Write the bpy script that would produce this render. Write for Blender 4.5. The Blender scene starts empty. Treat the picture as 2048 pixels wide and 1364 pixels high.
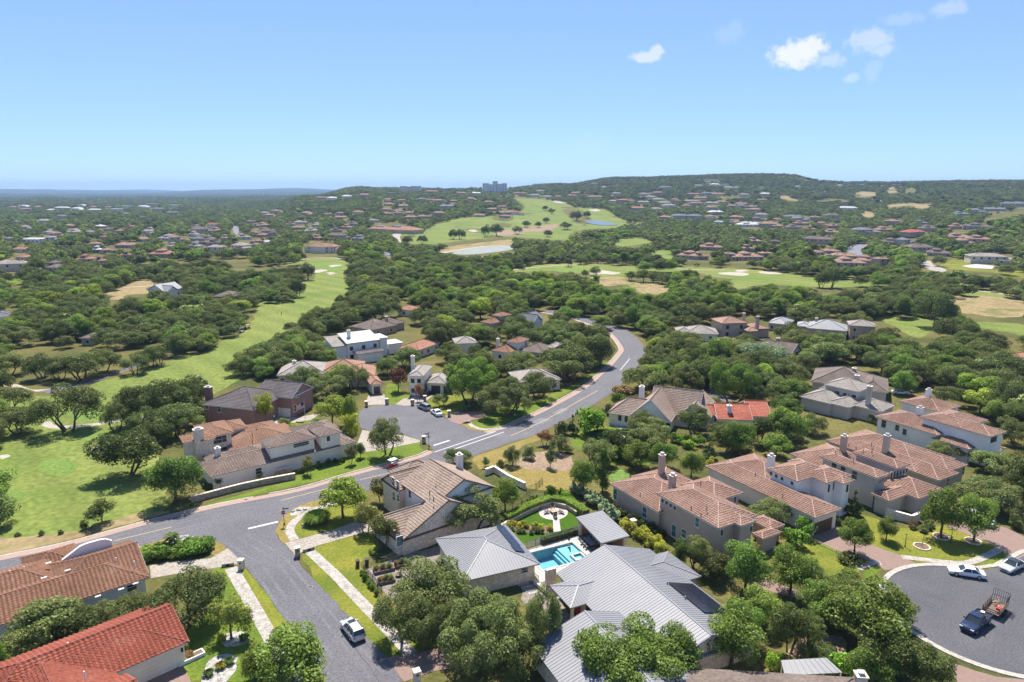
# Aerial view of a suburb with golf course, hills beyond. Units are metres, camera stands over the origin.
import bpy,bmesh,math,random
import numpy as np
from mathutils import Vector,Matrix

random.seed(7); RNG=np.random.default_rng(7)
SC=bpy.context.scene
COL=SC.collection
H=58.0; FPX=1365.0; TH=math.atan((682-378) /FPX)

# ---------------------------------------------------------------- camera, sky, sun, exposure
cam=bpy.data.cameras.new('camera'); camo=bpy.data.objects.new('camera',cam); COL.objects.link(camo)
cam.sensor_width=36.0; cam.lens=FPX/2048*36.0; cam.clip_start=1.0; cam.clip_end=40000
camo.location=(0,0,H); camo.rotation_euler=(math.pi/2-TH,0,0)
SC.camera=camo
SUN_EL,SUN_AZ=60.0,-6.0                     # degrees; azimuth from +Y towards +X
w=bpy.data.worlds.new('World'); SC.world=w; w.use_nodes=True
nt=w.node_tree; nt.nodes.clear()
def wn(t,**k):
    n=nt.nodes.new(t)
    for a,b in k.items():setattr(n,a,b)
    return n
def wl(a,b):nt.links.new(a,b)
sky=wn('ShaderNodeTexSky',sky_type='NISHITA',sun_disc=False,sun_elevation=math.radians(SUN_EL),sun_rotation=math.radians(SUN_AZ))
sky.altitude=2500; sky.air_density=1.0; sky.dust_density=0.0; sky.ozone_density=4.0
bg=wn('ShaderNodeBackground'); bg.inputs['Strength'].default_value=0.113
wo=wn('ShaderNodeOutputWorld')
def pixdir(u,v):
    x=(u-1024) /FPX; y=(v-682) /FPX
    return Vector((x,math.cos(TH) -y*math.sin(TH),-math.sin(TH) -y*math.cos(TH)))
tc=wn('ShaderNodeTexCoord'); sep=wn('ShaderNodeSeparateXYZ'); wl(tc.outputs['Generated'],sep.inputs[0])
nz=wn('ShaderNodeTexNoise'); nz.inputs['Scale'].default_value=75; nz.inputs['Detail'].default_value=12; nz.inputs['Roughness'].default_value=.62
wl(tc.outputs['Generated'],nz.inputs['Vector'])
def wmath(op,a,b=None,c=None,clamp=False):
    n=wn('ShaderNodeMath',operation=op,use_clamp=clamp)
    for i,s in enumerate((a,b,c)):
        if s is None:continue
        if isinstance(s,(int,float)):n.inputs[i].default_value=s
        else:wl(s,n.inputs[i])
    return n.outputs[0]
total=None
for (u,v,ru,rv,amp) in [(1590,108,40,26,.9),(1628,92,22,21,.85),(1738,82,34,23,.42),(1762,100,20,13,.36),(1290,114,36,11,.6),(1314,104,17,12,.6),
                            (1805,38,32,11,.17),(1895,18,24,14,.28),(1662,120,22,14,.35),(1702,157,14,9,.3),(1460,66,30,22,.12),(1745,142,14,22,.14),(1175,290,50,26,.07)]:
    d=pixdir(u,v).normalized(); k=1/FPX*.95
    dx=wmath('MULTIPLY',wmath('SUBTRACT',sep.outputs[0],d.x),1/(ru*k)); dz=wmath('MULTIPLY',wmath('SUBTRACT',sep.outputs[2],d.z),1/(rv*k))
    r=wmath('SQRT',wmath('ADD',wmath('MULTIPLY',dx,dx),wmath('MULTIPLY',dz,dz)))
    r=wmath('ADD',r,wmath('MULTIPLY',wmath('SUBTRACT',nz.outputs[0],.5),1.9))
    m=wn('ShaderNodeMapRange',interpolation_type='SMOOTHSTEP'); m.inputs['From Min'].default_value=1.15; m.inputs['From Max'].default_value=.45
    m.inputs['To Max'].default_value=amp; wl(r,m.inputs['Value'])
    total=m.outputs[0] if total is None else wmath('MAXIMUM',total,m.outputs[0])
total=wmath('MULTIPLY',total,wmath('GREATER_THAN',sep.outputs[1],0.1))
mx=wn('ShaderNodeMix',data_type='RGBA'); wl(total,mx.inputs['Factor'])
gm=wn('ShaderNodeGamma'); gm.inputs[1].default_value=.55; wl(sky.outputs[0],gm.inputs[0])      # film response of the clear sky
tn=wn('ShaderNodeMix',data_type='RGBA',blend_type='MULTIPLY'); tn.inputs['Factor'].default_value=1; wl(gm.outputs[0],tn.inputs[6]); tn.inputs[7].default_value=(1.0,1.28,1.74,1)
wl(tn.outputs[2],mx.inputs[6]); mx.inputs[7].default_value=(4.4,4.5,4.55,1)
wl(mx.outputs[2],bg.inputs['Color']); wl(bg.outputs[0],wo.inputs['Surface'])
sl=bpy.data.lights.new('sun','SUN'); so=bpy.data.objects.new('sun',sl); COL.objects.link(so)
sl.energy=4.75; sl.angle=math.radians(.53); sl.color=(1,.94,.85)
_el,_az=math.radians(SUN_EL),math.radians(SUN_AZ)
so.rotation_euler=Vector((-math.sin(_az) *math.cos(_el),-math.cos(_az) *math.cos(_el),-math.sin(_el))).to_track_quat('-Z','Y').to_euler()
so.location=(0,100,300)
vs=SC.view_settings; vs.view_transform='Standard'; vs.look='None'; vs.exposure=1.0; vs.gamma=1.0; vs.use_curve_mapping=False
SC.render.engine='CYCLES'
cy=SC.cycles; cy.max_bounces=6; cy.diffuse_bounces=3; cy.glossy_bounces=2; cy.transmission_bounces=3; cy.transparent_max_bounces=6
cy.volume_bounces=0; cy.use_denoising=True; cy.use_adaptive_sampling=True; cy.adaptive_threshold=0.02; cy.caustics_reflective=False; cy.caustics_refractive=False

# ---------------------------------------------------------------- survey: picture point -> point on the ground
def crop(x0,y0,s):return lambda x,y:(x0+x/s,y0+y/s)
R1=crop(0,960,3.377); R2=crop(500,960,3.377); R3=crop(1000,960,3.376); R4=crop(1448,960,3.377); R5=crop(0,700,3.898); R6=crop(340,720,3.898); R7=crop(800,700,3.898)
S1=crop(1200,700,3.409); S2=crop(1598,700,3.409); S3=crop(540,560,4.7025); S4=crop(900,560,4.7025); S5=crop(1300,560,4.7025); S6=crop(1648,560,4.7025); S7=crop(860,1000,4.548); S8=crop(0,560,3.793)
T1=crop(0,340,3.938); T2=crop(500,340,3.938); T3=crop(1000,330,3.793); T4=crop(1500,330,3.737)
D1=crop(700,880,5.683); D2=crop(1220,880,5.683); D3=crop(1400,860,5.683); D4=crop(1620,760,4.871); D5=crop(340,820,5.251); D6=crop(380,740,7.877)

def flat_z(r,v):      # height of a point r metres out that the camera sees on picture row v
    return H+r*pixdir(1024,v).z/pixdir(1024,v).y
_prof={
    -600:[(6000,0),(9000,45,1),(12500,383),(16000,30,1)],
    0:[(2600,0),(3300,6,1),(4200,0,1),(7000,10,1),(9500,386),(13000,380),(16500,30,1)],
    300:[(2600,0),(3400,4,1),(4400,0,1),(7500,8,1),(9500,388),(13000,381.5),(16500,30,1)],
    540:[(1500,0),(2300,5,1),(3400,4,1),(7000,10,1),(13000,378.5),(16500,30,1)],
    620:[(1200,0),(1700,403),(2400,393),(3200,8,1),(7000,10,1),(13000,378),(16500,30,1)],
    720:[(1000,0),(1500,405),(2100,386),(2500,377),(2900,377),(4200,20,1),(13000,379),(16500,30,1)],
    860:[(1000,0),(1500,403),(2100,385),(2600,379.5),(4200,25,1),(13000,378),(16500,30,1)],
    1000:[(950,0),(1350,417),(1750,397),(2200,383.5),(2700,381),(5000,25,1),(16500,30,1)],
    1130:[(950,0),(1300,427),(1700,399),(2200,377),(2700,370),(5000,40,1),(16500,30,1)],
    1240:[(1050,0),(1300,433),(1600,411),(2000,383),(2500,359),(2800,357),(5000,60,1),(16500,30,1)],
    1400:[(950,0),(1300,432),(1700,404),(2100,377),(2500,355),(2800,354),(5000,60,1),(16500,30,1)],
    1575:[(900,0),(1300,430),(1700,402),(2100,376),(2500,357),(2800,355),(5000,60,1),(16500,30,1)],
    1645:[(900,0),(1300,430),(1700,402),(2100,381),(2500,367),(2800,366),(5000,60,1),(16500,30,1)],
    1720:[(850,0),(1300,428),(1700,402),(2100,383),(2600,368),(2900,367),(5000,60,1),(16500,30,1)],
    2060:[(700,0),(1000,440),(1300,425),(1700,400),(2100,383),(2600,369),(2900,369),(5000,60,1),(16500,30,1)],
    2700:[(600,0),(1000,30,1),(1700,50,1),(2600,78,1),(5000,60,1),(16500,30,1)],
}
_lr=np.linspace(math.log(300),math.log(16500),240)
_us=sorted(_prof)
_tab=[]
for u in _us:
    rs,zs=[300],[0]
    for e in _prof[u]:
        rs.append(e[0]); zs.append(e[1] if len(e) == 3 else (0 if e[1] == 0 else flat_z(e[0],e[1])))
    z=np.interp(np.exp(_lr),rs,zs)
    k=np.ones(7) /7; z=np.convolve(np.pad(z,3,mode='edge'),k,'valid'); z[np.exp(_lr) < rs[1] *.9] =0
    _tab.append(z)
_tab=np.array(_tab)
def terr(x,y):
    x=np.asarray(x,float); y=np.asarray(y,float)
    r=np.hypot(x,y); yy=np.maximum(y,1)
    u=np.clip(1024+FPX*x/(yy*math.cos(TH) +.0001),-600,2700); u=np.where(y < 20,np.where(x < 0,-600,2700),u)
    ri=np.clip((np.log(np.maximum(r,300)) -_lr[0]) /(_lr[1] -_lr[0]),0,len(_lr) -1.001)
    i0=ri.astype(int); f=ri-i0
    j=np.clip(np.searchsorted(_us,u,side='right') -1,0,len(_us) -2)
    ua=np.array(_us,float); t=(u-ua[j]) /(ua[j+1] -ua[j]); t=t*t*(3-2*t)
    a=_tab[j,i0] *(1-f) +_tab[j,i0+1] *f; b=_tab[j+1,i0] *(1-f) +_tab[j+1,i0+1] *f
    z=a*(1-t) +b*t
    amp=np.clip((r-1100) /900,0,1)
    z=z+amp*(4.6*np.sin(x/131+1.3) *np.sin(y/173) +2.4*np.sin(x/57+y/83)) +np.clip((r-7000) /3000,0,1) *(14*np.sin(x/620+2) +9*np.sin(x/240+y/700))
    return z
def at(p,z=None):
    """ground (or height z) point under a picture point"""
    d=pixdir(*p)
    if z is not None:
        t=(z-H) /d.z; return Vector((d.x*t,d.y*t,z))
    if d.z < 0:
        t=-H/d.z
        if t*d.y < 640:return Vector((d.x*t,d.y*t,0))
    ts=np.geomspace(400,16000,900) /d.y
    g=terr(d.x*ts,d.y*ts); below=(H+d.z*ts) <= g
    i=int(np.argmax(below)) if below.any() else 600
    t=ts[i]; return Vector((d.x*t,d.y*t,float(g[i])))
def topix(x,y,z):
    c,s=math.cos(TH),math.sin(TH)
    dz=np.asarray(z,float) -H; dep=y*c-dz*s; up=y*s+dz*c
    return 1024+FPX*x/dep,682-FPX*up/dep

# ---------------------------------------------------------------- materials
def mat(name,c1,c2=None,c3=None,scale=1.0,fine=None,rough=.85,bump=0.0,bscale=None,metal=0.0,spec=.3,obj=False,dist=.4,rnd=0.0,pos=(.35,.65),stripe=0.0):
    m=bpy.data.materials.new(name); m.use_nodes=True; nt=m.node_tree; n=nt.nodes; L=nt.links
    b=n['Principled BSDF']; b.inputs['Roughness'].default_value=rough; b.inputs['Metallic'].default_value=metal; b.inputs['Specular IOR Level'].default_value=spec
    c1=tuple(c1) +(1,)
    if c2 is None:b.inputs['Base Color'].default_value=c1
    if obj:vec=n.new('ShaderNodeTexCoord').outputs['Object']
    else:vec=n.new('ShaderNodeNewGeometry').outputs['Position']
    out=None
    if c2 is not None:
        t=n.new('ShaderNodeTexNoise'); t.inputs['Scale'].default_value=scale; t.inputs['Detail'].default_value=6; t.inputs['Roughness'].default_value=.6; t.inputs['Distortion'].default_value=dist
        L.new(vec,t.inputs['Vector'])
        r=n.new('ShaderNodeValToRGB'); L.new(t.outputs['Fac'],r.inputs[0])
        r.color_ramp.elements[0].position=pos[0]; r.color_ramp.elements[1].position=pos[1]
        r.color_ramp.elements[0].color=c1; r.color_ramp.elements[1].color=tuple(c2) +(1,)
        if c3 is not None:
            e=r.color_ramp.elements.new(min(.99,pos[1] +.12)); e.color=tuple(c3) +(1,)
        out=r.outputs[0]
        if fine:
            t2=n.new('ShaderNodeTexNoise'); t2.inputs['Scale'].default_value=fine; t2.inputs['Detail'].default_value=4; L.new(vec,t2.inputs['Vector'])
            mr=n.new('ShaderNodeMapRange'); mr.inputs['From Min'].default_value=.3; mr.inputs['From Max'].default_value=.7; mr.inputs['To Min'].default_value=.72; mr.inputs['To Max'].default_value=1.28
            L.new(t2.outputs['Fac'],mr.inputs['Value'])
            mm=n.new('ShaderNodeVectorMath'); mm.operation='SCALE'; L.new(out,mm.inputs[0]); L.new(mr.outputs[0],mm.inputs['Scale']); out=mm.outputs[0]
        if stripe:
            wv=n.new('ShaderNodeTexWave'); wv.inputs['Scale'].default_value=stripe; wv.inputs['Distortion'].default_value=1.2; wv.inputs['Detail'].default_value=1; wv.bands_direction='DIAGONAL'; L.new(vec,wv.inputs['Vector']); mr=n.new('ShaderNodeMapRange'); mr.inputs['To Min'].default_value=.91; mr.inputs['To Max'].default_value=1.07; L.new(wv.outputs['Fac'],mr.inputs['Value'])
            mm=n.new('ShaderNodeVectorMath'); mm.operation='SCALE'; L.new(out,mm.inputs[0]); L.new(mr.outputs[0],mm.inputs['Scale']); out=mm.outputs[0]
        if rnd:
            oi=n.new('ShaderNodeObjectInfo'); mr=n.new('ShaderNodeMapRange'); mr.inputs['To Min'].default_value=1-rnd; mr.inputs['To Max'].default_value=1+rnd
            L.new(oi.outputs['Random'],mr.inputs['Value'])
            mm=n.new('ShaderNodeVectorMath'); mm.operation='SCALE'; L.new(out,mm.inputs[0]); L.new(mr.outputs[0],mm.inputs['Scale']); out=mm.outputs[0]
        L.new(out,b.inputs['Base Color'])
    if bump:
        t3=n.new('ShaderNodeTexNoise'); t3.inputs['Scale'].default_value=bscale or scale*4; t3.inputs['Detail'].default_value=4; L.new(vec,t3.inputs['Vector'])
        bm=n.new('ShaderNodeBump'); bm.inputs['Strength'].default_value=bump; bm.inputs['Distance'].default_value=.1; L.new(t3.outputs['Fac'],bm.inputs['Height']); L.new(bm.outputs[0],b.inputs['Normal'])
    return m
def glassmat(name,col,rough=.05):
    m=mat(name,col,rough=rough,spec=.42); return m
def leafmat(name,dark,light,accent=None,acc=.62,trans=.36,scale=.55):
    m=bpy.data.materials.new(name); m.use_nodes=True; nt=m.node_tree; n=nt.nodes; L=nt.links
    n.remove(n['Principled BSDF']); o=n['Material Output']
    g=n.new('ShaderNodeNewGeometry'); oi=n.new('ShaderNodeObjectInfo'); tcn=n.new('ShaderNodeTexCoord')
    t=n.new('ShaderNodeTexNoise'); t.inputs['Scale'].default_value=scale; t.inputs['Detail'].default_value=3
    ad=n.new('ShaderNodeVectorMath'); ad.operation='ADD'; L.new(tcn.outputs['Object'],ad.inputs[0])
    sc2=n.new('ShaderNodeMath'); sc2.operation='MULTIPLY'; sc2.inputs[1].default_value=40; L.new(oi.outputs['Random'],sc2.inputs[0]); L.new(sc2.outputs[0],ad.inputs[1])
    L.new(ad.outputs[0],t.inputs['Vector'])
    t2=n.new('ShaderNodeTexNoise'); t2.inputs['Scale'].default_value=4.5; t2.inputs['Detail'].default_value=2; L.new(tcn.outputs['Object'],t2.inputs['Vector'])
    mixf=n.new('ShaderNodeMath'); mixf.operation='MULTIPLY_ADD'; mixf.inputs[1].default_value=.55; L.new(t2.outputs['Fac'],mixf.inputs[0])
    hf=n.new('ShaderNodeMath'); hf.operation='MULTIPLY'; hf.inputs[1].default_value=.45; L.new(t.outputs['Fac'],hf.inputs[0]); L.new(hf.outputs[0],mixf.inputs[2])
    r=n.new('ShaderNodeValToRGB'); r.color_ramp.elements[0].position=.36; r.color_ramp.elements[1].position=.62
    r.color_ramp.elements[0].color=tuple(dark) +(1,); r.color_ramp.elements[1].color=tuple(light) +(1,)
    if accent:
        e=r.color_ramp.elements.new(acc); e.color=tuple(accent) +(1,)
        r.color_ramp.elements[1 if acc > .62 else 2].position=min(acc-.06,.6) if acc > .62 else .62
    L.new(mixf.outputs[0],r.inputs[0])
    hs=n.new('ShaderNodeHueSaturation')
    a=n.new('ShaderNodeMapRange'); a.inputs['To Min'].default_value=.482; a.inputs['To Max'].default_value=.518; L.new(oi.outputs['Random'],a.inputs['Value']); L.new(a.outputs[0],hs.inputs['Hue'])
    fr=n.new('ShaderNodeMath'); fr.operation='FRACT'; f1=n.new('ShaderNodeMath'); f1.operation='MULTIPLY'; f1.inputs[1].default_value=17.3; L.new(oi.outputs['Random'],f1.inputs[0]); L.new(f1.outputs[0],fr.inputs[0])
    a2=n.new('ShaderNodeMapRange'); a2.inputs['To Min'].default_value=.66; a2.inputs['To Max'].default_value=1.30; L.new(fr.outputs[0],a2.inputs['Value']); L.new(a2.outputs[0],hs.inputs['Value'])
    L.new(r.outputs[0],hs.inputs['Color'])
    d=n.new('ShaderNodeBsdfDiffuse'); tr=n.new('ShaderNodeBsdfTranslucent'); mx=n.new('ShaderNodeMixShader'); mx.inputs[0].default_value=trans
    L.new(hs.outputs[0],d.inputs['Color']); L.new(hs.outputs[0],tr.inputs['Color']); L.new(d.outputs[0],mx.inputs[1]); L.new(tr.outputs[0],mx.inputs[2])
    gl=n.new('ShaderNodeBsdfGlossy'); gl.inputs['Roughness'].default_value=.5; gl.inputs['Color'].default_value=(.75,.85,.55,1); m2=n.new('ShaderNodeMixShader'); m2.inputs[0].default_value=.02; L.new(mx.outputs[0],m2.inputs[1]); L.new(gl.outputs[0],m2.inputs[2]); L.new(m2.outputs[0],o.inputs['Surface'])
    return m
def brickmat(name,c1,c2,mortar,scale=1.0,bw=.24,bh=.085,vertical=True):
    m=bpy.data.materials.new(name); m.use_nodes=True; nt=m.node_tree; n=nt.nodes; L=nt.links; b=n['Principled BSDF']; b.inputs['Roughness'].default_value=.9
    tcn=n.new('ShaderNodeTexCoord'); br=n.new('ShaderNodeTexBrick'); br.inputs['Scale'].default_value=scale; br.inputs['Brick Width'].default_value=bw; br.inputs['Row Height'].default_value=bh; br.inputs['Mortar Size'].default_value=.012
    br.inputs['Color1'].default_value=tuple(c1) +(1,); br.inputs['Color2'].default_value=tuple(c2) +(1,); br.inputs['Mortar'].default_value=tuple(mortar) +(1,)
    if vertical:
        s=n.new('ShaderNodeSeparateXYZ'); L.new(tcn.outputs['Object'],s.inputs[0]); a=n.new('ShaderNodeMath'); L.new(s.outputs[0],a.inputs[0]); L.new(s.outputs[1],a.inputs[1])
        c=n.new('ShaderNodeCombineXYZ'); L.new(a.outputs[0],c.inputs[0]); L.new(s.outputs[2],c.inputs[1]); L.new(c.outputs[0],br.inputs['Vector'])
    else:L.new(tcn.outputs['Object'],br.inputs['Vector'])
    L.new(br.outputs['Color'],b.inputs['Base Color']); return m

MT={}
MT['ground'] =mat('ground_grass',(0.063,0.071,0.022),(0.138,0.119,0.039),(0.241,0.157,0.094),scale=.045,fine=1.3,rough=1,spec=.1)
MT['wildland'] =mat('wooded_hills',(.026,.040,.018),(.045,.060,.026),(.085,.085,.05),scale=.006,fine=.03,rough=1,spec=.05,pos=(.4,.68))
MT['lawn'] =mat('lawn_grass',(0.104,0.130,0.019),(0.199,0.190,0.030),(0.298,0.219,0.095),scale=.09,fine=2.4,rough=1,spec=.1,pos=(.38,.66))
MT['lush'] =mat('lush_lawn',(0.078,0.124,0.017),(0.134,0.171,0.024),scale=.15,fine=2.4,rough=1,spec=.1)
MT['turf'] =mat('artificial_turf',(0.038,0.089,0.007),(0.051,0.106,0.009),scale=.4,fine=5,rough=1,spec=.1)
MT['fairway'] =mat('fairway_grass',(0.113,0.159,0.034),(0.177,0.194,0.051),(0.236,0.210,0.086),scale=.022,fine=.8,stripe=.035,rough=1,spec=.1,pos=(.36,.66))
MT['green'] =mat('putting_green',(0.113,0.179,0.039),(0.138,0.197,0.045),scale=.06,fine=1.2,rough=1,spec=.1)
MT['dry'] =mat('dry_grass',(.18,.145,.04),(.235,.18,.065),(.19,.18,.035),scale=.3,fine=2,rough=1,spec=.1)
MT['tan'] =mat('tan_field',(.19,.145,.065),(.26,.20,.105),(.13,.13,.04),scale=.05,fine=.5,rough=1,spec=.1,pos=(.3,.50))
MT['soil'] =mat('bare_soil',(.20,.145,.095),(.28,.21,.145),scale=.5,fine=2,rough=1,spec=.1)
MT['sand'] =mat('bunker_sand',(0.328,0.291,0.234),(0.385,0.353,0.291),scale=.2,fine=1,rough=1,spec=.1)
MT['mulch'] =mat('mulch',(.13,.085,.06),(.21,.15,.11),scale=1.2,fine=4,rough=1,spec=.1)
MT['gravel'] =mat('pale_gravel',(.17,.145,.12),(.25,.22,.19),scale=1.5,fine=6,rough=1,spec=.1)
MT['rockbed'] =mat('white_rock',(.20,.185,.165),(.46,.44,.40),scale=1.6,fine=5,rough=1,spec=.1,bump=.5)
MT['asphalt'] =mat('asphalt',(0.106,0.103,0.113),(0.129,0.124,0.134),(0.165,0.159,0.162),scale=.10,fine=3.0,rough=.92,spec=.2,pos=(.3,.62))
MT['asphalt2'] =mat('dark_asphalt',(0.078,0.077,0.085),(0.099,0.097,0.104),scale=.12,fine=4,rough=.92,spec=.2)
MT['worn'] =mat('worn_asphalt',(0.114,0.114,0.124),(0.146,0.145,0.150),scale=.25,fine=3,rough=.95,spec=.2)
MT['patch'] =mat('asphalt_patch',(0.149,0.149,0.168),(0.178,0.178,0.194),scale=.3,fine=3,rough=.95,spec=.2)
MT['concrete'] =mat('concrete',(0.265,0.232,0.195),(0.330,0.290,0.250),scale=.35,fine=2.5,rough=.9,spec=.2)
MT['walk'] =mat('sidewalk_stone',(0.256,0.232,0.200),(0.394,0.364,0.326),scale=1.1,fine=3.5,rough=.9,spec=.2)
MT['deck'] =mat('pool_deck',(0.364,0.330,0.295),(0.424,0.394,0.360),scale=.5,fine=3,rough=.8,spec=.2)
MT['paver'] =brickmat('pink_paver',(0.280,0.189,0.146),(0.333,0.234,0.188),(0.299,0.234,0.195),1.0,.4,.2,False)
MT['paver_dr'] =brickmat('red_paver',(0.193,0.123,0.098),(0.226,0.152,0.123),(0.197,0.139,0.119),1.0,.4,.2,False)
MT['curb'] =mat('curb_concrete',(0.335,0.300,0.260),(0.394,0.364,0.326),scale=.6,fine=3,rough=.9,spec=.2)
MT['white_line'] =mat('white_paint',(.42,.42,.41),(.52,.52,.51),scale=1.5,rough=.8)
MT['yellow_line'] =mat('yellow_paint',(.33,.25,.11),(.40,.31,.15),scale=1.2,rough=.8)
MT['pond'] =mat('pond_water',(.085,.12,.14),rough=.35,spec=.3)
MT['creek'] =mat('creek_water',(.17,.19,.16),(.23,.24,.20),scale=.1,rough=.5,spec=.2)
MT['dirt'] =mat('dirt_track',(.31,.26,.19),(.37,.32,.245),scale=.2,fine=1,rough=1,spec=.1)
def tilemat(name,a,b,c,fine=2.6,scale=.22):return mat(name,a,b,c,scale=scale,fine=fine,rough=.85,spec=.25,pos=(.34,.62))
MT['tile_pink'] =tilemat('pink_clay_tile',(0.215,0.125,0.090),(0.290,0.180,0.132),(0.380,0.270,0.208))
MT['tile_tan'] =tilemat('tan_tile',(0.229,0.123,0.077),(0.273,0.156,0.101),(0.305,0.196,0.142))
MT['tile_brown'] =tilemat('brown_clay_tile',(0.166,0.081,0.048),(0.220,0.112,0.068),(0.283,0.166,0.112))
MT['tile_red'] =tilemat('red_clay_tile',(0.214,0.056,0.032),(0.263,0.074,0.046),(0.301,0.125,0.085))
MT['tile_grey'] =tilemat('taupe_tile',(0.164,0.119,0.096),(0.230,0.171,0.140),(0.291,0.232,0.191))
MT['tile_cottage'] =tilemat('brown_concrete_tile',(0.221,0.158,0.123),(0.278,0.206,0.162),(0.314,0.245,0.198))
MT['cap_pink'] =mat('pink_ridge_tile',(.33,.215,.175),(.40,.275,.23),scale=1,fine=3)
MT['cap_brown'] =mat('brown_ridge_tile',(0.211,0.099,0.062),(0.260,0.136,0.093),scale=1,fine=3)
MT['cap_red'] =mat('red_ridge_tile',(0.196,0.055,0.033),(0.229,0.082,0.055),scale=1,fine=3)
MT['cap_grey'] =mat('taupe_ridge_tile',(0.223,0.167,0.136),(0.260,0.205,0.167),scale=1,fine=3)
MT['shingle_grey'] =mat('grey_shingle',(0.091,0.078,0.077),(0.129,0.112,0.109),(0.166,0.145,0.140),scale=.25,fine=3,rough=.95,bump=.4,bscale=6)
MT['shingle_brown'] =mat('brown_shingle',(0.118,0.090,0.074),(0.167,0.133,0.112),(0.205,0.174,0.149),scale=.25,fine=3,rough=.95,bump=.4,bscale=6)
MT['shingle_pale'] =mat('pale_shingle',(0.232,0.205,0.177),(0.300,0.266,0.235),(0.341,0.314,0.279),scale=.2,fine=2.5,rough=.95,bump=.4,bscale=6)
MT['shingle_slate'] =mat('slate_shingle',(0.124,0.127,0.136),(0.174,0.174,0.186),(0.223,0.223,0.229),scale=.2,fine=2.5,rough=.9)
MT['roof_orange'] =mat('orange_roof',(0.260,0.118,0.068),(0.322,0.161,0.099),(0.347,0.211,0.149),scale=.3,fine=2.5,bump=.6,bscale=5)
MT['roof_red'] =mat('red_roof',(0.285,0.074,0.043),(0.347,0.112,0.068),scale=.4,fine=2.5,bump=.6,bscale=5)
MT['roof_white'] =mat('white_roof',(.42,.42,.41),(.48,.48,.47),scale=.4,rough=.6)
MT['metal_roof'] =mat('grey_metal_roof',(0.182,0.182,0.196),(0.216,0.216,0.227),scale=.12,rough=.5,metal=.0,spec=.35)
MT['metal_pale'] =mat('pale_metal_roof',(0.222,0.222,0.226),(0.266,0.266,0.270),scale=.2,rough=.6,metal=.0)
MT['stucco_tan'] =mat('tan_stucco',(0.450,0.336,0.258),(0.500,0.378,0.294),scale=.5,rough=.95,spec=.15)
MT['stucco_white'] =mat('white_stucco',(0.796,0.747,0.683),(0.860,0.839,0.773),scale=.4,rough=.95,spec=.15)
MT['stucco_cream'] =mat('cream_stucco',(0.772,0.667,0.538),(0.860,0.765,0.638),scale=.4,rough=.95,spec=.15)
MT['stucco_grey'] =mat('grey_stucco',(0.425,0.384,0.336),(0.481,0.439,0.390),scale=.5,rough=.95,spec=.15)
MT['stucco_olive'] =mat('olive_stucco',(0.500,0.433,0.318),(0.562,0.488,0.366),scale=.5,rough=.95,spec=.15)
MT['stone_pale'] =mat('pale_limestone',(0.585,0.483,0.370),(0.749,0.644,0.515),(0.819,0.724,0.605),scale=1.4,fine=4,rough=.95,bump=.6,bscale=3)
MT['stone_tan'] =mat('tan_fieldstone',(.30,.22,.15),(.46,.36,.26),(.56,.47,.36),scale=1.8,fine=5,rough=.95,bump=.8,bscale=3)
MT['brick'] =brickmat('red_brick',(.25,.09,.06),(.32,.125,.09),(.36,.28,.24))
MT['siding'] =mat('pale_siding',(0.655,0.632,0.594),(0.725,0.701,0.661),scale=.5,rough=.8)
MT['trim_white'] =mat('white_trim',(.74,.72,.68),rough=.7)
MT['trim_brown'] =mat('brown_trim',(.14,.09,.06),rough=.7)
MT['trim_grey'] =mat('grey_trim',(.28,.27,.26),rough=.7)
MT['wood'] =mat('cedar_wood',(.33,.16,.07),(.42,.22,.11),scale=1.5,fine=6,rough=.7)
MT['wood_dark'] =mat('dark_wood',(.09,.05,.035),(.14,.08,.055),scale=2,rough=.6)
MT['glass'] =glassmat('window_glass',(.035,.045,.05))
MT['glass_teal'] =glassmat('teal_window_glass',(.06,.14,.14))
MT['black'] =mat('black_metal',(.02,.02,.022),rough=.5)
MT['iron'] =mat('dark_iron',(.05,.045,.045),(.08,.07,.065),scale=3,rough=.7)
MT['steel'] =mat('galvanised_steel',(.55,.56,.58),rough=.35,metal=.7)
MT['rubber'] =mat('tyre_rubber',(.02,.02,.02),rough=.8)
MT['pv'] =mat('solar_cells',(.012,.014,.025),rough=.15,spec=.6)
MT['bark'] =mat('bark',(.085,.065,.05),(.15,.12,.095),scale=2,fine=6,rough=1,obj=True)
MT['red_paint'] =mat('red_paint',(.42,.03,.03),rough=.5)
MT['silver_paint'] =mat('silver_car_paint',(.60,.61,.62),rough=.25,metal=.5,spec=.6)
MT['white_car'] =mat('white_car_paint',(.78,.78,.79),rough=.22,spec=.6)
MT['grey_car'] =mat('grey_car_paint',(.34,.35,.37),rough=.25,metal=.4,spec=.6)
MT['black_car'] =mat('black_car_paint',(.02,.02,.023),rough=.18,spec=.6)
MT['navy_car'] =mat('navy_car_paint',(.025,.04,.085),rough=.22,metal=.3,spec=.6)
MT['red_car'] =mat('red_car_paint',(.38,.02,.02),rough=.25,spec=.6)
MT['lampred'] =mat('tail_light',(.35,.01,.01),rough=.2)
MT['lampclear'] =mat('head_light',(.75,.76,.78),rough=.1)
MT['orange'] =mat('orange_plastic',(.75,.25,.04),rough=.5)
MT['fabric_grey'] =mat('grey_fabric',(.22,.22,.23),(.28,.28,.29),scale=3)
MT['rusty'] =mat('rusty_iron',(.12,.08,.06),(.20,.14,.11),scale=3,rough=.9)
MT['flowers_red'] =mat('red_flowers',(.55,.03,.08),rough=.9)
MT['flag_red'] =mat('flag_red',(.50,.03,.04),rough=.8)
MT['flag_white'] =mat('flag_white',(.78,.77,.75),rough=.8)
MT['flag_blue'] =mat('flag_blue',(.03,.045,.20),rough=.8)

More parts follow.
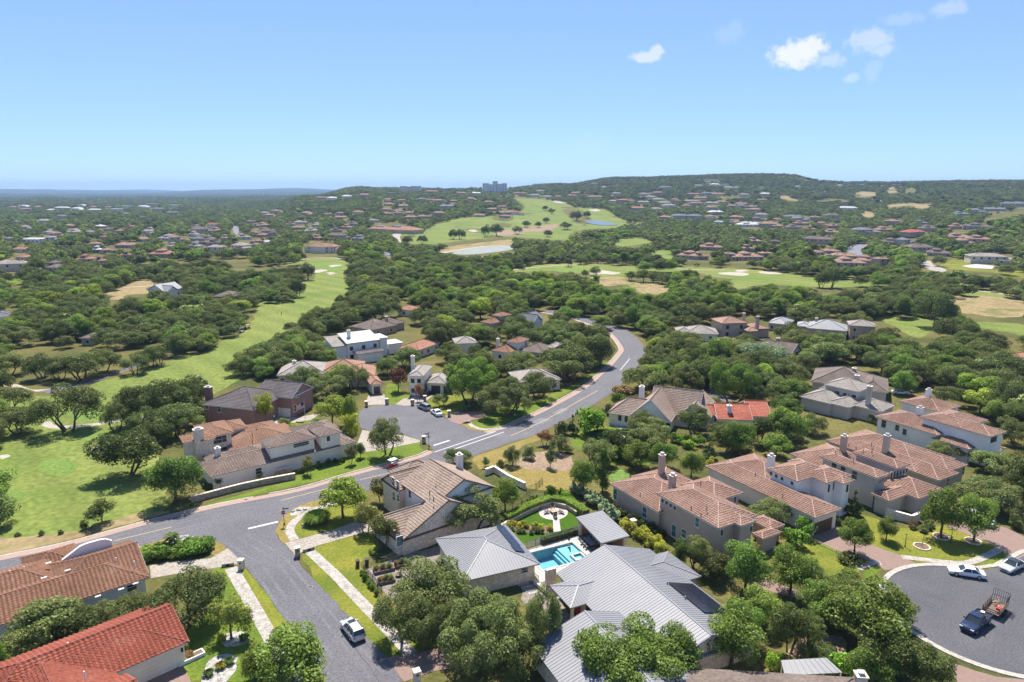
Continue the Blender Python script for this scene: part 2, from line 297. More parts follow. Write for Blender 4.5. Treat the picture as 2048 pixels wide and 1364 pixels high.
# ---------------------------------------------------------------- mesh helpers
class MB:
    def __init__(s):s.v=[]; s.f=[]
    def add(s,vs,fs):
        o=len(s.v); s.v += [tuple(p) for p in vs]; s.f += [tuple(i+o for i in f) for f in fs]; return s
    def poly(s,vs):return s.add(vs,[range(len(vs))])
    def box(s,x0,x1,y0,y1,z0,z1):
        return s.add([(x0,y0,z0),(x1,y0,z0),(x1,y1,z0),(x0,y1,z0),(x0,y0,z1),(x1,y0,z1),(x1,y1,z1),(x0,y1,z1)],
                     [(0,3,2,1),(4,5,6,7),(0,1,5,4),(1,2,6,5),(2,3,7,6),(3,0,4,7)])
    def bar(s,a,b,w,h):            # box along a->b, width w, height h
        a=Vector(a); b=Vector(b); d=(b-a).normalized(); up=Vector((0,0,1)) if abs(d.z) < .95 else Vector((0,1,0))
        x=d.cross(up).normalized() *w/2; y=x.cross(d).normalized() *h/2
        return s.add([a-x-y,a+x-y,a+x+y,a-x+y,b-x-y,b+x-y,b+x+y,b-x+y],
                     [(0,3,2,1),(4,5,6,7),(0,1,5,4),(1,2,6,5),(2,3,7,6),(3,0,4,7)])
    def tube(s,a,b,r,r2=None,n=8):
        a=Vector(a); b=Vector(b); r2=r if r2 is None else r2; d=(b-a).normalized(); up=Vector((0,0,1)) if abs(d.z) < .95 else Vector((0,1,0))
        x=d.cross(up).normalized(); y=x.cross(d); vs=[]
        for p,q in ((a,r),(b,r2)):
            for i in range(n):t=2*math.pi*i/n; vs.append(p+(x*math.cos(t) +y*math.sin(t)) *q)
        return s.add(vs,[(i,(i+1) % n,n+(i+1) % n,n+i) for i in range(n)] +[range(n-1,-1,-1),range(n,2*n)])
    def prism(s,pts,z0,z1):
        n=len(pts); vs=[(p[0],p[1],z0) for p in pts] +[(p[0],p[1],z1) for p in pts]
        return s.add(vs,[range(n-1,-1,-1),range(n,2*n)] +[(i,(i+1) % n,n+(i+1) % n,n+i) for i in range(n)])
    def dome(s,c,rx,ry,rz,n=10,m=4):
        vs=[]; fs=[]
        for j in range(m):
            t=math.pi/2*j/m
            for i in range(n):a=2*math.pi*i/n; vs.append((c[0] +rx*math.cos(t) *math.cos(a),c[1] +ry*math.cos(t) *math.sin(a),c[2] +rz*math.sin(t)))
        vs.append((c[0],c[1],c[2] +rz))
        for j in range(m-1):
            for i in range(n):fs.append((j*n+i,j*n+(i+1) % n,(j+1) *n+(i+1) % n,(j+1) *n+i))
        for i in range(n):fs.append(((m-1) *n+i,(m-1) *n+(i+1) % n,m*n))
        return s.add(vs,fs)
    def mesh(s,name):
        me=bpy.data.meshes.new(name); me.from_pydata(s.v,[],[list(f) for f in s.f]); return me
    def build(s,name,m,parent=None,smooth=False,kind=None,label=None):
        me=s.mesh(name); me.materials.append(MT[m] if isinstance(m,str) else m)
        if smooth:me.polygons.foreach_set('use_smooth',[True] *len(me.polygons))
        return link(name,me,parent,kind,label)
def link(name,me,parent=None,kind=None,label=None):
    o=bpy.data.objects.new(name,me); COL.objects.link(o)
    if parent is not None:o.parent=parent
    if kind:o['kind'] =kind
    if label:o['label'] =label
    return o
def thing(name,label,cat,loc=(0,0,0),rz=0.0,group=None):
    o=bpy.data.objects.new(name,None); o.empty_display_size=.3; COL.objects.link(o); o.location=loc; o.rotation_euler=(0,0,rz)
    o['label'] =label; o['category'] =cat
    if group:o['group'] =group
    return o
def tag(o,label,cat,group=None):
    o['label'] =label; o['category'] =cat
    if group:o['group'] =group
    return o
def copy_tree(o,parent=None):
    c=o.copy(); COL.objects.link(c); c.parent=parent
    for ch in list(o.children):copy_tree(ch,c)
    return c
def smoothline(P,n=6,closed=False):
    P=[Vector(p) for p in P]; out=[]; N=len(P)
    for i in range(N if closed else N-1):
        p0=P[(i-1) % N] if closed or i > 0 else P[0]; p1=P[i]; p2=P[(i+1) % N]; p3=P[(i+2) % N] if closed or i+2 < N else P[-1]
        for k in range(n):
            t=k/n; out.append(.5*((2*p1) +(p2-p0) *t+(2*p0-5*p1+4*p2-p3) *t*t+(3*p1-p0-3*p2+p3) *t ** 3))
    if not closed:out.append(P[-1])
    return out
def dens(P,step):
    out=[]
    for a,b in zip(P,P[1:]):
        n=max(1,int((b-a).length/step)); out += [a.lerp(b,i/n) for i in range(n)]
    return out+[P[-1]]
def sheet(name,pts,z,m,smooth=0,kind='structure',label=None,thick=0.0,parent=None,drape=None):
    """flat piece of ground from picture points (or world vectors)"""
    P=[p if isinstance(p,Vector) else at(p) for p in pts]
    if smooth:P=smoothline(P,smooth,True)
    if m in ('lawn','lush','fairway','dry','tan','soil','green','sand','mulch','gravel','rockbed'):      # turf and soil never end in a clean line
        far_=sum(p.length for p in P) /len(P); am=.14 if far_ < 250 else far_*.0022; P=dens(P+[P[0]],max(1.2,am*6))[:-1]; Q=[]
        for i,q in enumerate(P):
            d=P[(i+1) % len(P)] -P[i-1]; d=Vector((-d.y,d.x,0)); Q.append(q+(d.normalized() if d.length > 1e-6 else d) *max(-1.3,min(1.3,random.gauss(0,1))) *am)
        P=Q
    bm=bmesh.new(); vs=[bm.verts.new((p.x,p.y,0)) for p in P]; f=bm.faces.new(vs)
    if f.calc_area() and (f.normal_update() or True) and f.normal.z < 0:f.normal_flip()
    bmesh.ops.triangulate(bm,faces=bm.faces[:],quad_method='BEAUTY',ngon_method='EAR_CLIP')
    if drape:
        xs=[p.x for p in P]; ys=[p.y for p in P]
        for ax,lo,hi in ((0,min(xs),max(xs)),(1,min(ys),max(ys))):
            k=lo+drape
            while k < hi:
                co=(k,0,0) if ax == 0 else (0,k,0); no=(1,0,0) if ax == 0 else (0,1,0)
                bmesh.ops.bisect_plane(bm,geom=bm.verts[:] +bm.edges[:] +bm.faces[:],plane_co=co,plane_no=no); k += drape
        zz=terr([v.co.x for v in bm.verts],[v.co.y for v in bm.verts])
        for v,a in zip(bm.verts,zz):v.co.z=float(a) +z
    else:
        for v in bm.verts:v.co.z=z
    if thick:
        r=bmesh.ops.extrude_face_region(bm,geom=bm.faces[:]); 
        for v in r['geom']:
            if isinstance(v,bmesh.types.BMVert):v.co.z -= thick
        bmesh.ops.recalc_face_normals(bm,faces=bm.faces[:])
    me=bpy.data.meshes.new(name); bm.to_mesh(me); bm.free(); me.materials.append(MT[m] if isinstance(m,str) else m)
    return link(name,me,parent,kind,label)
def strip(name,line,off0,off1,z,m,kind='structure',label=None,thick=0.0,parent=None,step=2.0):
    """ribbon between two sideways offsets (left positive) of a world polyline"""
    L=dens([Vector((p.x,p.y,0)) for p in line],step); a=[]; b=[]
    for i,p in enumerate(L):
        d=(L[min(i+1,len(L) -1)] -L[max(i-1,0)]).normalized(); n=Vector((-d.y,d.x,0))
        a.append(p+n*off0); b.append(p+n*off1)
    mb=MB(); n=len(a)
    mb.add([(p.x,p.y,z) for p in a] +[(p.x,p.y,z) for p in b],[(i,i+1,n+i+1,n+i) if off1 < off0 else (i,n+i,n+i+1,i+1) for i in range(n-1)])
    if thick:
        o=len(mb.v); mb.v += [(x,y,zz-thick) for x,y,zz in mb.v[:2*n]]
        mb.f += [(i,i+1,o+i+1,o+i) for i in range(n-1)] +[(n+i,o+n+i,o+n+i+1,n+i+1) for i in range(n-1)] +[(0,n,o+n,o),(n-1,o+n-1,o+2*n-1,2*n-1)]
    return mb.build(name,m,parent,kind=kind,label=label)
# ---------------------------------------------------------------- terrain
def ground_mesh():
    az=np.radians(np.concatenate([np.linspace(-180,-60,13)[:-1],np.linspace(-60,60,181),np.linspace(60,180,13)[1:-1]]))
    rr=np.concatenate([[0.01],np.geomspace(20,16400,150)])
    A,Rr=np.meshgrid(az,rr,indexing='ij'); X=Rr*np.sin(A); Y=Rr*np.cos(A); Z=terr(X,Y)
    n,m=X.shape; vs=np.stack([X,Y,Z],-1).reshape(-1,3); fs=[]
    for i in range(n):
        i2=(i+1) % n
        for j in range(m-1):fs.append((i*m+j,i*m+j+1,i2*m+j+1,i2*m+j))
    me=bpy.data.meshes.new('ground'); me.from_pydata(vs.tolist(),[],fs)
    me.polygons.foreach_set('use_smooth',[True] *len(me.polygons)); me.materials.append(MT['ground']); me.materials.append(MT['wildland'])
    for f in me.polygons:
        if f.center.length > 4300:f.material_index=1
    bm=bmesh.new(); bm.from_mesh(me); bmesh.ops.recalc_face_normals(bm,faces=bm.faces[:]); bm.to_mesh(me); bm.free()
    return link('ground',me,kind='structure',label='rolling grassy ground under the whole suburb')
ground_mesh()
hz=MB().box(-16000,16000,-900,16390,-12,190).build('haze','trim_white',kind='stuff',label='thin blue summer haze over the far hills')
hm=bpy.data.materials.new('haze_air'); hm.use_nodes=True; _n=hm.node_tree.nodes; _n.remove(_n['Principled BSDF'])
pv=_n.new('ShaderNodeVolumePrincipled'); pv.inputs['Color'].default_value=(.45,.66,1.0,1); pv.inputs['Density'].default_value=7.6e-5; pv.inputs['Anisotropy'].default_value=.0
hm.node_tree.links.new(pv.outputs[0],_n['Material Output'].inputs['Volume']); hz.data.materials[0] =hm

# ---------------------------------------------------------------- roads
far1=smoothline([at(p) for p in (R1(-450,645),R1(-200,590),R1(0,545),R1(500,437),R1(1000,300),R1(1500,180),R1(2026,77),R6(1420,905),D1(430,302),D1(800,205),(868,904))],5)
far2=smoothline([at(p) for p in (R7(690,650),R7(745,632),R7(850,605),R7(950,560),R7(1080,502),R7(1200,442),R7(1400,332),R7(1500,262),R7(1600,172),R7(1680,92),R7(1725,35),
                                    S4(1636,655),S4(1600,590),S4(1560,540),S4(1500,490),S4(1380,440),S4(1250,392),S4(1080,340),S4(850,300))],5)
mainline=far1[:-1] +[at(R7(480,720))] +far2
strip('main_road',mainline,0,-8.2,.020,'asphalt',label='grey asphalt main road curving through the suburb')
strip('brick_strip',far1,1.55,0,.035,'paver',label='pink brick strip along the left stretch of the main road')
strip('brick_strip',far2,1.55,0,.035,'paver',label='pink brick strip along the curving stretch of the main road')
strip('kerb',far1[28:],1.95,1.6,.13,'curb',thick=.14,label='pale concrete kerb behind the brick strip below the cream house')
strip('kerb',far2[4:],1.95,1.6,.13,'curb',thick=.14,label='pale concrete kerb behind the brick strip on the bend')
strip('kerb',far1[:28],1.9,1.55,.05,'curb',thick=.06,label='flat concrete edge beside the golf rough')
sheet('side_street',[R1(950,380),R1(960,437),R1(1100,396),R1(1250,376),R1(1350,385),R1(1450,410),R1(1540,460),R1(1600,520),R1(1640,560),R1(1700,640),R1(1800,765),R1(1900,915),R2(250,980),R2(500,1364),R2(660,1560),
                     R2(1180,1600),R2(1030,1364),R2(920,1190),R2(850,1120),R2(790,1050),R2(680,930),R2(600,832),R2(450,690),R2(350,590),R2(310,520),R2(232,432),R2(190,400),R2(175,350),R2(190,290),R2(232,240),R2(300,187),R2(400,152),R2(535,118),R2(500,60)],
      .025,'asphalt',label='grey asphalt side street running down to the silver car')
sheet('cul_de_sac',[R6(1478,400),R6(1520,372),R6(1600,354),R6(1720,348),R6(1860,350),R7(60,424),R7(130,442),R7(240,488),R7(330,520),R7(400,556),R7(480,590),R7(560,622),R7(640,636),R7(745,636),R7(810,640),R7(560,760),R7(330,815),
                    R7(266,806),R7(252,765),R7(200,722),R7(120,688),R7(40,664),R6(1820,592),R6(1700,565),R6(1560,555),R6(1490,530),R6(1466,470)],
      .030,'asphalt',label='grey asphalt turning circle of the left cul-de-sac')
cc=at(R4(1690,900)); cc=Vector((66.3,84.6,0)); CR=12.7
ring=[cc+Vector((math.cos(math.radians(a)),math.sin(math.radians(a)),0)) *CR for a in range(62,320,6)]
sheet('round_cul_de_sac',ring+[Vector((90,72,0)),Vector((110,84,0)),Vector((88,106,0)),at(R4(1960,540)),at(R4(1850,590)),at(R4(1760,612))],.022,'asphalt2',label='dark asphalt turning circle holding the pickup and trailer')
rl=[cc+Vector((math.cos(math.radians(a)),math.sin(math.radians(a)),0)) *CR for a in range(74,312,4)]
kl=[at(R4(2200,440)),at(R4(2026,492)),at(R4(1850,585)),at(R4(1700,606))] +rl
strip('kerb',kl,.05,-.75,.10,'curb',thick=.10,label='pale concrete kerb round the dark turning circle',step=1.2)
def paint(a,b,wd,m,nm,lb,z=.032):
    strip(nm,[at(a),at(b)],wd/2,-wd/2,z,m,label=lb)
paint(R1(775,410),R1(1160,318),.22,'yellow_line','centre_line','yellow centre line on the main road left of the junction')
paint(R2(210,138),R2(535,55),.22,'yellow_line','centre_line','yellow centre line on the main road below the cream house')
paint(R6(1480,935),R6(1720,880),.22,'yellow_line','centre_line','yellow centre line beside the gabled brown-roofed house')
strip('centre_line',smoothline([at(p) for p in (R7(865,668),R7(1000,610),R7(1200,510),R7(1400,395),R7(1545,315))],6),.13,-.13,.034,'yellow_line',label='yellow centre line on the bend of the main road')
strip('edge_line',smoothline([at(p) for p in (S4(1600,850),S4(1650,790),S4(1690,740))],5),.12,-.12,.034,'white_line',label='thin white edge line on the outside of the far bend')
paint(R1(1675,330),R1(1880,282),.55,'white_line','stop_line','white stop line across the side street',.036)
paint(R7(262,745),R7(388,705),.55,'white_line','stop_line','white stop line at the mouth of the cul-de-sac',.038)
paint(R7(268,797),R7(745,636),.30,'white_line','crossing_line','upper white line across the mouth of the cul-de-sac',.038)
paint(R7(350,800),R7(810,640),.30,'white_line','crossing_line','lower white line across the mouth of the cul-de-sac',.038)
sheet('asphalt_patch',[R7(1015,568),R7(1090,530),R7(1180,540),R7(1110,578)],.031,'patch',label='pale square road patch nearest the junction')
sheet('asphalt_patch',[R7(1190,490),R7(1260,452),R7(1318,462),R7(1245,506)],.031,'patch',label='pale square road patch farther up the bend')
for k,(pts,lb) in enumerate([([R2(690,1085),R2(740,1180),R2(800,1250),R2(870,1364)],'dark tar crack behind the silver car'),([R2(770,1085),R2(820,1150),R2(880,1225)],'short dark tar crack beside the kerb behind the silver car')]):
    strip('tar_crack',smoothline([at(p) for p in pts],5),.05,-.05,.031,'black',label=lb)

sideline=[at(p) for p in (R1(1560,400),R2(130,560),R2(330,830),R2(560,1110),R2(760,1364))]
for ln,offs,lab in ((mainline,(-1.3,-2.9,-5.2,-6.8),'main road'),(sideline,(2.6,1.1,-1.1,-2.6),'side street')):
    for i,o in enumerate(offs):strip('tyre_track',ln,o+.22,o-.22,.0272 if ln is mainline else .0276,'worn',label='%s faint worn tyre track on the %s' % (('first','second','third','fourth')[i],lab),step=2.5)
# ---------------------------------------------------------------- lawns, beds, drives and walks
def lay(nm,pts,z,m,lb,sm=0,thick=0):return sheet(nm,pts,z,m,sm,label=lb,thick=thick)
lay('golf_fairway',[(-60,1096),(-60,800),(60,792),(140,792),(195,765),(277,744),(324,729),(351,712),(380,709),(427,699),(448,681),(485,667),(501,646),(511,628),(517,606),(540,603),(595,598),(606,580),(640,566),(700,562),(690,600),(640,640),(590,700),(480,760),(400,800),(310,850),(330,960),(330,1020),(180,1058),(60,1084)],.010,'fairway','sunlit golf fairway sweeping past the left oaks',3)
lay('rough_strip',[R1(-200,450),R1(0,395),R1(300,372),R1(560,342),R1(900,232),R1(1140,212),R1(1150,222),R1(1000,258),R1(500,398),R1(0,508),R1(-200,556)],.016,'tan','strip of dry tan rough beside the main road')
for c,rx,ry,lb in ((R5(450,910),40,17,'pale oval tee green nearest the road'),(R5(720,500),40,14,'pale oval tee green above the cart path'),(R5(690,660),34,11,'pale oval tee green below the cart path'),(R5(110,1130),20,12,'small pale tee green by the left oak')):
    lay('tee_green',[(c[0] +rx*math.cos(a*.5236) ,c[1] +ry*math.sin(a*.5236)) for a in range(12)],.015,'green',lb,3)
strip('cart_path',smoothline([at(p) for p in (R5(355,562),R5(385,592),R5(470,603),R5(600,594),R5(760,578),R5(900,555),R5(1050,530),R5(1190,528))],5),1.1,-1.1,.022,'walk',label='pale cart path curving under the three-trunked oak')
strip('cart_path',smoothline([at(p) for p in (S8(-40,770),S8(40,800),S8(100,800),S8(230,840),S8(400,830))],5),1.2,-1.2,.022,'dirt',label='tan cart path among the left oaks')
lay('lane',[S8(0,850),S8(340,850),S8(360,862),S8(700,785),S8(960,690),S8(1150,610),S8(1330,545),S8(1420,505),S8(1400,490),S8(1310,520),S8(1130,595),S8(900,690),S8(700,760),S8(300,845)],.024,'asphalt','grey asphalt golf lane under the left oaks')
sheet('sand_bunker',[R5(700,780),R5(740,755),R5(790,750),R5(790,790),R5(730,797)],.018,'sand',3,label='small pale bunker behind the dark cedar')
sheet('sand_bunker',[R5(-20,830),R5(60,815),R5(70,830),R5(20,850)],.018,'sand',3,label='pale bunker at the picture edge on the left fairway')
lay('verge',[R6(170,1190),R6(300,1120),R6(560,1050),R6(980,925),R6(980,850),R6(1250,800),R6(1450,740),R6(1480,620),R6(1949,600),R6(1949,735),R6(1700,800),R6(1200,930),R6(700,1050),R6(300,1150),R6(190,1200)],.012,'lush','bright green verge before the cream stucco house')
lay('lawn',[R7(0,725),R7(90,720),R7(200,790),R7(90,825),R7(0,830)],.016,'lush','lawn by the brick pillar at the cul-de-sac mouth')
lay('lawn',[R7(490,580),R7(620,545),R7(760,440),R7(1000,420),R7(1220,330),R7(1420,240),R7(1640,70),R7(1690,30),R7(1590,140),R7(1400,275),R7(1200,395),R7(1050,480),R7(900,555),R7(740,606),R7(640,625),R7(560,612)],.014,'lush','lawn along the brick strip on the bend under the oaks')
lay('dry_verge',[R7(480,585),R7(530,560),R7(560,600),R7(700,618),R7(740,632),R7(640,634),R7(540,618)],.034,'dry','dry grass corner at the turning circle')
strip('footpath',smoothline([at(p) for p in (R7(535,565),R7(570,595),R7(650,618),R7(760,612),R7(860,592))],5),.55,-.55,.040,'walk',label='pale footpath round the corner of the turning circle')
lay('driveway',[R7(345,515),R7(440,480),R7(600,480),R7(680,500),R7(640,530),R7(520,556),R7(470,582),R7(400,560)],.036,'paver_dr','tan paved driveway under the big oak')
lay('driveway',[S3(905,1180),S3(920,1090),S3(1075,1075),S3(1095,1175),S3(1000,1172)],.036,'concrete','concrete drive up to the brown garage door')
lay('driveway',[S3(1180,1170),S3(1250,1120),S3(1400,1085),S3(1540,1080),S3(1480,1130),S3(1380,1180),S3(1260,1182)],.036,'concrete','concrete drive where the black car is parked')
lay('lawn',[S3(1085,1060),S3(1100,980),S3(1190,960),S3(1230,1050),S3(1340,1090),S3(1180,1168),S3(1100,1165)],.014,'lush','small lawn under the purple-leaved tree')
lay('lawn',[S3(1480,1130),S3(1560,1080),S3(1881,1080),S3(1881,1240),S3(1740,1290),S3(1640,1260),S3(1500,1180)],.013,'lawn','patchy lawn beside the parked cars')
lay('driveway',[D6(1330,690),D6(1570,735),D6(1700,745),D6(1990,690),D6(2048,700),D6(1900,790),D6(1700,820),D6(1370,860),D6(900,890),D6(1010,800),D6(1240,720)],.030,'concrete','pale concrete drive of the brick house')
lay('lawn',[D6(1400,880),D6(1700,830),D6(1900,790),D6(1920,830),D6(1650,960),D6(1450,940)],.018,'lush','lawn strip by the flagpole')
lay('driveway',[R6(1440,700),R6(1500,545),R6(1560,555),R6(1700,562),R6(1830,590),R6(1949,625),R6(1949,640),R6(1700,690),R6(1450,730)],.031,'concrete','concrete drive of the cream house at the cul-de-sac')
lay('dry_verge',[R2(560,105),R2(400,150),R2(300,185),R2(230,240),R2(190,290),R2(175,350),R2(190,400),R2(232,430),R2(300,410),R2(330,300),R2(460,205),R2(560,160)],.034,'dry','dry golden grass corner at the stop sign')
lay('lawn',[R2(292,405),R2(300,330),R2(345,265),R2(455,205),R2(560,160),R2(720,160),R2(800,250),R2(690,290),R2(540,345)],.036,'lawn','corner lawn round the clump of ornamental grass')
strip('footpath',smoothline([at(p) for p in (R2(600,140),R2(540,165),R2(455,192),R2(340,250),R2(285,300),R2(270,350),R2(302,405))],6),.75,-.75,.045,'walk',label='pale footpath curving round the stop sign corner')
lay('driveway',[R2(235,428),R2(320,402),R2(540,345),R2(700,285),R2(800,300),R2(830,345),R2(700,375),R2(420,455),R2(380,465),R2(345,492),R2(312,518)],.040,'concrete','concrete drive of the gabled house beside the side street')
lay('lawn',[R2(380,470),R2(430,455),R2(800,350),R2(900,440),R2(860,480),R2(740,560),R2(760,620),R2(880,790),R2(1020,900),R2(1350,1090),R2(1130,1165),R2(1060,1190),R2(920,1192),R2(680,932),R2(450,692),R2(345,500)],.032,'lawn','yellow-green front lawn between the gabled house and the side street')
strip('sidewalk',[at(R2(400,478)),at(R2(580,645)),at(R2(800,875)),at(R2(950,1030)),at(R2(1090,1178))],.85,-.85,.055,'walk',thick=.05,label='pale sidewalk right of the side street')
strip('sidewalk',[at(R1(1560,595)),at(R1(1720,870)),at(R1(1850,1105)),at(R1(2000,1364))],.95,-.95,.055,'walk',thick=.05,label='pale sidewalk left of the side street')
lay('lawn',[R1(1440,600),R1(1540,590),R1(1640,600),R1(1700,650),R1(1800,770),R1(1900,920),R1(1980,1010),R1(2200,1364),R1(1240,1364),R1(1230,1230),R1(1270,1090),R1(1260,1000),R1(1400,900)],.030,'lush','front lawn of the red-roofed house with the weeping tree')
lay('verge',[R1(1575,596),R1(1645,596),R1(1700,648),R1(1800,772),R1(1900,922),R1(1980,1010),R1(2200,1364),R1(2040,1364),R1(1880,1095),R1(1740,850)],.038,'lawn','grass verge between the side street and the left sidewalk')
lay('driveway',[R1(1010,580),R1(1100,560),R1(1420,530),R1(1540,462),R1(1600,520),R1(1640,562),R1(1570,575),R1(1490,590),R1(1280,620),R1(1020,665)],.040,'concrete','tan drive of the brown tiled house')
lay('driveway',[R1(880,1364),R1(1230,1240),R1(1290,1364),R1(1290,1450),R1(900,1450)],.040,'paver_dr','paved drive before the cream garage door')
lay('dry_verge',[R1(940,450),R1(1100,398),R1(1250,378),R1(1350,388),R1(1450,412),R1(1545,462),R1(1450,520),R1(1400,470),R1(1150,470),R1(960,480)],.034,'dry','dry grass corner by the small palm')
sheet('rock_bed',[R1(980,465),R1(1080,435),R1(1180,395),R1(1250,382),R1(1330,405),R1(1300,430),R1(1150,460)],.04,'rockbed',3,label='white rock bed round the small palm')
sheet('rock_bed',[R1(1500,1060),R1(1560,1030),R1(1640,1030),R1(1680,1070),R1(1640,1115),R1(1550,1130),R1(1490,1100)],.04,'rockbed',3,label='round stone-edged bed under the weeping tree')
sheet('rock_bed',[R1(1370,1300),R1(1420,1220),R1(1500,1180),R1(1590,1190),R1(1600,1260),R1(1560,1330),R1(1450,1400),R1(1370,1364)],.04,'rockbed',3,label='white gravel bed with spiky plants on the red-roofed house lawn')
sheet('rock_bed',[R2(270,225),R2(310,190),R2(400,180),R2(425,190),R2(360,215),R2(320,240),R2(280,240)],.046,'rockbed',3,label='white rock bed at the stop sign corner')
# centre and hero yard
lay('verge',[R7(560,860),R7(580,830),R7(900,720),R7(1060,660),R7(1100,700),R7(960,745),R7(900,800),R7(760,900),R7(620,930)],.014,'dry','golden verge below the double white lines')
lay('bare_patch',[R7(900,880),R7(1000,815),R7(1200,790),R7(1330,830),R7(1340,930),R7(1200,940),R7(1000,935)],.016,'soil','bare brown soil patch in the open lot',3)
lay('open_lot',[R7(750,930),R7(900,900),R7(1340,920),R7(1380,1060),R7(1240,1090),R7(1000,1080),R7(860,1010)],.012,'dry','pale dry grass of the open lot',3)
lay('garden',[R7(1330,640),R7(1560,580),R7(1640,600),R7(1949,680),R7(1949,900),R7(1640,900),R7(1560,820),R7(1350,760)],.012,'lush','lush garden lawn round the clipped hedge pattern')
lay('putting_lawn',[R7(1640,960),R7(1700,935),R7(1780,940),R7(1790,990),R7(1650,1020)],.018,'green','small putting lawn behind the tan stucco house',3)
lay('patio',[S1(60,510),S1(130,500),S1(300,545),S1(400,560),S1(330,585),S1(200,560)],.02,'walk','pale flagstone patio before the cream chimney house')
lay('artificial_lawn',[S7(690,235),S7(860,150),S7(1000,85),S7(1120,55),S7(1260,85),S7(1360,150),S7(1360,290),S7(1180,300),S7(1000,350),S7(850,395),S7(770,300)],.014,'turf','deep green artificial lawn behind the pool house',2)
sheet('fire_patio',[(S7(1122,115)[0] +29*math.cos(a),S7(1122,115)[1] +14.5*math.sin(a)) for a in np.linspace(0,6.283,25)[:-1]],.03,'deck',label='round pale patio with chairs on the artificial lawn')
lay('patio_path',[S7(1118,170),S7(1175,170),S7(1190,285),S7(1120,290)],.028,'deck','pale straight path from the round patio')
lay('planting_bed',[S7(700,240),S7(760,215),S7(1110,240),S7(1110,300),S7(800,300)],.022,'mulch','flower bed across the artificial lawn')
lay('pool_deck',[S7(880,455),S7(905,440),S7(1270,330),S7(1350,325),S7(1480,330),S7(1620,500),S7(1570,570),S7(1160,660),S7(1130,720),S7(1000,750),S7(900,610)],.020,'deck','pale stone deck round the swimming pool')
lay('gravel_garden',[R2(765,612),R2(1100,492),R2(1290,440),R2(1320,520),R2(1150,700),R2(960,800),R2(890,752)],.036,'gravel','gravel kitchen garden with raised beds')
lay('courtyard',[S7(830,760),S7(900,720),S7(1100,760),S7(1300,1090),S7(1100,1130),S7(830,900)],.024,'gravel','shaded stone courtyard between the two grey metal roofs')
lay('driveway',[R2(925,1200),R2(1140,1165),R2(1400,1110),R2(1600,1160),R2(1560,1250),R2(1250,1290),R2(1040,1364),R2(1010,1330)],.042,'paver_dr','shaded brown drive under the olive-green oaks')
lay('side_yard',[D1(330,1340),D1(600,1220),D1(900,1130),D1(980,1160),D1(700,1270),D1(480,1364)],.034,'tan','narrow dry side yard below the gabled house wall')
# right-hand street
lay('lawn',[R4(900,230),R4(1000,250),R4(1180,330),R4(1480,305),R4(1850,448),R4(1700,548),R4(1600,548),R4(1200,512),R4(960,430),R4(800,330)],.014,'lawn','front lawn with lamp posts before the grey stucco house',0)
lay('lawn',[R4(560,380),R4(600,395),R4(760,480),R4(930,585),R4(880,690),R4(600,660),R4(420,560)],.014,'lawn','lawn left of the red paver drive')
lay('verge',[R4(935,650),R4(960,610),R4(1040,580),R4(1080,600),R4(1010,650),R4(985,700)],.016,'lush','grass wedge inside the turning-circle kerb by the paver drive')
lay('verge',[R4(1275,545),R4(1340,548),R4(1520,570),R4(1530,595),R4(1400,585),R4(1330,575)],.016,'lawn','thin grass strip behind the white sedan')
lay('verge',[R4(1700,590),R4(1880,480),R4(1950,490),R4(1850,560),R4(1770,600)],.016,'lush','shaded grass wedge between the two parked sedans')
lay('driveway',[R4(590,385),R4(700,330),R4(800,330),R4(1000,440),R4(1200,512),R4(1320,578),R4(1180,596),R4(1090,612),R4(1000,555),R4(940,530),R4(760,475)],.026,'paver_dr','red paver drive of the white stucco house')
lay('driveway',[R4(1490,305),R4(1600,262),R4(1900,320),R4(2060,400),R4(2060,500),R4(1955,545),R4(1850,452)],.026,'paver_dr','red paver drive holding the white van')
lay('driveway',[R4(1480,1200),R4(1560,1240),R4(1700,1290),R4(1850,1330),R4(2100,1356),R4(2100,1450),R4(1620,1450),R4(1560,1330)],.024,'paver_dr','red paver apron at the bottom of the turning circle')
strip('sidewalk',smoothline([at(p) for p in (R4(905,600),R4(940,580),R4(1010,560),R4(1060,562))],4),.6,-.6,.036,'walk',label='short curved sidewalk by the paver drive')
strip('sidewalk',smoothline([at(p) for p in (R4(1200,520),R4(1330,535),R4(1500,555),R4(1640,560),R4(1760,520),R4(1870,462))],4),.65,-.65,.036,'walk',label='sidewalk along the lamp-post lawn')
lay('paver_path',[R4(160,670),R4(250,650),R4(420,720),R4(560,770),R4(540,810),R4(380,770),R4(220,730)],.020,'paver_dr','paver path under the trees behind the metal-roofed house')
lay('bare_ground',[R4(420,1180),R4(480,1100),R4(620,1050),R4(800,1060),R4(820,1160),R4(640,1200)],.012,'soil','bare ground under the bottom trees',2)
lay('street',[S6(300,700),S6(340,650),S6(480,690),S6(560,740),S6(720,700),S6(850,720),S6(800,780),S6(690,840),S6(600,830),S6(430,760)],.02,'asphalt','grey street glimpsed behind the right-hand roofs')
lay('driveway',[S6(160,600),S6(230,580),S6(350,620),S6(350,660),S6(300,690)],.022,'concrete','drive of the stone house behind the grey roofs')
lay('street',[S1(690,250),S1(780,250),S1(900,310),S1(900,370),S1(760,320)],.02,'asphalt','grey street glimpsed behind the cream chimney house')

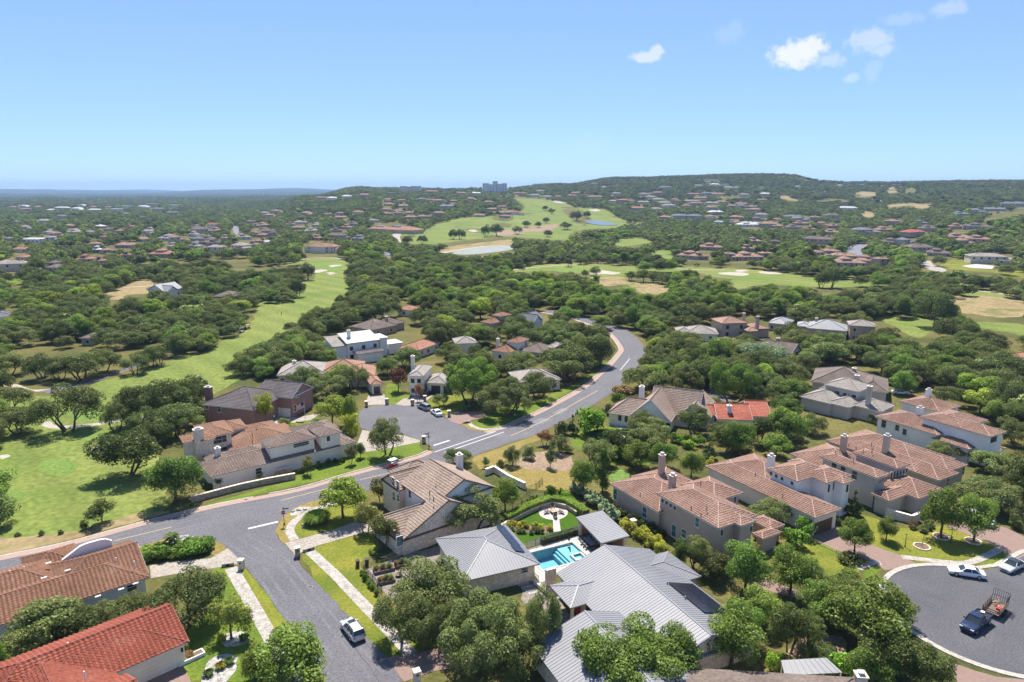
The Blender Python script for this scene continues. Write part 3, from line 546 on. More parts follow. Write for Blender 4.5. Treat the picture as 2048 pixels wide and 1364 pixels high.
# ---------------------------------------------------------------- distant golf course, water, tracks (draped on the rolling ground)
def fardrape(nm,pts,m,lb,z=.05,sm=3):return sheet(nm,pts,z,m,sm,label=lb,drape=45)
def px(f,*pp):return [f(*p) for p in pp]
VIS=[]       # what must stay open to view: pieces of picture where no tree crown may stand
def openarea(nm,pts,m,lb,z=.05,sm=3,vis=True):
    if vis:VIS.append([tuple(p) for p in pts])
    return fardrape(nm,pts,m,lb,z,sm)
VIS.append(px(S8,(2048,170),(1960,180),(1940,260),(1900,330),(1840,410),(1700,460),(1620,530),(1440,570),(1330,575),(1230,640),(1050,700),(740,785),(740,860),(730,930),(620,980),(560,1020),(800,1080),(830,940),(930,860),(980,770),(1080,745),(1300,700),(1540,720),(1660,690),(1790,560),(1830,480),(1990,450),(2048,390)))
VIS.append(px(S3,(0,480),(180,380),(330,300),(360,230),(440,190),(550,150),(700,120),(720,80),(670,0),(300,0),(280,130),(260,190),(0,240)))
openarea('golf_green',px(T2,(160,770),(330,735),(480,700),(650,690),(800,722),(745,800),(730,900),(765,970),(700,990),(640,1060),(380,1060),(350,1010),(400,960),(430,870),(510,860),(500,780),(400,740)),'fairway','green golf approach with three bunkers beyond the left fairway',.02)
fardrape('golf_putting_green',px(T2,(520,745),(620,735),(720,750),(700,790),(600,800),(520,780)),'green','smooth putting green among three bunkers',.06)
for pts,lb in ((px(T2,(495,795),(560,782),(605,790),(560,806),(505,810)),'widest of the three pale bunkers by the left putting green'),(px(T2,(610,812),(650,805),(678,814),(640,824)),'smallest of the three pale bunkers by the left putting green'),(px(T2,(625,752),(690,746),(712,756),(650,764)),'farthest of the three pale bunkers by the left putting green')):
    fardrape('sand_bunker',pts,'sand',lb,.10)
strip('cart_path',smoothline([at(p) for p in px(T2,(160,765),(330,725),(480,695),(640,690),(800,720))],5),1.4,-1.4,.09,'dirt',label='pale cart path round the left putting green')
openarea('golf_fairway',px(T3,(60,800),(120,775),(300,758),(560,742),(700,750),(900,765),(1200,770),(1400,772),(1800,788),(2048,808),(2330,845),(2560,870),(2900,880),(2940,905),(2620,930),(2330,925),(2048,905),(1940,915),(1760,945),(1755,870),(1600,850),(1480,800),(1290,810),(1000,805),(930,850),(740,850),(680,830),(400,805),(120,815)),'fairway','long bright fairway across the right middle distance',.03,2)
openarea('dry_field',px(T3,(690,845),(760,850),(930,850),(1000,880),(1160,900),(1290,930),(1270,970),(1080,975),(960,915),(760,920)),'tan','dry tan field before the long fairway',.05,3)
for pts,lb in ((px(T3,(680,820),(760,800),(860,808),(910,820),(870,832),(740,828)),'pale bunker beside the lone round tree'),(px(T3,(1655,822),(1740,812),(1880,822),(1870,840),(1750,836)),'longest pale bunker on the right fairway'),(px(T3,(1775,800),(1850,797),(1875,808),(1800,812)),'small upper bunker on the right fairway'),(px(T3,(1960,808),(2070,810),(2120,826),(2010,826)),'rightmost pale bunker on the right fairway')):
    fardrape('sand_bunker',pts,'sand',lb,.08,3)
fardrape('golf_putting_green',px(T3,(420,790),(560,780),(640,795),(600,815),(450,812)),'green','pale putting green left of the fairway bunker',.06)
strip('cart_path',smoothline([at(p) for p in px(T3,(60,800),(300,775),(560,755),(800,752),(1100,760),(1200,780),(1500,795),(1700,797))],5),1.3,-1.3,.10,'dirt',label='pale cart path along the far edge of the long fairway')
strip('cart_path',smoothline([at(p) for p in px(T4,(680,850),(900,858),(1040,862),(1200,888),(1500,918),(1750,945),(2048,985),(2300,1010))],5),2.2,-2.2,.10,'dirt',label='wide tan track on the right beyond the fairway')
openarea('golf_rough',px(S6,(480,335),(780,360),(1000,350),(1040,460),(960,520),(850,545),(700,450),(560,400)),'fairway','short fairway behind the lone spreading oak',.03,3)
openarea('dry_field',px(S6,(1200,160),(1500,150),(1900,200),(1900,330),(1660,355),(1400,320),(1230,290)),'tan','rough tan field strewn with shrubs at the right',.05,3)
openarea('golf_fairway',px(S6,(1430,400),(1600,400),(1900,425),(1900,520),(1700,490),(1500,455)),'fairway','strip of fairway below the tan shrub field',.03,3)
openarea('golf_rough',px(S6,(1180,85),(1500,110),(1760,140),(1700,165),(1400,150),(1200,130)),'fairway','thin green strip above the tan shrub field',.03,3)
openarea('golf_fairway',px(T3,(100,235),(250,255),(480,285),(560,320),(700,330),(800,335),(900,400),(965,435),(880,475),(640,490),(540,525),(500,570),(300,560),(0,545),(-500,600),(-700,590),(-620,520),(-500,460),(-300,400),(0,385),(200,330),(130,270)),'fairway','upper golf course climbing towards the hotel hill',.08,2)
openarea('bare_ground',px(T3,(-60,525),(60,490),(250,470),(440,450),(400,490),(200,520),(40,540)),'soil','bare reddish slope on the upper golf course',.16,3)
openarea('dry_bank',px(T2,(1450,640),(1600,600),(1900,565),(2048,550),(2048,600),(1800,612),(1590,650)),'tan','tan bank above the creek',.10,3)
openarea('creek',px(T2,(1590,655),(1720,625),(1860,608),(2000,600),(2120,600),(2100,622),(1900,652),(1700,668)),'creek','pale green creek with white banks',.12,3)
strip('sand_bank',smoothline([at(p) for p in px(T2,(1520,655),(1600,640),(1720,622),(1860,605),(2010,597))],5),3.5,-2.5,.2,'sand',label='white sandy bank of the creek')
openarea('pond',px(T3,(640,432),(700,421),(760,424),(840,440),(890,455),(800,462),(700,450)),'pond','small blue pond on the upper golf course',.6,3)
for pts,lb in ((px(T3,(690,340),(740,335),(760,350),(700,356)),'bunker cluster above the pond'),(px(T3,(730,262),(400,265),(420,285),(520,290)),'bunker at the top of the upper course'),(px(T2,(1715,480),(1760,472),(1800,480),(1760,492)),'round bunker left on the upper golf course')):
    fardrape('sand_bunker',pts,'sand',lb,.3,3)
openarea('golf_rough',px(T3,(870,580),(950,560),(1050,556),(1190,580),(1010,612),(880,615)),'fairway','clearing of fairway inside the creek woods',.05)
openarea('golf_rough',px(T3,(1080,665),(1180,650),(1285,642),(1310,700),(1290,715),(1200,690)),'fairway','narrow green clearing left of the brown villas',.05)
openarea('golf_rough',px(T3,(1240,560),(1400,542),(1380,565)),'fairway','far sliver of fairway in the creek woods',.05)
openarea('lawn',px(T1,(60,868),(120,848),(190,862),(215,892),(130,905),(80,895)),'lush','bright yellow-green lawn before the white left-edge house',.04)
openarea('golf_rough',px(T1,(845,965),(960,925),(1060,875),(1310,870),(1320,905),(1150,930),(1180,970),(1000,985),(960,1015),(860,1020)),'tan','tan and green rough left of the white gabled house',.04)
strip('cart_path',smoothline([at(p) for p in px(T1,(190,940),(420,928),(560,925)) ],4),1.2,-1.2,.09,'dirt',label='thin pale path in the left woods')
strip('cart_path',smoothline([at(p) for p in px(T1,(850,960),(960,930),(1150,915),(1320,905)) ],4),1.3,-1.3,.09,'dirt',label='curved pale path left of the white gabled house')
openarea('street',px(T4,(715,640),(740,610),(800,592),(885,585),(860,615),(825,640),(850,665),(800,690),(770,670)),'patch','pale curving street among the far right houses',.06,3)
openarea('street',px(T4,(1265,705),(1350,720),(1370,745),(1470,785),(1420,800),(1330,780),(1270,740)),'concrete','pale drive among the far right houses',.06,3)
openarea('lawn',px(T4,(1420,745),(1560,700),(1640,735),(1640,765),(1840,790),(1880,775),(2048,790),(2048,850),(1900,812),(1600,790),(1450,770)),'lawn','yellow lawn beside the white pool terrace far right',.05,2)
openarea('terrace',px(T4,(1580,755),(1690,740),(1830,755),(1810,778),(1650,770)),'deck','white terrace with loungers far right',.10,0)
openarea('street',px(T2,(1045,640),(1110,640),(1110,690),(1075,685)),'patch','short pale street below the cream villa',.06,0)
openarea('street',px(T2,(1110,510),(1190,495),(1180,530),(1195,575),(1175,570),(1150,535)),'concrete','pale winding drive below the clubhouse',.08,2)
openarea('street',px(T1,(1825,445),(1875,435),(1890,475),(1870,515),(1845,500)),'patch','pale straight street among the far left trees',.08,0)
openarea('lawn',px(T2,(1140,505),(1280,480),(1300,510),(1200,525)),'lush','small lawn below the clubhouse',.06)
for pts,m,lb in ((px(T4,(775,215),(830,198),(930,205),(945,225),(850,238),(780,232)),'tan','tan clearing high on the right hill'),(px(T4,(1025,175),(1090,168),(1095,205),(1030,208)),'tan','square tan clearing on the right hill'),(px(T4,(1150,182),(1210,172),(1248,190),(1180,202)),'lawn','yellow-green clearing on the right hill'),
                   (px(T4,(1010,300),(1100,290),(1250,288),(1360,300),(1300,328),(1180,305),(1040,318)),'tan','long tan clearing below the hilltop'),(px(T4,(825,355),(880,345),(935,372),(900,392),(850,385)),'tan','tan clearing beside the white barn'),(px(T4,(210,240),(250,228),(310,250),(380,265),(300,270)),'tan','small tan clearing below the ridge houses')):
    openarea('clearing',pts,m,lb,.25)
strip('ridge_road',smoothline([at(p) for p in px(T4,(1720,395),(1850,375),(1950,360),(2048,335),(2200,300))],4),9,-9,.3,'concrete',label='pale cut road climbing right on the far ridge')
VIS.append(px(T4,(1720,400),(1850,365),(1950,345),(2048,320),(2100,320),(2100,350),(1950,380),(1760,410)))
# keep the road and open yards visible
VIS.append(px(R7,(0,430),(240,480),(480,590),(640,630),(760,610),(950,550),(1200,420),(1400,290),(1600,140),(1700,20),(1760,20),(1700,180),(1600,330),(1300,480),(900,720),(580,830),(250,830),(0,700)))
VIS.append(px(S4,(1500,530),(1600,620),(1590,700),(1480,830),(1580,900),(1720,740),(1760,600),(1640,500),(1530,450)))
VIS.append(px(S4,(1150,350),(1280,390),(1180,400)))
# ---------------------------------------------------------------- houses
def clip(poly,ax,lim,keep_ge):
    out=[]
    for i in range(len(poly)):
        a=poly[i]; b=poly[(i+1) % len(poly)]; da=a[ax] -lim; db=b[ax] -lim
        if not keep_ge:da,db=-da,-db
        if da >= -1e-9:out.append(a)
        if (da > 1e-9 and db < -1e-9) or (da < -1e-9 and db > 1e-9):
            t=da/(da-db); out.append((a[0] +(b[0] -a[0]) *t,a[1] +(b[1] -a[1]) *t))
    return out
def frame_of(poly):
    p0=Vector(poly[0]); e=(Vector(poly[1]) -p0).normalized(); n=e.cross(Vector(poly[2]) -p0).normalized(); t=n.cross(e)
    pts=[((Vector(p) -p0).dot(e),(Vector(p) -p0).dot(t)) for p in poly]
    return p0,e,t,n,pts
def tile_face(mb,poly,col=.36,course=.42,amp=.14,lift=.05):
    p0,e,t,n,pts=frame_of(poly)
    T=max(p[1] for p in pts); k=0
    W=lambda s,tt,h:p0+e*s+t*tt+n*h
    while k*course < T:
        t0,t1=k*course,(k+1) *course
        band=clip(clip(pts,1,t0,True),1,t1,False); k += 1
        if len(band) < 3:continue
        lo=min(p[0] for p in band); hi=max(p[0] for p in band)
        if col:
            hc=col/2; c=math.floor(lo/hc)
            while c*hc < hi:
                s0,s1=c*hc,(c+1) *hc; cell=clip(clip(band,0,s0,True),0,s1,False)
                up=(c % 2 == 0); c += 1
                if len(cell) < 3:continue
                hh=lambda s:amp*((s-s0) /hc if up else (s1-s) /hc)
                mb.poly([W(s,q,hh(s) +lift*(1-(q-t0) /course)) for s,q in cell])
                bot=[p for p in cell if abs(p[1] -t0) < 1e-6]
                if len(bot) >= 2:
                    a=min(p[0] for p in bot); b=max(p[0] for p in bot)
                    if b-a > .02:mb.poly([W(a,t0,hh(a) -.01),W(b,t0,hh(b) -.01),W(b,t0,hh(b) +lift),W(a,t0,hh(a) +lift)])
        else:
            mb.poly([W(s,q,lift*(1-(q-t0) /course)) for s,q in band])
            bot=[p for p in band if abs(p[1] -t0) < 1e-6]
            if len(bot) >= 2:
                a=min(p[0] for p in bot); b=max(p[0] for p in bot); mb.poly([W(a,t0,-.01),W(b,t0,-.01),W(b,t0,lift),W(a,t0,lift)])
def seam_face(poly,parent,m,wid=.46,rib=.038,thick=.03):
    p0,e,t,n,pts=frame_of(poly); W=lambda s,q,h:p0+e*s+t*q+n*h
    lo=min(p[0] for p in pts); hi=max(p[0] for p in pts); c=math.floor(lo/wid)
    while c*wid < hi:
        s0,s1=c*wid,(c+1) *wid; cell=clip(clip(pts,0,s0,True),0,s1,False); c += 1
        if len(cell) < 3:continue
        mb=MB(); k=len(cell); mb.poly([W(s,q,thick) for s,q in cell])
        for i in range(k):
            a,b=cell[i],cell[(i+1) % k]; mb.poly([W(a[0],a[1],-.01),W(b[0],b[1],-.01),W(b[0],b[1],thick),W(a[0],a[1],thick)])
        left=[p for p in cell if abs(p[0] -s0) < 1e-6]
        if len(left) >= 2:
            a=min(p[1] for p in left); b=max(p[1] for p in left)
            mb.add([W(s0+.002,a,thick),W(s0+.05,a,thick),W(s0+.05,b,thick),W(s0+.002,b,thick),W(s0+.002,a,thick+rib),W(s0+.05,a,thick+rib),W(s0+.05,b,thick+rib),W(s0+.002,b,thick+rib)],
                   [(4,5,6,7),(0,1,5,4),(1,2,6,5),(2,3,7,6),(3,0,4,7)])
        mb.build('metal_panel',m,parent)

NEARH=[]
FOOT=[]        # house footprints (centre, radius) so scattered trees keep clear
class House:
    def __init__(s,name,label,o,ang,wall,roof,style='plain',cap=None,trim='trim_white',cat='house',group=None,base=0.0):
        s.o=at(o) if not isinstance(o,Vector) else o; s.a=math.radians(ang); s.wall=wall; s.roofm=roof; s.style=style; s.cap=cap; s.trim=trim
        s.zb=s.o.z+base; s.root=thing(name,label,cat,s.o,s.a,group); s.wings=[]; s.ca,s.sa=math.cos(s.a),math.sin(s.a)
        s.cam=s.tol(Vector((0,0,H)))
        if s.o.y < 185 and s.o.length < 215:NEARH.append(s)
    def tol(s,p):
        x,y=p.x-s.o.x,p.y-s.o.y; return Vector((x*s.ca+y*s.sa,-x*s.sa+y*s.ca,p.z-s.o.z))
    def toloc(s,pix,z):return s.tol(at(pix,z+s.o.z))
    def ray(s,pix):
        d=pixdir(*pix); return Vector((d.x*s.ca+d.y*s.sa,-d.x*s.sa+d.y*s.ca,d.z))
    def wing(s,z,BL=None,BR=None,TL=None,TR=None,W=None,D=None,kind='hip',ax=None,pitch=.4,over=.5,ends='hh',z0=0.0,rect=None,wall=None,roof=None,style=None,cap=None,base=True):
        if rect is None:
            P={k:s.toloc(v,z) for k,v in (('BL',BL),('BR',BR),('TL',TL),('TR',TR)) if v is not None}
            av=lambda ks,i:(lambda l:sum(l) /len(l) if l else None)([P[k][i] for k in ks if k in P])
            x0,x1,y0,y1=av(('BL','TL'),0),av(('BR','TR'),0),av(('BL','BR'),1),av(('TL','TR'),1)
            if x0 is None:x0=x1-W
            if x1 is None:x1=x0+W
            if y0 is None:y0=y1-D
            if y1 is None:y1=y0+D
            if x1 < x0:x0,x1=x1,x0
            if y1 < y0:y0,y1=y1,y0
            if W and BR is None and TR is None:x1=x0+W
            if D and TL is None and TR is None:y1=y0+D
        else:x0,x1,y0,y1=rect
        ax=ax or ('x' if x1-x0 >= y1-y0 else 'y')
        wg=dict(x0=x0,x1=x1,y0=y0,y1=y1,z=z,over=over); s.wings.append(wg)
        wm=MB(); a0,a1,b0,b1=x0+over,x1-over,y0+over,y1-over
        if base:wm.add([(a0,b0,z0),(a1,b0,z0),(a1,b1,z0),(a0,b1,z0),(a0,b0,z-.02),(a1,b0,z-.02),(a1,b1,z-.02),(a0,b1,z-.02)],[(0,1,5,4),(1,2,6,5),(2,3,7,6),(3,0,4,7)])
        sw=(lambda x,y,zz:(x,y,zz)) if ax == 'x' else (lambda x,y,zz:(y,x,zz))
        l0,l1,c0,c1=(x0,x1,y0,y1) if ax == 'x' else (y0,y1,x0,x1)
        hw=(c1-c0) /2; cc=(c0+c1) /2; faces=[]; caps=[]
        rm=roof or s.roofm; st=style or s.style
        if kind == 'flat':
            MB().box(x0,x1,y0,y1,z-.05,z+.25).build('roof',rm,s.root); faces=[]
        elif kind == 'shed':          # high side at c1
            h=(c1-c0) *pitch; faces=[[sw(l0,c0,z),sw(l1,c0,z),sw(l1,c1,z+h),sw(l0,c1,z+h)]]
            for q in (l0+over,l1-over):wm.poly([sw(q,c0+over,z-.02),sw(q,c1-over,z-.02),sw(q,c1-over,z+h-.1)])
            wm.poly([sw(l0+over,c1-over,z-.02),sw(l1-over,c1-over,z-.02),sw(l1-over,c1-over,z+h-.1),sw(l0+over,c1-over,z+h-.1)])
        else:
            if kind == 'gable':ends='gg'
            h=hw*pitch; i0=min(hw,(l1-l0) /2) if ends[0] == 'h' else 0; i1=min(hw,(l1-l0) /2) if ends[1] == 'h' else 0
            A,B=sw(l0+i0,cc,z+h),sw(l1-i1,cc,z+h)
            faces=[[sw(l0,c0,z),sw(l1,c0,z),B,A],[sw(l1,c1,z),sw(l0,c1,z),A,B]]
            if ends[0] == 'h':faces.append([sw(l0,c1,z),sw(l0,c0,z),A]); caps += [(sw(l0,c1,z),A),(sw(l0,c0,z),A)]
            else:wm.poly([sw(l0+over,c0+over,z-.02),sw(l0+over,c1-over,z-.02),sw(l0+over,cc,z+h-over*pitch*1.02)])
            if ends[1] == 'h':faces.append([sw(l1,c0,z),sw(l1,c1,z),B]); caps += [(sw(l1,c1,z),B),(sw(l1,c0,z),B)]
            else:wm.poly([sw(l1-over,c0+over,z-.02),sw(l1-over,c1-over,z-.02),sw(l1-over,cc,z+h-over*pitch*1.02)])
            if (Vector(A) -Vector(B)).length > .1:caps.append((A,B))
            wg['ridge'] =z+h
        if ax == 'y':faces=[[f[1],f[0]] +f[2:][::-1] for f in faces]
        wmat=wall or s.wall
        if base or wm.f:wm.build('wall',wmat,s.root)
        if kind != 'flat':
            sl=MB()
            rb=MB()
            if st == 'seam':
                for f in faces:rb.poly(f)
                ro=rb.build('roof',rm,s.root)
                for f in faces:seam_face(f,ro,rm)
            elif st in ('tile','course'):
                for f in faces:rb.poly([Vector(p) -Vector((0,0,.02)) for p in f])
                ro=rb.build('roof',rm,s.root)
                tm=MB()
                for f in faces:tile_face(tm,f,col=.54 if st == 'tile' else 0,course=.42 if st == 'tile' else .5,lift=.06 if st == 'tile' else .07)
                tm.build('roof_tile',rm,ro,kind='stuff')
            else:
                for f in faces:tile_face(rb,f,col=0,course=.55,lift=.03)
                ro=rb.build('roof',rm,s.root)
            if caps and st != 'seam':
                cm=MB()
                for a,b in caps:
                    a=Vector(a) +Vector((0,0,.05)); b=Vector(b) +Vector((0,0,.05)); n=max(1,int((b-a).length/.45))
                    for i in range(n):cm.tube(a.lerp(b,i/n),a.lerp(b,(i+1.12) /n),.15,.11,6)
                cm.build('ridge_cap',cap or s.cap or rm,ro)
            elif caps:
                cm=MB()
                for a,b in caps:cm.bar(Vector(a) +Vector((0,0,.06)),Vector(b) +Vector((0,0,.06)),.22,.05)
                cm.build('ridge_cap',cap or rm,ro)
            # eaves board round the roof edge
            if kind == 'shed':
                for f in faces:sl.add([Vector(p) -Vector((0,0,.04)) for p in f] +[Vector(p) -Vector((0,0,.22)) for p in f],[(4,7,6,5),(0,1,5,4),(1,2,6,5),(2,3,7,6),(3,0,4,7)])
            else:
                sl.box(x0+.03,x1-.03,y0+.03,y1-.03,z-.2,z-.03)
                for f in faces[:2]:
                    for a,b in ((f[0],f[3]),(f[1],f[2])):
                        if abs(a[0] -b[0]) < 1e-6 or abs(a[1] -b[1]) < 1e-6:
                            if 'g' in ends:sl.bar(Vector(a) -Vector((0,0,.1)),Vector(b) -Vector((0,0,.1)),.06,.2)
            sl.build('eaves',s.trim,s.root)
        c=s.root.matrix_basis; mx,my=(x0+x1) /2,(y0+y1) /2
        wx,wy=s.o.x+mx*s.ca-my*s.sa,s.o.y+mx*s.sa+my*s.ca
        n=max(1,int(max(x1-x0,y1-y0) /8))
        for i in range(n):
            t=(i+.5) /n-.5; qx=mx+((x1-x0) *t if x1-x0 > y1-y0 else 0); qy=my+((y1-y0) *t if y1-y0 >= x1-x0 else 0)
            FOOT.append((s.o.x+qx*s.ca-qy*s.sa,s.o.y+qx*s.sa+qy*s.ca,min(x1-x0,y1-y0) /2+1.5))
        return len(s.wings) -1
    def face(s,wi,side):
        w=s.wings[wi]; o=w['over']
        return {'F':(1,w['y0'] +o,-1),'B':(1,w['y1'] -o,1),'L':(0,w['x0'] +o,-1),'R':(0,w['x1'] -o,1)}[side]
    def onface(s,wi,side,pix):
        ax,val,sg=s.face(wi,side); d=s.ray(pix); t=(val-s.cam[ax]) /d[ax]; return s.cam+d*t
    def panel(s,wi,side,c,w,h,name,mats,frame=.09,arch=False,child='pane',proud=.05):
        ax,val,sg=s.face(wi,side); sx=c[1-ax]; cz=c.z
        P=lambda q,z,dep:((val+sg*dep,q,z) if ax == 0 else (q,val+sg*dep,z))
        def outline(hw,hh):
            if not arch:return [(sx-hw,cz-hh),(sx+hw,cz-hh),(sx+hw,cz+hh),(sx-hw,cz+hh)]
            return [(sx-hw,cz-hh),(sx+hw,cz-hh)] +[(sx+hw*math.cos(a),cz+hh-hw*.7+hw*.7*math.sin(a)) for a in np.linspace(0,math.pi,7)]
        fo=outline(w/2+frame,h/2+frame); n=len(fo); mb=MB()
        mb.add([P(q,z,-.05) for q,z in fo] +[P(q,z,proud) for q,z in fo],[range(n,2*n)] +[(i,(i+1) % n,n+(i+1) % n,n+i) for i in range(n)])
        o=mb.build(name,mats[0],s.root)
        fi=outline(w/2,h/2); mb=MB(); mb.add([P(q,z,proud-.01) for q,z in fi] +[P(q,z,proud+.012) for q,z in fi],[range(n,2*n)] +[(i,(i+1) % n,n+(i+1) % n,n+i) for i in range(n)])
        if child:mb.build(child,mats[1],o)
        return o
    def win(s,wi,side,pix,w=1.0,h=1.5,arch=False,fm='trim_white',gm='glass',z=None):
        c=s.onface(wi,side,pix)
        if z is not None:c.z=z
        o=s.panel(wi,side,c,w,h,'window',(fm,gm),.09,arch)
        if w > .7 and not arch:
            ax,val,sg=s.face(wi,side); P=lambda q,z,dep:Vector((val+sg*dep,q,z) if ax == 0 else (q,val+sg*dep,z)); q=c[1-ax]
            MB().bar(P(q-w/2,c.z,.07),P(q+w/2,c.z,.07),.05,.05).build('sash',fm,o)
            MB().bar(P(q-w/2-.15,c.z-h/2-.12,.08),P(q+w/2+.15,c.z-h/2-.12,.08),.12,.08).build('sill',fm,o)
        return o
    def garage(s,wi,side,pix,w=4.8,h=2.2,m='wood_dark',fm='trim_white',arch=False,z0=0.0,n=4):
        c=s.onface(wi,side,pix); c.z=z0+h/2+.02
        o=s.panel(wi,side,c,w,h,'garage_door',(fm,m),.14,arch,child=None,proud=.03)
        ax,val,sg=s.face(wi,side); P=lambda q,z,dep:Vector((val+sg*dep,q,z) if ax == 0 else (q,val+sg*dep,z)); q=c[1-ax]
        for i in range(n):
            za=z0+.03+(h*(.92 if arch else 1) -.04) *(i+.5) /n
            MB().bar(P(q-w/2,za,.05),P(q+w/2,za,.05),.06,h/n-.03).build('door_panel',m,o)
        return o
    def chimney(s,pix_base,pix_top,zb,w=.9,d=.9,m=None,cap='steel',h=None,round_cap=False):
        """picture point where it leaves the roof (height zb) and picture point of its top"""
        b=s.toloc(pix_base,zb); dep=at(pix_base,zb+s.o.z); dd=dep.y*math.cos(TH) +(H-zb) *math.sin(TH)
        hh=h or (pix_base[1] -pix_top[1]) /FPX*dd/math.cos(TH)
        zt=zb+hh; o=MB().box(b.x-w/2,b.x+w/2,b.y-d/2,b.y+d/2,max(0,zb-3),zt).build('chimney',m or s.wall,s.root)
        MB().box(b.x-w/2-.1,b.x+w/2+.1,b.y-d/2-.1,b.y+d/2+.1,zt+.002,zt+.14).build('chimney_crown','stone_pale',o)
        cm=MB()
        if round_cap:cm.tube((b.x,b.y,zt+.14),(b.x,b.y,zt+.55),w*.42,w*.42,10)
        else:
            cm.tube((b.x,b.y,zt+.14),(b.x,b.y,zt+.42),w*.2,w*.2,8); cm.box(b.x-w*.32,b.x+w*.32,b.y-d*.32,b.y+d*.32,zt+.42,zt+.48)
        cm.build('chimney_cap',cap,o); return o
    def vents(s,pixs,z,m='cap_pink'):
        for p in pixs:
            q=s.toloc(p,z); MB().tube((q.x,q.y,z-.6),(q.x,q.y,z+.35),.09,.09,6).build('vent_pipe',m,s.root)

# ---- H: tan stucco house right of the pavilion
h=House('stucco_house','tan two-storey stucco house with pink tile roof right of the pavilion',D2(900,900),29.5,'stucco_tan','tile_pink','tile','cap_pink')
h.wing(3.8,TL=D2(0,495),BL=D2(550,830),W=11.5,pitch=.36)
h.wing(6.6,TL=D2(520,612),BL=D2(1240,1005),W=8.6,pitch=.36)
h.wing(6.6,BR=D2(1655,922),BL=D2(1490,985),D=8,pitch=.36)
h.wing(6.4,BR=D2(1515,605),W=7,D=8,pitch=.36)
h.wing(3.0,BR=D2(1978,968),BL=D2(1832,1030),D=4.5,pitch=.36)
h.wing(2.8,BL=D2(1720,1135),TL=D2(1630,1060),W=4.5,pitch=.36)
h.wing(3.8,TL=D2(235,418),W=9,D=9,pitch=.36)
h.wing(2.6,BL=D2(1210,1235),TL=D2(1190,1205),W=5.5,D=3.5,kind='shed',ax='x',pitch=.3)
h.chimney(D2(585,335),D2(585,165),6,.95,.95,'stucco_tan',round_cap=True); h.chimney(D2(705,545),D2(705,400),6.2,.95,.95,'stucco_tan',round_cap=True)
for p,ww,hh in ((D2(62,618),1.0,2.0),(D2(395,822),1.1,1.9)):h.win(0,'L',p,ww,hh,gm='glass_teal')
for p in (D2(600,690),D2(645,715),D2(692,745),D2(738,772)):h.win(1,'L',p,.55,.65)
for p,ww,hh in ((D2(993,935),.8,1.5),(D2(728,1030),.95,2.1),(D2(840,1062),1.0,1.4)):h.win(1,'L',p,ww,hh,gm='glass_teal')
h.win(1,'F',D2(1268,1052),.6,1.0); h.win(2,'F',D2(1600,1010),.6,1.0); h.win(3,'F',D2(1420,675),.5,1.1)
h.vents([D2(345,615),D2(925,770),D2(1025,600),D2(1035,850),D2(1100,770),D2(1030,480)],8)
acu=MB().box(-.45,.45,-.45,.45,0,1.3); 
q=at(D2(262,985)); t=thing('air_conditioner','pale air conditioner unit by the tan stucco wall','air conditioner',q,math.radians(29.5)); acu.build('casing','stone_pale',t); MB().box(-.48,.48,-.48,.48,1.302,1.36).build('lid','trim_white',t)

# ---- I: white stucco house with arched brown garage
h=House('stucco_house','white stucco house with pink tile roof and arched dark garage door',D3(900,800),29.5,'stucco_white','tile_pink','tile','cap_pink')
h.wing(3.6,TL=D3(75,412),D=15,W=13.5,pitch=.36)
h.wing(3.6,TL=D3(75,412),BL=D3(1300,1012),BR=D3(1600,897),pitch=.36,wall='stucco_cream')
h.wing(6.6,TL=D3(770,440),BL=D3(1100,592),W=9.5,pitch=.36)
h.wing(6.6,BL=D3(1428,612),TL=D3(1150,480),W=7,pitch=.36)
h.wing(6.6,BL=D3(1632,616),BR=D3(1756,576),D=12,pitch=.36)
h.wing(3.2,BL=D3(1410,770),BR=D3(1560,740),D=2.5,pitch=.5,kind='shed',ax='x',over=.2)
h.chimney(D3(800,425),D3(800,290),6,1.0,1.0,'stucco_white',round_cap=True)
for p in (D3(810,492),D3(868,522),D3(935,552),D3(1048,604)):h.win(2,'L',p,.55,.65,fm='stucco_white')
h.win(3,'L',D3(1250,620),.1,.1,fm='stucco_white')
h.win(3,'F',D3(1462,660),.5,1.5,True,fm='stucco_cream'); h.win(3,'F',D3(1520,630),.5,1.6,True,fm='stucco_cream'); h.win(4,'F',D3(1672,660),.6,1.5,True,fm='stucco_cream')
h.win(0,'L',D3(412,625),.9,1.5,gm='glass_teal'); h.win(0,'L',D3(545,712),1.6,2.3,gm='glass_teal')
h.garage(1,'F',D3(1400,1070),4.6,2.5,'wood_dark','stucco_cream',True)
h.vents([D3(940,740),D3(1180,370),D3(630,500)],7)

# ---- J: grey stucco house with walled courtyard
h=House('stucco_house','grey stucco two-storey house with walled front court and pink tile roof',D4(700,1050),29.5,'stucco_grey','tile_pink','tile','cap_pink')
h.wing(6.2,TL=D4(95,745),BL=D4(650,962),BR=D4(770,915),pitch=.36)
h.wing(6.2,TL=D4(480,690),BL=D4(770,880),BR=D4(990,830),pitch=.36)
h.wing(3.3,BL=D4(765,1182),TL=D4(600,1108),W=8,pitch=.4)
h.wing(3.3,BL=D4(1060,1160),W=8,D=8,pitch=.4)
h.wing(3.7,TL=D3(1020,275),W=12,D=12,pitch=.36)
h.chimney(D4(325,650),D4(325,545),6.5,.95,.95,'stucco_tan',round_cap=True)
for p in (D4(235,845),D4(322,878),D4(435,922)):h.win(0,'L',p,1.0,1.7,fm='stucco_olive')
for p in (D4(680,985),D4(710,973),D4(740,962)):h.win(0,'F',p,.45,.8,True,fm='stone_pale')
for p in (D4(790,930),D4(820,920),D4(850,908)):h.win(1,'F',p,.5,1.4,True,fm='stone_pale')
for p in (D4(880,898),D4(910,888),D4(940,878)):h.win(1,'F',p,.45,.9,True,fm='stone_pale')
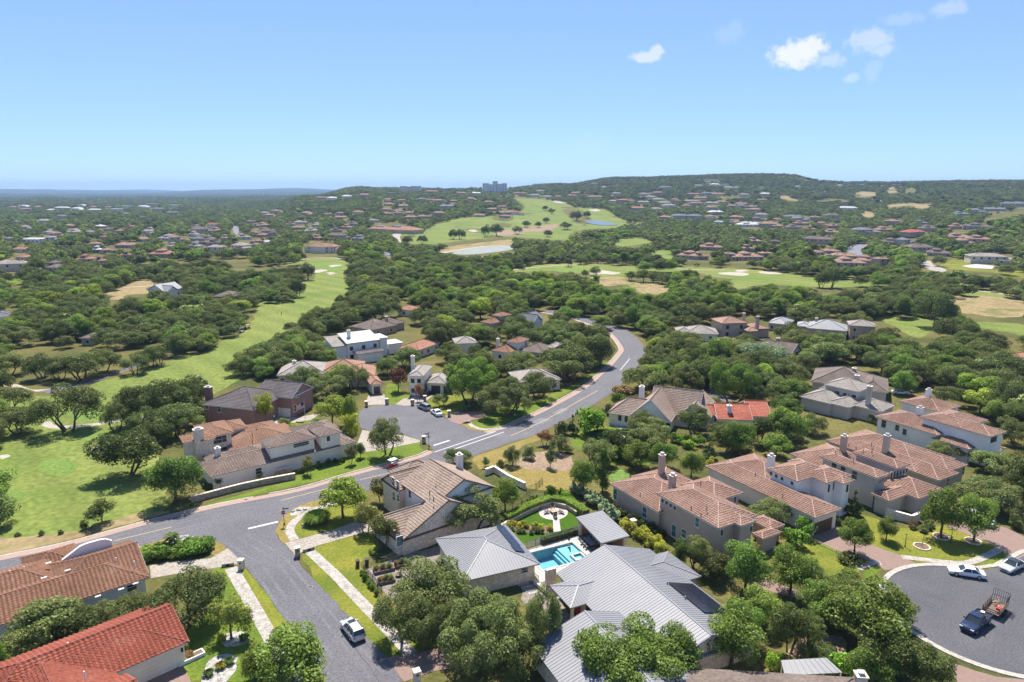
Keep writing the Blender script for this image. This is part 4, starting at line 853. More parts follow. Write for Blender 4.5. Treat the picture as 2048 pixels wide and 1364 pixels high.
h.vents([D4(425,775),D4(520,690),D4(250,700),D4(380,740),D4(605,690)],7.5)
wl_=thing('courtyard_wall','low pale stone wall round the court of the grey stucco house','wall',at(D4(735,1340)),math.radians(29.5))
def wallrun(root,pts,hgt,th,m,capm,ang,o):
    ca,sa=math.cos(ang),math.sin(ang); L=[Vector(((p.x-o.x) *ca+(p.y-o.y) *sa,-(p.x-o.x) *sa+(p.y-o.y) *ca,0)) for p in pts]
    for a,b in zip(L,L[1:]):
        up=Vector((0,0,hgt/2)); MB().bar(a+up,b+up,th,hgt).build('wall_section',m,root)
        MB().bar(a+Vector((0,0,hgt+.06)),b+Vector((0,0,hgt+.06)),th+.12,.11).build('coping',capm,root)
wallrun(wl_,[at(D4(735,1330)),at(D4(985,1400)),at(D4(1060,1370))],1.5,.35,'stone_pale','trim_white',math.radians(29.5),at(D4(735,1340)))

# ---- J2: long low house behind it
h=House('stucco_house','long olive stucco house with pink tile roof behind the grey stucco house',D4(900,850),29.5,'stucco_olive','tile_pink','tile','cap_pink')
h.wing(3.5,TL=D4(155,592),D=20,W=14,pitch=.36)
h.wing(3.5,BL=D4(1265,987),BR=D4(1440,906),D=22,pitch=.36)
h.wing(3.5,BR=D4(1538,828),W=7,D=20,pitch=.36)
h.chimney(D4(740,645),D4(740,540),5.8,1.0,1.0,'stucco_olive',round_cap=True)
h.vents([D4(380,630),D4(600,620),D4(985,650),D4(450,660)],5.4)
h.win(1,'F',D4(1340,990),.9,1.6); h.win(2,'F',D4(1490,885),.9,1.5)

# ---- K: white villa, far right
h=House('villa','white villa with large pink tile roof at the far right of the stucco row',D4(1250,600),29.5,'stucco_white','tile_pink','tile','cap_pink')
h.wing(4.4,TL=D4(700,340),BL=D4(1170,562),W=10,pitch=.33)
h.wing(6.8,TL=D4(1110,362),BL=D4(1460,478),W=11,pitch=.33)
h.wing(6.8,BL=D4(1715,545),BR=D4(1958,517),D=15,pitch=.33)
h.wing(4.2,TL=D4(930,196),BL=D4(1200,332),W=10,pitch=.33)
h.wing(3.4,BL=D4(1560,682),BR=D4(1680,632),D=8,pitch=.36)
h.wing(3.0,BL=D4(1850,650),BR=D4(1960,690),D=6,W=7,pitch=.36)
h.chimney(D4(1060,362),D4(1060,270),5.5,1.1,1.1,'stucco_white',round_cap=True); h.chimney(D4(1148,180),D4(1148,95),5.2,1.1,1.1,'stucco_white',round_cap=True)
for p,ww,hh in ((D4(720,420),1.0,2.0),(D4(850,465),.8,1.2),(D4(922,505),.8,1.2)):h.win(0,'L',p,ww,hh,fm='stucco_grey')
for p,ww,hh in ((D4(1160,430),1.6,1.8),(D4(1278,468),1.4,1.8)):h.win(1,'L',p,ww,hh,fm='stucco_white')
for p in (D4(1355,465),D4(1385,477),D4(1412,488)):h.win(1,'L',p,.5,.6,fm='stucco_white')
h.win(2,'F',D4(1792,565),2.2,1.5,fm='wood_dark'); h.win(2,'F',D4(1900,548),1.0,1.0,fm='wood_dark')

# ---- D: brown gabled house in the middle
h=House('gabled_house','cream stone house with steep brown gable roofs beside the side street',D1(900,900),37.5,'stone_pale','tile_cottage','course','cap_grey',trim='trim_brown')
h.wing(6.2,TL=D1(565,490),D=11.6,W=12.6,kind='gable',ax='y',pitch=.5,over=.35,wall='siding')
w0=h.wings[0]; xa,ya=w0['x0'],w0['y1']
h.wing(2.8,rect=(xa-6.9,xa+11.2,ya-13.2,ya-9.5),kind='gable',ax='y',pitch=.5,over=.3)
h.wing(2.8,rect=(xa-7.5,xa+2.0,ya-12.9,ya-3.2),kind='gable',ax='x',pitch=.52,over=.3)
h.wing(5.6,rect=(xa-1.3,xa+6,ya-1.5,ya+5),kind='gable',ax='x',pitch=.62,over=.3)
h.wing(5.2,rect=(xa+2,xa+10,ya+2,ya+8.5),kind='hip',ax='x',pitch=.62,over=.3)
for p,ww,hh in ((D1(490,470),.8,1.4),(D1(545,512),.8,1.4),(D1(500,637),.8,1.5),(D1(550,660),.8,1.2)):h.win(3,'L',p,ww,hh)
h.win(0,'L',D1(682,615),.8,1.2); h.win(1,'F',D1(565,1148),1.1,1.6,gm='glass_teal')
h.chimney(D1(1245,285),D1(1245,165),7.6,1.0,1.0,'siding')
h.vents([D1(975,540),D1(905,600),D1(950,665)],7.5,'trim_brown')

# ---- C: cream stucco house along the main road
h=House('stucco_house','long cream stucco house with taupe tile roof along the main road',D5(1100,600),38,'stucco_cream','tile_grey','tile','cap_grey')
h.wing(3.0,BL=D5(430,712),BR=D5(1950,337),D=9.0,pitch=.36)
h.wing(5.9,BL=D5(1035,406),BR=D5(1540,295),D=6.5,pitch=.36,over=.4)
h.wing(6.1,BL=D5(1572,286),BR=D5(1812,234),D=7.0,pitch=.36,over=.4)
h.wing(5.4,BR=D5(1780,190),W=9,D=7,pitch=.36)
h.wing(3.0,rect=(h.wings[0]['x0'] +1.5,h.wings[0]['x0'] +14,h.wings[0]['y0'] +5,h.wings[0]['y0'] +12),pitch=.36)
for p in (D5(1325,372),D5(1377,359),D5(1428,347)):h.win(1,'F',p,1.15,.8,fm='stucco_cream')
h.win(2,'F',D5(1662,300),.7,1.1,fm='stucco_cream'); h.win(0,'F',D5(930,640),1.1,1.2,fm='stucco_cream')
h.chimney(D5(505,470),D5(505,400),4,1.0,1.0,'trim_white')
# ---- C2: tan tiled stone house behind it
h=House('stone_house','pale stone house with tan tile roof and massive chimney behind the cream house',D5(500,400),34,'stone_pale','tile_tan','tile','tile_tan')
h.wing(6.2,BL=D5(330,300),BR=D5(672,238),D=9.5,pitch=.34)
h.wing(6.2,TL=D5(72,282),BL=D5(160,348),W=6.5,pitch=.34)
h.wing(6.2,BL=D5(330,335),BR=D5(475,300),D=6,pitch=.34)
h.wing(5.2,BR=D5(812,185),W=8,D=7,pitch=.34)
h.wing(3.2,BL=D5(640,448),W=15,D=12.5,pitch=.3)
h.wing(3.2,BR=D5(1175,212),W=8,D=8,pitch=.34)
h.chimney(D5(305,320),D5(305,200),6.2,1.9,1.2,'stone_pale')
for p in (D5(520,308),D5(570,298),D5(478,318)):h.win(0,'F',p,.9,1.6)
for p in (D5(545,425),D5(582,415)):h.win(0,'F',p,.9,1.3)
h.vents([D5(865,260),D5(908,205),D5(865,330)],5.2,'cap_brown')
# ---- E: red brick house
h=House('brick_house','red brick house with dark grey shingle roof and two white garage doors',D6(900,600),-16,'brick','shingle_grey','course','shingle_grey')
h.wing(5.0,BL=D6(190,532),BR=D6(985,640),D=15,pitch=.42)
h.wing(5.4,BL=D6(1000,388),BR=D6(1602,440),D=10.5,kind='gable',ax='x',pitch=.5,over=.3)
h.wing(5.0,BL=D6(700,470),BR=D6(1010,460),D=12,pitch=.42)
h.garage(1,'F',D6(1378,635),2.6,2.2,'trim_white','trim_white'); h.garage(1,'F',D6(1505,645),2.6,2.2,'trim_white','trim_white')
h.win(0,'F',D6(462,610),.9,1.6); h.win(0,'F',D6(265,580),.8,1.0); h.win(1,'R',D6(1695,385),.9,1.4); h.win(1,'R',D6(1655,600),.9,1.7)
h.chimney(D6(295,360),D6(295,270),5.6,1.8,1.0,'brick')
# ---- A: brown tiled house, left edge
h=House('tiled_house','low house with weathered brown tile roof at the left edge',R1(500,800),40,'siding','tile_brown','tile','cap_brown')
h.wing(3.1,BR=R1(1008,658),W=24,D=9.5,pitch=.36)
pk=h.toloc(R1(925,422),5.4)
h.wing(3.1,rect=(pk.x-13,pk.x,pk.y-6.2,pk.y+6.2),ax='x',ends='hg',pitch=.37)
q=h.toloc(R1(360,470),4.6); h.wing(3.0,rect=(q.x-4,q.x+3,q.y-3.5,q.y+3.5),pitch=.4)
q=h.toloc(R1(100,600),5.2); h.wing(3.1,rect=(q.x-16,q.x+6,q.y-6,q.y+5),pitch=.37)
h.vents([R1(70,628),R1(165,600),R1(785,538),R1(908,562)],4.8,'trim_white')
for p in (R1(300,680),R1(460,630),R1(610,585),R1(655,738),R1(812,690),R1(330,580),R1(910,652)):
    q=h.toloc(p,4.4); f_=4.4-3.1; zz=3.1+.36*max(.3,min(q.y-h.wings[0]['y0'],4.6)); MB().bar((q.x-.35,q.y,zz+.1),(q.x+.35,q.y,zz+.1),.3,.14).build('roof_vent','stucco_cream',h.root)
# white curved parapet wall behind its ridge
g1=[h.toloc(p,z) for p,z in ((R1(425,580),3.2),(R1(768,495),3.2))]
px0,px1,pyy=g1[0].x,g1[1].x,(g1[0].y+g1[1].y) /2; n_=9; top=[]
for i in range(n_):
    t_=i/(n_-1); top.append((px0+(px1-px0) *t_,4.3+1.5*min(1,2.4*t_,.55+3*(1-t_))))
mb=MB(); prof=[(px0,2.5)] +top+[(px1,2.5)]; k=len(prof)
mb.add([(x,pyy-.15,z) for x,z in prof] +[(x,pyy+.15,z) for x,z in prof],[range(k),range(2*k-1,k-1,-1)] +[(i,k+i,k+(i+1) % k,(i+1) % k) for i in range(k)])
po=mb.build('parapet','stucco_white',h.root)
cm=MB()
for a,b in zip(top,top[1:]):cm.bar((a[0],pyy,a[1] +.06),(b[0],pyy,b[1] +.06),.45,.12)
cm.build('parapet_coping','trim_white',po)
h.win(0,'F',R1(890,720),1.2,1.2)
# ---- B: red tiled house, bottom left
h=House('tiled_house','low house with bright red tile roof and wide cream garage door',R1(900,1250),44,'stucco_cream','tile_red','tile','cap_red')
h.wing(3.1,BR=R1(1272,1094),W=26,D=8.4,pitch=.40)
pk=h.toloc(R1(1160,848),5.3)
h.wing(3.1,rect=(pk.x-22,pk.x,pk.y-5.6,pk.y+5.6),ax='x',ends='hg',pitch=.42)
w0=h.wings[0]; q=h.toloc(R1(250,1215),5.2)
h.wing(3.1,rect=(q.x-6,q.x+6.5,q.y-22,q.y+5),ax='y',pitch=.34)
q=h.toloc(R1(830,1275),4.6); h.wing(3.1,rect=(q.x-9,q.x+.5,q.y-7.5,q.y+1.0),ax='x',ends='hg',pitch=.4)
h.garage(0,'F',R1(1030,1260),4.9,2.2,'stucco_cream','stucco_white'); h.vents([R1(570,1310),R1(460,1115)],5.3,'trim_white')
lamp=h.toloc(R1(1225,1140),2.2); MB().box(lamp.x-.1,lamp.x+.1,w0['y0'] +.25,w0['y0'] +.5,1.9,2.35).build('wall_lantern','black',h.root)

# ---- F: long grey standing-seam roofed house with pool
h=House('metal_roofed_house','pale stone house with large grey standing-seam metal roof beside the pool',R3(900,800),25,'stone_pale','metal_roof','seam',trim='trim_grey')
h.wing(3.1,rect=(-9.4,7.1,-17.5,6.1),kind='gable',ax='y',pitch=.32,over=.6)
h.wing(3.1,rect=(-11.8,-3,-2.2,3.7),kind='hip',ax='x',ends='hg',pitch=.32,over=.7,base=False)
h.wing(3.1,rect=(-20,-4.6,-26,-6.6),kind='gable',ax='y',pitch=.32,over=.5)
h.wing(3.15,rect=(-1,9.2,-3.6,4.2),kind='hip',ax='x',ends='gh',pitch=.32,over=.5)
MB().box(-11.4,-11.05,-1.9,-1.55,0,3.1).build('porch_post','stone_pale',h.root); MB().box(-11.4,-11.05,3.0,3.35,0,3.1).build('porch_post','stone_pale',h.root)
MB().box(-9.2,-8.82,.1,1.1,0,2.1).build('front_door','red_paint',h.root)
MB().box(-10.6,-9.0,6.9,7.4,0,3.4).build('garden_wall','stone_pale',h.root)
h.win(0,'L',R3(600,880),1.4,1.6,z=1.6); h.win(0,'L',R3(660,945),1.4,1.6,z=1.6)
w0=h.wings[0]
def slope_z(x):return 3.1+.32*(7.1-x) +.24
ro=thing('solar_array','dark solar panels on the right slope of the grey metal-roofed house','solar panel',h.o,h.a)
for i in range(2):
    for j in range(7):
        xa_,xb_=2.0+i*2.25,2.0+i*2.25+2.2; ya_,yb_=-12.6+j*1.08,-12.6+j*1.08+1.04
        f=[(xa_,ya_,slope_z(xa_)),(xb_,ya_,slope_z(xb_)),(xb_,yb_,slope_z(xb_)),(xa_,yb_,slope_z(xa_))]
        MB().add(f+[(x,y,z-.05) for x,y,z in f],[(0,1,2,3),(4,7,6,5),(0,4,5,1),(1,5,6,2),(2,6,7,3),(3,7,4,0)]).build('solar_module','pv',ro)
h.vents([R3(1130,700),R3(1250,800),R3(530,1025)],5.0,'trim_grey')
HF=h
# ---- G: pool house
h=House('pool_house','small stone pool house with grey pyramid metal roof',S7(560,450),23,'stone_pale','metal_roof','seam',trim='trim_grey')
h.wing(3.0,TL=S7(38,336),TR=S7(690,236),BR=S7(1012,577),pitch=.34,over=.6)
h.win(0,'F',S7(860,636),1.1,.8)
w0=h.wings[0]
zz=lambda x:3.0+.34*(w0['x1'] -x) +.24
ro=thing('solar_array','narrow dark solar strip on the pool house roof','solar panel',h.o,h.a)
q0=w0['y1'] -1.2; n_=9
for j in range(n_):
    ya_,yb_=q0-(j+1) *1.02,q0-j*1.02-.04; xb_=w0['x1'] -.9-(0 if j < n_-2 else .2); xa_=xb_-1.55
    f=[(xa_,ya_,zz(xa_)),(xb_,ya_,zz(xb_)),(xb_,yb_,zz(xb_)),(xa_,yb_,zz(xa_))]
    MB().add(f+[(x,y,z-.05) for x,y,z in f],[(0,1,2,3),(4,7,6,5),(0,4,5,1),(1,5,6,2),(2,6,7,3),(3,7,4,0)]).build('solar_module','pv',ro)
# ---- pavilion
h=House('pavilion','open pavilion with grey metal roof and stone posts by the pool',S7(1600,330),20,'wood','metal_roof','seam',trim='trim_grey',cat='pavilion')
h.wing(3.1,TL=S7(1322,152),BR=S7(1830,342),TR=S7(1560,120),kind='shed',ax='y',pitch=.07,over=.3,base=False)
w0=h.wings[0]
for x in (w0['x0'] +.5,w0['x1'] -.6):
    for y in (w0['y0'] +.5,w0['y1'] -.6):MB().box(x-.25,x+.25,y-.25,y+.25,0,3.05).build('post','stone_pale',h.root)
MB().box(w0['x1'] -.75,w0['x1'] -.5,w0['y0'] +.8,w0['y1'] -.9,0,2.9).build('back_wall','wood',h.root)
MB().box(w0['x0'] +.8,w0['x1'] -.9,w0['y1'] -.75,w0['y1'] -.5,0,2.9).build('back_wall','wood',h.root)
MB().box(w0['x0'] -.1,w0['x1'] +.1,w0['y0'],w0['y1'],.022,.04).build('floor','gravel',h.root)
for j in range(8):
    y=w0['y0'] +.5+j*(w0['y1'] -w0['y0'] -1) /7; MB().bar((w0['x0'] +.1,y,2.98),(w0['x1'] -.1,y,3.25),.12,.2).build('rafter','wood',h.root)

# ---------------------------------------------------------------- mid-distance houses
def mid(name,label,pL,pR,z,D,wall,roof,pitch=.4,kind='hip',ends='hh',extra=(),chim=(),trim='trim_white',wins=2,cat='house',group=None,over=.45,rev=False,garage=None,style='plain',ang=None,z0=0,cap=None):
    """house from the two front eave corners in the picture"""
    gz=at(((pL[0] +pR[0]) /2,max(pL[1],pR[1]) +6)).z
    a,b=at(pL,z+gz),at(pR,z+gz); an=math.degrees(math.atan2(b.y-a.y,b.x-a.x)) if ang is None else ang
    m=(a+b) /2; o=Vector((m.x,m.y,gz)); h=House(name,label,o,an,wall,roof,style,cap,trim,cat,group)
    L=(b-a).length/2 if ang is None else max(3,abs((b-a).dot(Vector((math.cos(math.radians(an)),math.sin(math.radians(an)),0)))) /2)
    h.wing(z,rect=(-L,L,0,D),kind=kind,ax='x' if kind != 'hip' else None,ends=ends,pitch=pitch,over=over,z0=z0)
    for e in extra:
        e=dict(e); r=e.pop('r'); zz=e.pop('z',z); e.setdefault('pitch',pitch); e.setdefault('over',over)
        h.wing(zz,rect=(r[0] *L,r[1] *L,r[2],r[3]),**e)
    W_=h.wings[0]
    for i in range(wins):
        x=-L+2*L*(i+.5) /wins+random.uniform(-.4,.4)
        for lev in ([1.5] if z < 4.5 else [1.5,4.4]):
            h.panel(0,'F',Vector((x,0,lev)),1.1,1.3,'window',(trim,'glass'),.09)
    if garage is not None:
        h.panel(0,'F',Vector((garage*L,0,1.15)),min(4.6,L),2.2,'garage_door',(trim,'wood_dark'),.12)
    for cx,cy,ch in chim:
        ch *= .72
        zb=z+.5; c=MB().box(cx*L-.5,cx*L+.5,cy-.5,cy+.5,0,zb+ch).build('chimney',wall,h.root); MB().box(cx*L-.6,cx*L+.6,cy-.6,cy+.6,zb+ch+.002,zb+ch+.12).build('chimney_crown','stone_pale',c)
        MB().tube((cx*L,cy,zb+ch+.12),(cx*L,cy,zb+ch+.45),.25,.25,8).build('chimney_cap','steel',c)
    return h
HOUSEPIX=[]
def vis(*pts):VIS.append([tuple(p) for p in pts])
# cul-de-sac row
hh=mid('tiled_house','long low house with beige and reddish tile roof behind the cul-de-sac oaks',S3(60,900),S3(520,880),3.2,14,'stone_pale','shingle_pale',.36,extra=[dict(r=(.8,2.6,1,14),z=3.2,roof='tile_tan',pitch=.4),dict(r=(2.0,3.1,-6,8),z=3.2,roof='tile_tan',pitch=.4)],chim=[(-.4,8,2.6)],wins=4)
hh=mid('garage_wing','reddish tiled garage block with brown door at the cul-de-sac',S3(945,985),S3(1065,972),3.1,9,'stone_pale','tile_tan',.45,garage=0,wins=0,cat='garage')
hh=mid('stucco_house','two-storey cream house with pale roof behind the black car',S3(1290,900),S3(1440,905),6.0,12,'stucco_cream','shingle_pale',.42,extra=[dict(r=(.9,3.6,3,13),z=3.2),dict(r=(-1.4,-.6,3,13),z=3.2)],chim=[(-1.3,9,4.2)],wins=2)
hh.panel(1,'F',Vector((hh.wings[1]['x0'] +3.0,0,1.2)),2.6,2.3,'garage_door',('trim_white','iron'),.12); hh.panel(1,'F',Vector((hh.wings[1]['x0'] +6.6,0,1.2)),2.6,2.3,'garage_door',('trim_white','iron'),.12)
vis(S3(1290,900),S3(1400,770),S3(1640,740),S3(1680,900),S3(1500,1050),S3(1230,1050),S3(1240,780))
hm_=mid('modern_house','white modern house with several mono-pitch roofs and tall chimney',S3(720,600),S3(1035,560),6.4,9,'siding','roof_white',.22,'shed',extra=[dict(r=(-1.75,-.75,1,10),z=5.6,kind='shed',ax='x',roof='shingle_pale'),dict(r=(1.0,1.6,1,9),z=6.4,kind='flat'),dict(r=(1.6,2.6,2,9),z=3.6,kind='flat'),dict(r=(-.7,.9,-5,0),z=3.4,kind='gable',ax='x',roof='shingle_grey')],wins=3,trim='trim_grey',chim=[(-.55,5,4.2)])
vis(S3(590,520),S3(790,420),S3(1110,470),S3(1270,530),S3(1120,650),S3(1000,740),S3(850,740),S3(700,660),S3(600,600))
mid('tiled_house','low house with plain orange tile roof right of the white modern house',S3(1395,660),S3(1600,590),3.1,9,'stone_pale','roof_orange',.38,wins=3); vis(S3(1340,590),S3(1510,535),S3(1600,575),S3(1420,665))
mid('shingle_house','broad house with brown shingle roof above the white modern house',S3(950,470),S3(1200,420),3.2,13,'stone_tan','shingle_brown',.42,extra=[dict(r=(.6,1.9,2,12))],chim=[(.9,6,3.2),(-.1,6,2.4)],wins=2); vis(S3(960,440),S3(1180,350),S3(1360,335),S3(1400,410),S3(1050,430))
mid('tiled_house','small orange-roofed house buried in the central oaks',S3(1190,270),S3(1320,285),3.2,8,'stucco_cream','roof_orange',.4,extra=[dict(r=(.3,1.2,8,15))],wins=1); vis(S3(1150,210),S3(1230,195),S3(1330,210),S3(1310,300))
mid('red_roofed_house','red-roofed two-level house with white chimney in the central oaks',S4(380,660),S4(560,685),3.4,10,'stucco_cream','tile_brown',.4,extra=[dict(r=(-.2,1.2,5,13),z=6)],chim=[(-1.0,5,3.6)],wins=1); vis(S4(350,600),S4(520,520),S4(605,570),S4(590,690),S4(440,680))
mid('red_roofed_house','stepped red-roofed house beside the bronze tree',S4(280,390),S4(390,410),4.4,9,'stucco_tan','tile_brown',.4,extra=[dict(r=(-.8,.9,6,13),z=6.5)],wins=1); vis(S4(275,285),S4(410,280),S4(400,400),S4(310,450))
mid('gabled_house','grey-roofed house with white front gable in the central oaks',S4(738,395),S4(885,360),4.2,9,'siding','shingle_slate',.6,'gable',extra=[dict(r=(-.95,.2,-2.5,6),kind='gable',ax='y',pitch=.9)],wins=1); vis(S4(735,305),S4(885,300),S4(885,380),S4(835,435),S4(740,410))
mid('shingle_house','house with plum-grey shingle roof below the central oaks',S4(640,660),S4(880,690),3.2,11,'stone_tan','shingle_brown',.42,extra=[dict(r=(.5,1.2,6,14),roof='shingle_pale',z=4)],chim=[(-.95,5,2.6)],wins=2); vis(S4(640,625),S4(900,590),S4(890,680),S4(800,710))
mid('tiled_house','beige-roofed house hidden behind the big oaks on the bend',S4(640,965),S4(1050,935),3.2,12,'stone_pale','shingle_pale',.36,wins=4); vis(S4(1000,900),S4(1050,930),S4(1035,980),S4(960,930))
mid('shingle_house','grey-roofed house left of the red-roofed pair',S4(50,600),S4(260,590),4.4,9,'stucco_cream','shingle_pale',.4,wins=2); vis(S4(60,545),S4(170,520),S4(260,570),S4(160,600))
# right of the road
hl=House('cottage','cream house with steep taupe tile gables and tall white chimney',S1(420,480),-24,'stucco_cream','tile_cottage','course','cap_grey',trim='trim_white')
hl.wing(3.0,rect=(-6.5,4.1,-9,3),kind='gable',ax='y',pitch=.95,over=.3)
hl.wing(3.0,rect=(-12,-3,-8.5,0.5),ax='x',ends='hg',pitch=.75,over=.4)
hl.wing(3.0,rect=(-3,9.5,-3,9),kind='gable',ax='x',pitch=.85,over=.3)
hl.wing(3.0,rect=(4.5,12.5,-2,10),kind='gable',ax='y',pitch=.85,over=.3)
hl.chimney(S1(283,318),S1(283,250),6.0,1.2,1.2,'trim_white')
hl.win(1,'F',S1(135,460),.9,1.7,True); hl.win(1,'F',S1(180,470),.9,1.7,True); hl.win(0,'F',S1(465,525),1.0,2.0); hl.win(0,'F',S1(300,430),1.2,1.6)
vis(S1(135,375),S1(250,300),S1(270,245),S1(390,262),S1(540,295),S1(635,240),S1(700,320),S1(560,400),S1(480,490),S1(440,400),S1(240,440),S1(190,480),S1(110,480))
hm2=mid('red_roofed_house','house with vivid red roof and white chimney among the right-hand trees',S1(800,470),S1(1045,478),3.2,11,'stucco_white','roof_red',.42,'gable',extra=[dict(r=(.9,2.2,3,14),kind='gable',ax='x'),dict(r=(-1.7,-.9,3,10),kind='gable',ax='x')],chim=[(-.25,2.6,3.0)],wins=2)
vis(S1(705,395),S1(780,405),S1(845,365),S1(1040,410),S1(1165,375),S1(1130,440),S1(1040,470),S1(930,500),S1(800,465))
mid('grey_house','white-walled house with several grey hip roofs behind the pink-tiled row',S2(165,232),S2(405,285),6.2,9,'stucco_grey','shingle_pale',.42,extra=[dict(r=(-1.6,.3,-7,3),z=3.4),dict(r=(-.1,1.2,-6.5,2),z=3.4),dict(r=(1.0,2.6,-3.5,5),z=3.4),dict(r=(-1.5,-.9,2,7),z=4)],chim=[(1.75,-2.0,3.0),(.2,7,2.6)],wins=4,style='course',cap='shingle_pale')
vis(S2(60,390),S2(160,230),S2(350,170),S2(465,240),S2(580,290),S2(700,320),S2(660,420),S2(480,460),S2(390,400),S2(250,340))
mid('shingle_house','wide brown-grey hip-roofed house behind the grey hip roofs',S2(80,215),S2(500,265),3.6,17,'stucco_grey','shingle_brown',.42,extra=[dict(r=(.5,1.5,-2,14))],chim=[(.35,10,3.4)],wins=3,style='course',cap='shingle_brown'); vis(S2(70,115),S2(340,75),S2(540,140),S2(620,220),S2(600,290),S2(500,240),S2(400,160),S2(150,190))
mid('shingle_house','low greige hip-roofed house left of the orange-tiled chimneys',S5(330,500),S5(650,510),3.2,12,'stucco_cream','shingle_pale',.38,extra=[dict(r=(-1.5,-.5,2,11))],wins=2); vis(S5(260,450),S5(400,430),S5(560,410),S5(720,480),S5(640,510),S5(430,480))
mid('tiled_house','tan stucco house with pink tile roof and two tan chimneys',S5(680,410),S5(930,402),6.0,11,'stucco_tan','tile_pink',.34,extra=[dict(r=(.5,1.5,-5,5),z=3.6),dict(r=(1.2,2.6,-1,9),z=3.6)],chim=[(1.05,5,3.4),(1.4,-2.5,3.4)],wins=2,trim='trim_brown'); vis(S5(590,365),S5(700,335),S5(940,340),S5(970,310),S5(1060,385),S5(1230,490),S5(1100,470),S5(990,520),S5(860,480),S5(680,420))
mid('shingle_house','brown gabled house with white chimney behind the blue-green tree',S5(1150,660),S5(1335,690),3.6,9,'stucco_tan','shingle_brown',.6,'gable',extra=[dict(r=(-3.4,-1.0,2,10))],chim=[(-1.1,5,4.0)],wins=1); vis(S5(1170,620),S5(1260,580),S5(1345,660),S5(1280,700),S5(1180,660))
mid('metal_roofed_house','house with pale metal roof just right of the pink tile chimneys',S5(1105,400),S5(1300,420),3.3,12,'stucco_tan','metal_pale',.4,wins=2); vis(S5(1095,385),S5(1140,360),S5(1260,370),S5(1240,420),S5(1130,405))
mid('metal_roofed_house','long pale metal-roofed house with square chimney by the lone oak',S5(1470,450),S5(1860,480),4.0,14,'stucco_tan','metal_pale',.4,extra=[dict(r=(-1.5,-.8,3,12))],chim=[(-.55,9,3.0)],wins=3); vis(S5(1370,385),S5(1530,345),S5(1600,345),S5(1880,420),S5(1860,480),S5(1640,440))
mid('stone_house','stone two-storey house with grey hip roof by the lone spreading oak',S6(240,425),S6(500,440),6.2,9,'stone_tan','shingle_pale',.38,wins=2); vis(S6(230,410),S6(350,365),S6(520,400),S6(500,480),S6(440,450),S6(280,470),S6(240,540))
mid('tiled_house','orange-tiled house cut by the right picture edge',S6(1710,700),S6(1990,760),3.6,12,'stucco_tan','roof_orange',.36,wins=2); vis(S6(1690,650),S6(1800,610),S6(1890,620),S6(1890,740),S6(1800,700))
# bottom right: brown shingle roof and patio cover
hb=House('shingle_house','brown shingle roof cut off by the bottom of the picture',R4(450,1364),-5,'stucco_cream','shingle_brown','course','shingle_brown')
a0=hb.toloc(R4(-100,1270),3.2); a1=hb.toloc(R4(880,1345),3.2)
hb.wing(3.2,rect=(a0.x-8,a1.x,a0.y-14,(a0.y+a1.y) /2),pitch=.26)
hb.chimney(R4(920,1364),R4(920,1318),3.4,1.1,1.1,'stone_pale',h=.9)
pc=thing('patio_cover','flat pale metal patio cover beside the brown shingle roof','patio cover',at(R4(560,1330)),math.radians(-5))
cq=[hb.tol(at(p,2.8)) -hb.tol(pc.location) for p in (R4(385,1222),R4(690,1205),R4(800,1305),R4(410,1325))]
MB().add([(q.x,q.y,2.8) for q in cq] +[(q.x,q.y,2.9) for q in cq],[(0,1,2,3),(7,6,5,4)] +[(i,4+i,4+(i+1) % 4,(i+1) % 4) for i in range(4)]).build('cover','metal_pale',pc)
for i in range(9):
    t_=(i+.5) /9; a=cq[0].lerp(cq[1],t_); b=cq[3].lerp(cq[2],t_); MB().bar((a.x,a.y,2.93),(b.x,b.y,2.93),.06,.05).build('rib','metal_pale',pc)
for q in cq:MB().box(q.x*.95-.06,q.x*.95+.06,q.y*.95-.06,q.y*.95+.06,0,2.8).build('post','trim_white',pc)
# golf side
mid('gabled_house','white house with pale grey gables left of the approach green',S8(1240,85),S8(1390,60),4.0,12,'trim_white','metal_pale',.55,'gable',extra=[dict(r=(-1.0,.1,-3,8),kind='gable',ax='y',pitch=.7)],wins=2); vis(S8(1220,60),S8(1300,35),S8(1395,40),S8(1360,90),S8(1290,105))
mid('shingle_house','low brown-roofed house in the oaks beside the approach green',S8(1605,125),S8(1780,125),3.3,13,'stone_tan','shingle_brown',.36,wins=2); vis(S8(1600,105),S8(1680,80),S8(1780,105),S8(1770,128))
mid('shingle_house','grey-roofed house at the left edge in the golf oaks',S8(-60,290),S8(110,270),3.4,12,'stucco_white','shingle_slate',.4,extra=[dict(r=(.2,1.4,6,16))],wins=2); vis(S8(0,290),S8(20,230),S8(140,185),S8(130,240),S8(60,290))
mid('shingle_house','small brown hut roof under the golf oaks',S8(600,440),S8(710,440),3.0,8,'stone_tan','shingle_brown',.4,wins=1); vis(S8(620,400),S8(660,375),S8(710,410),S8(700,440))

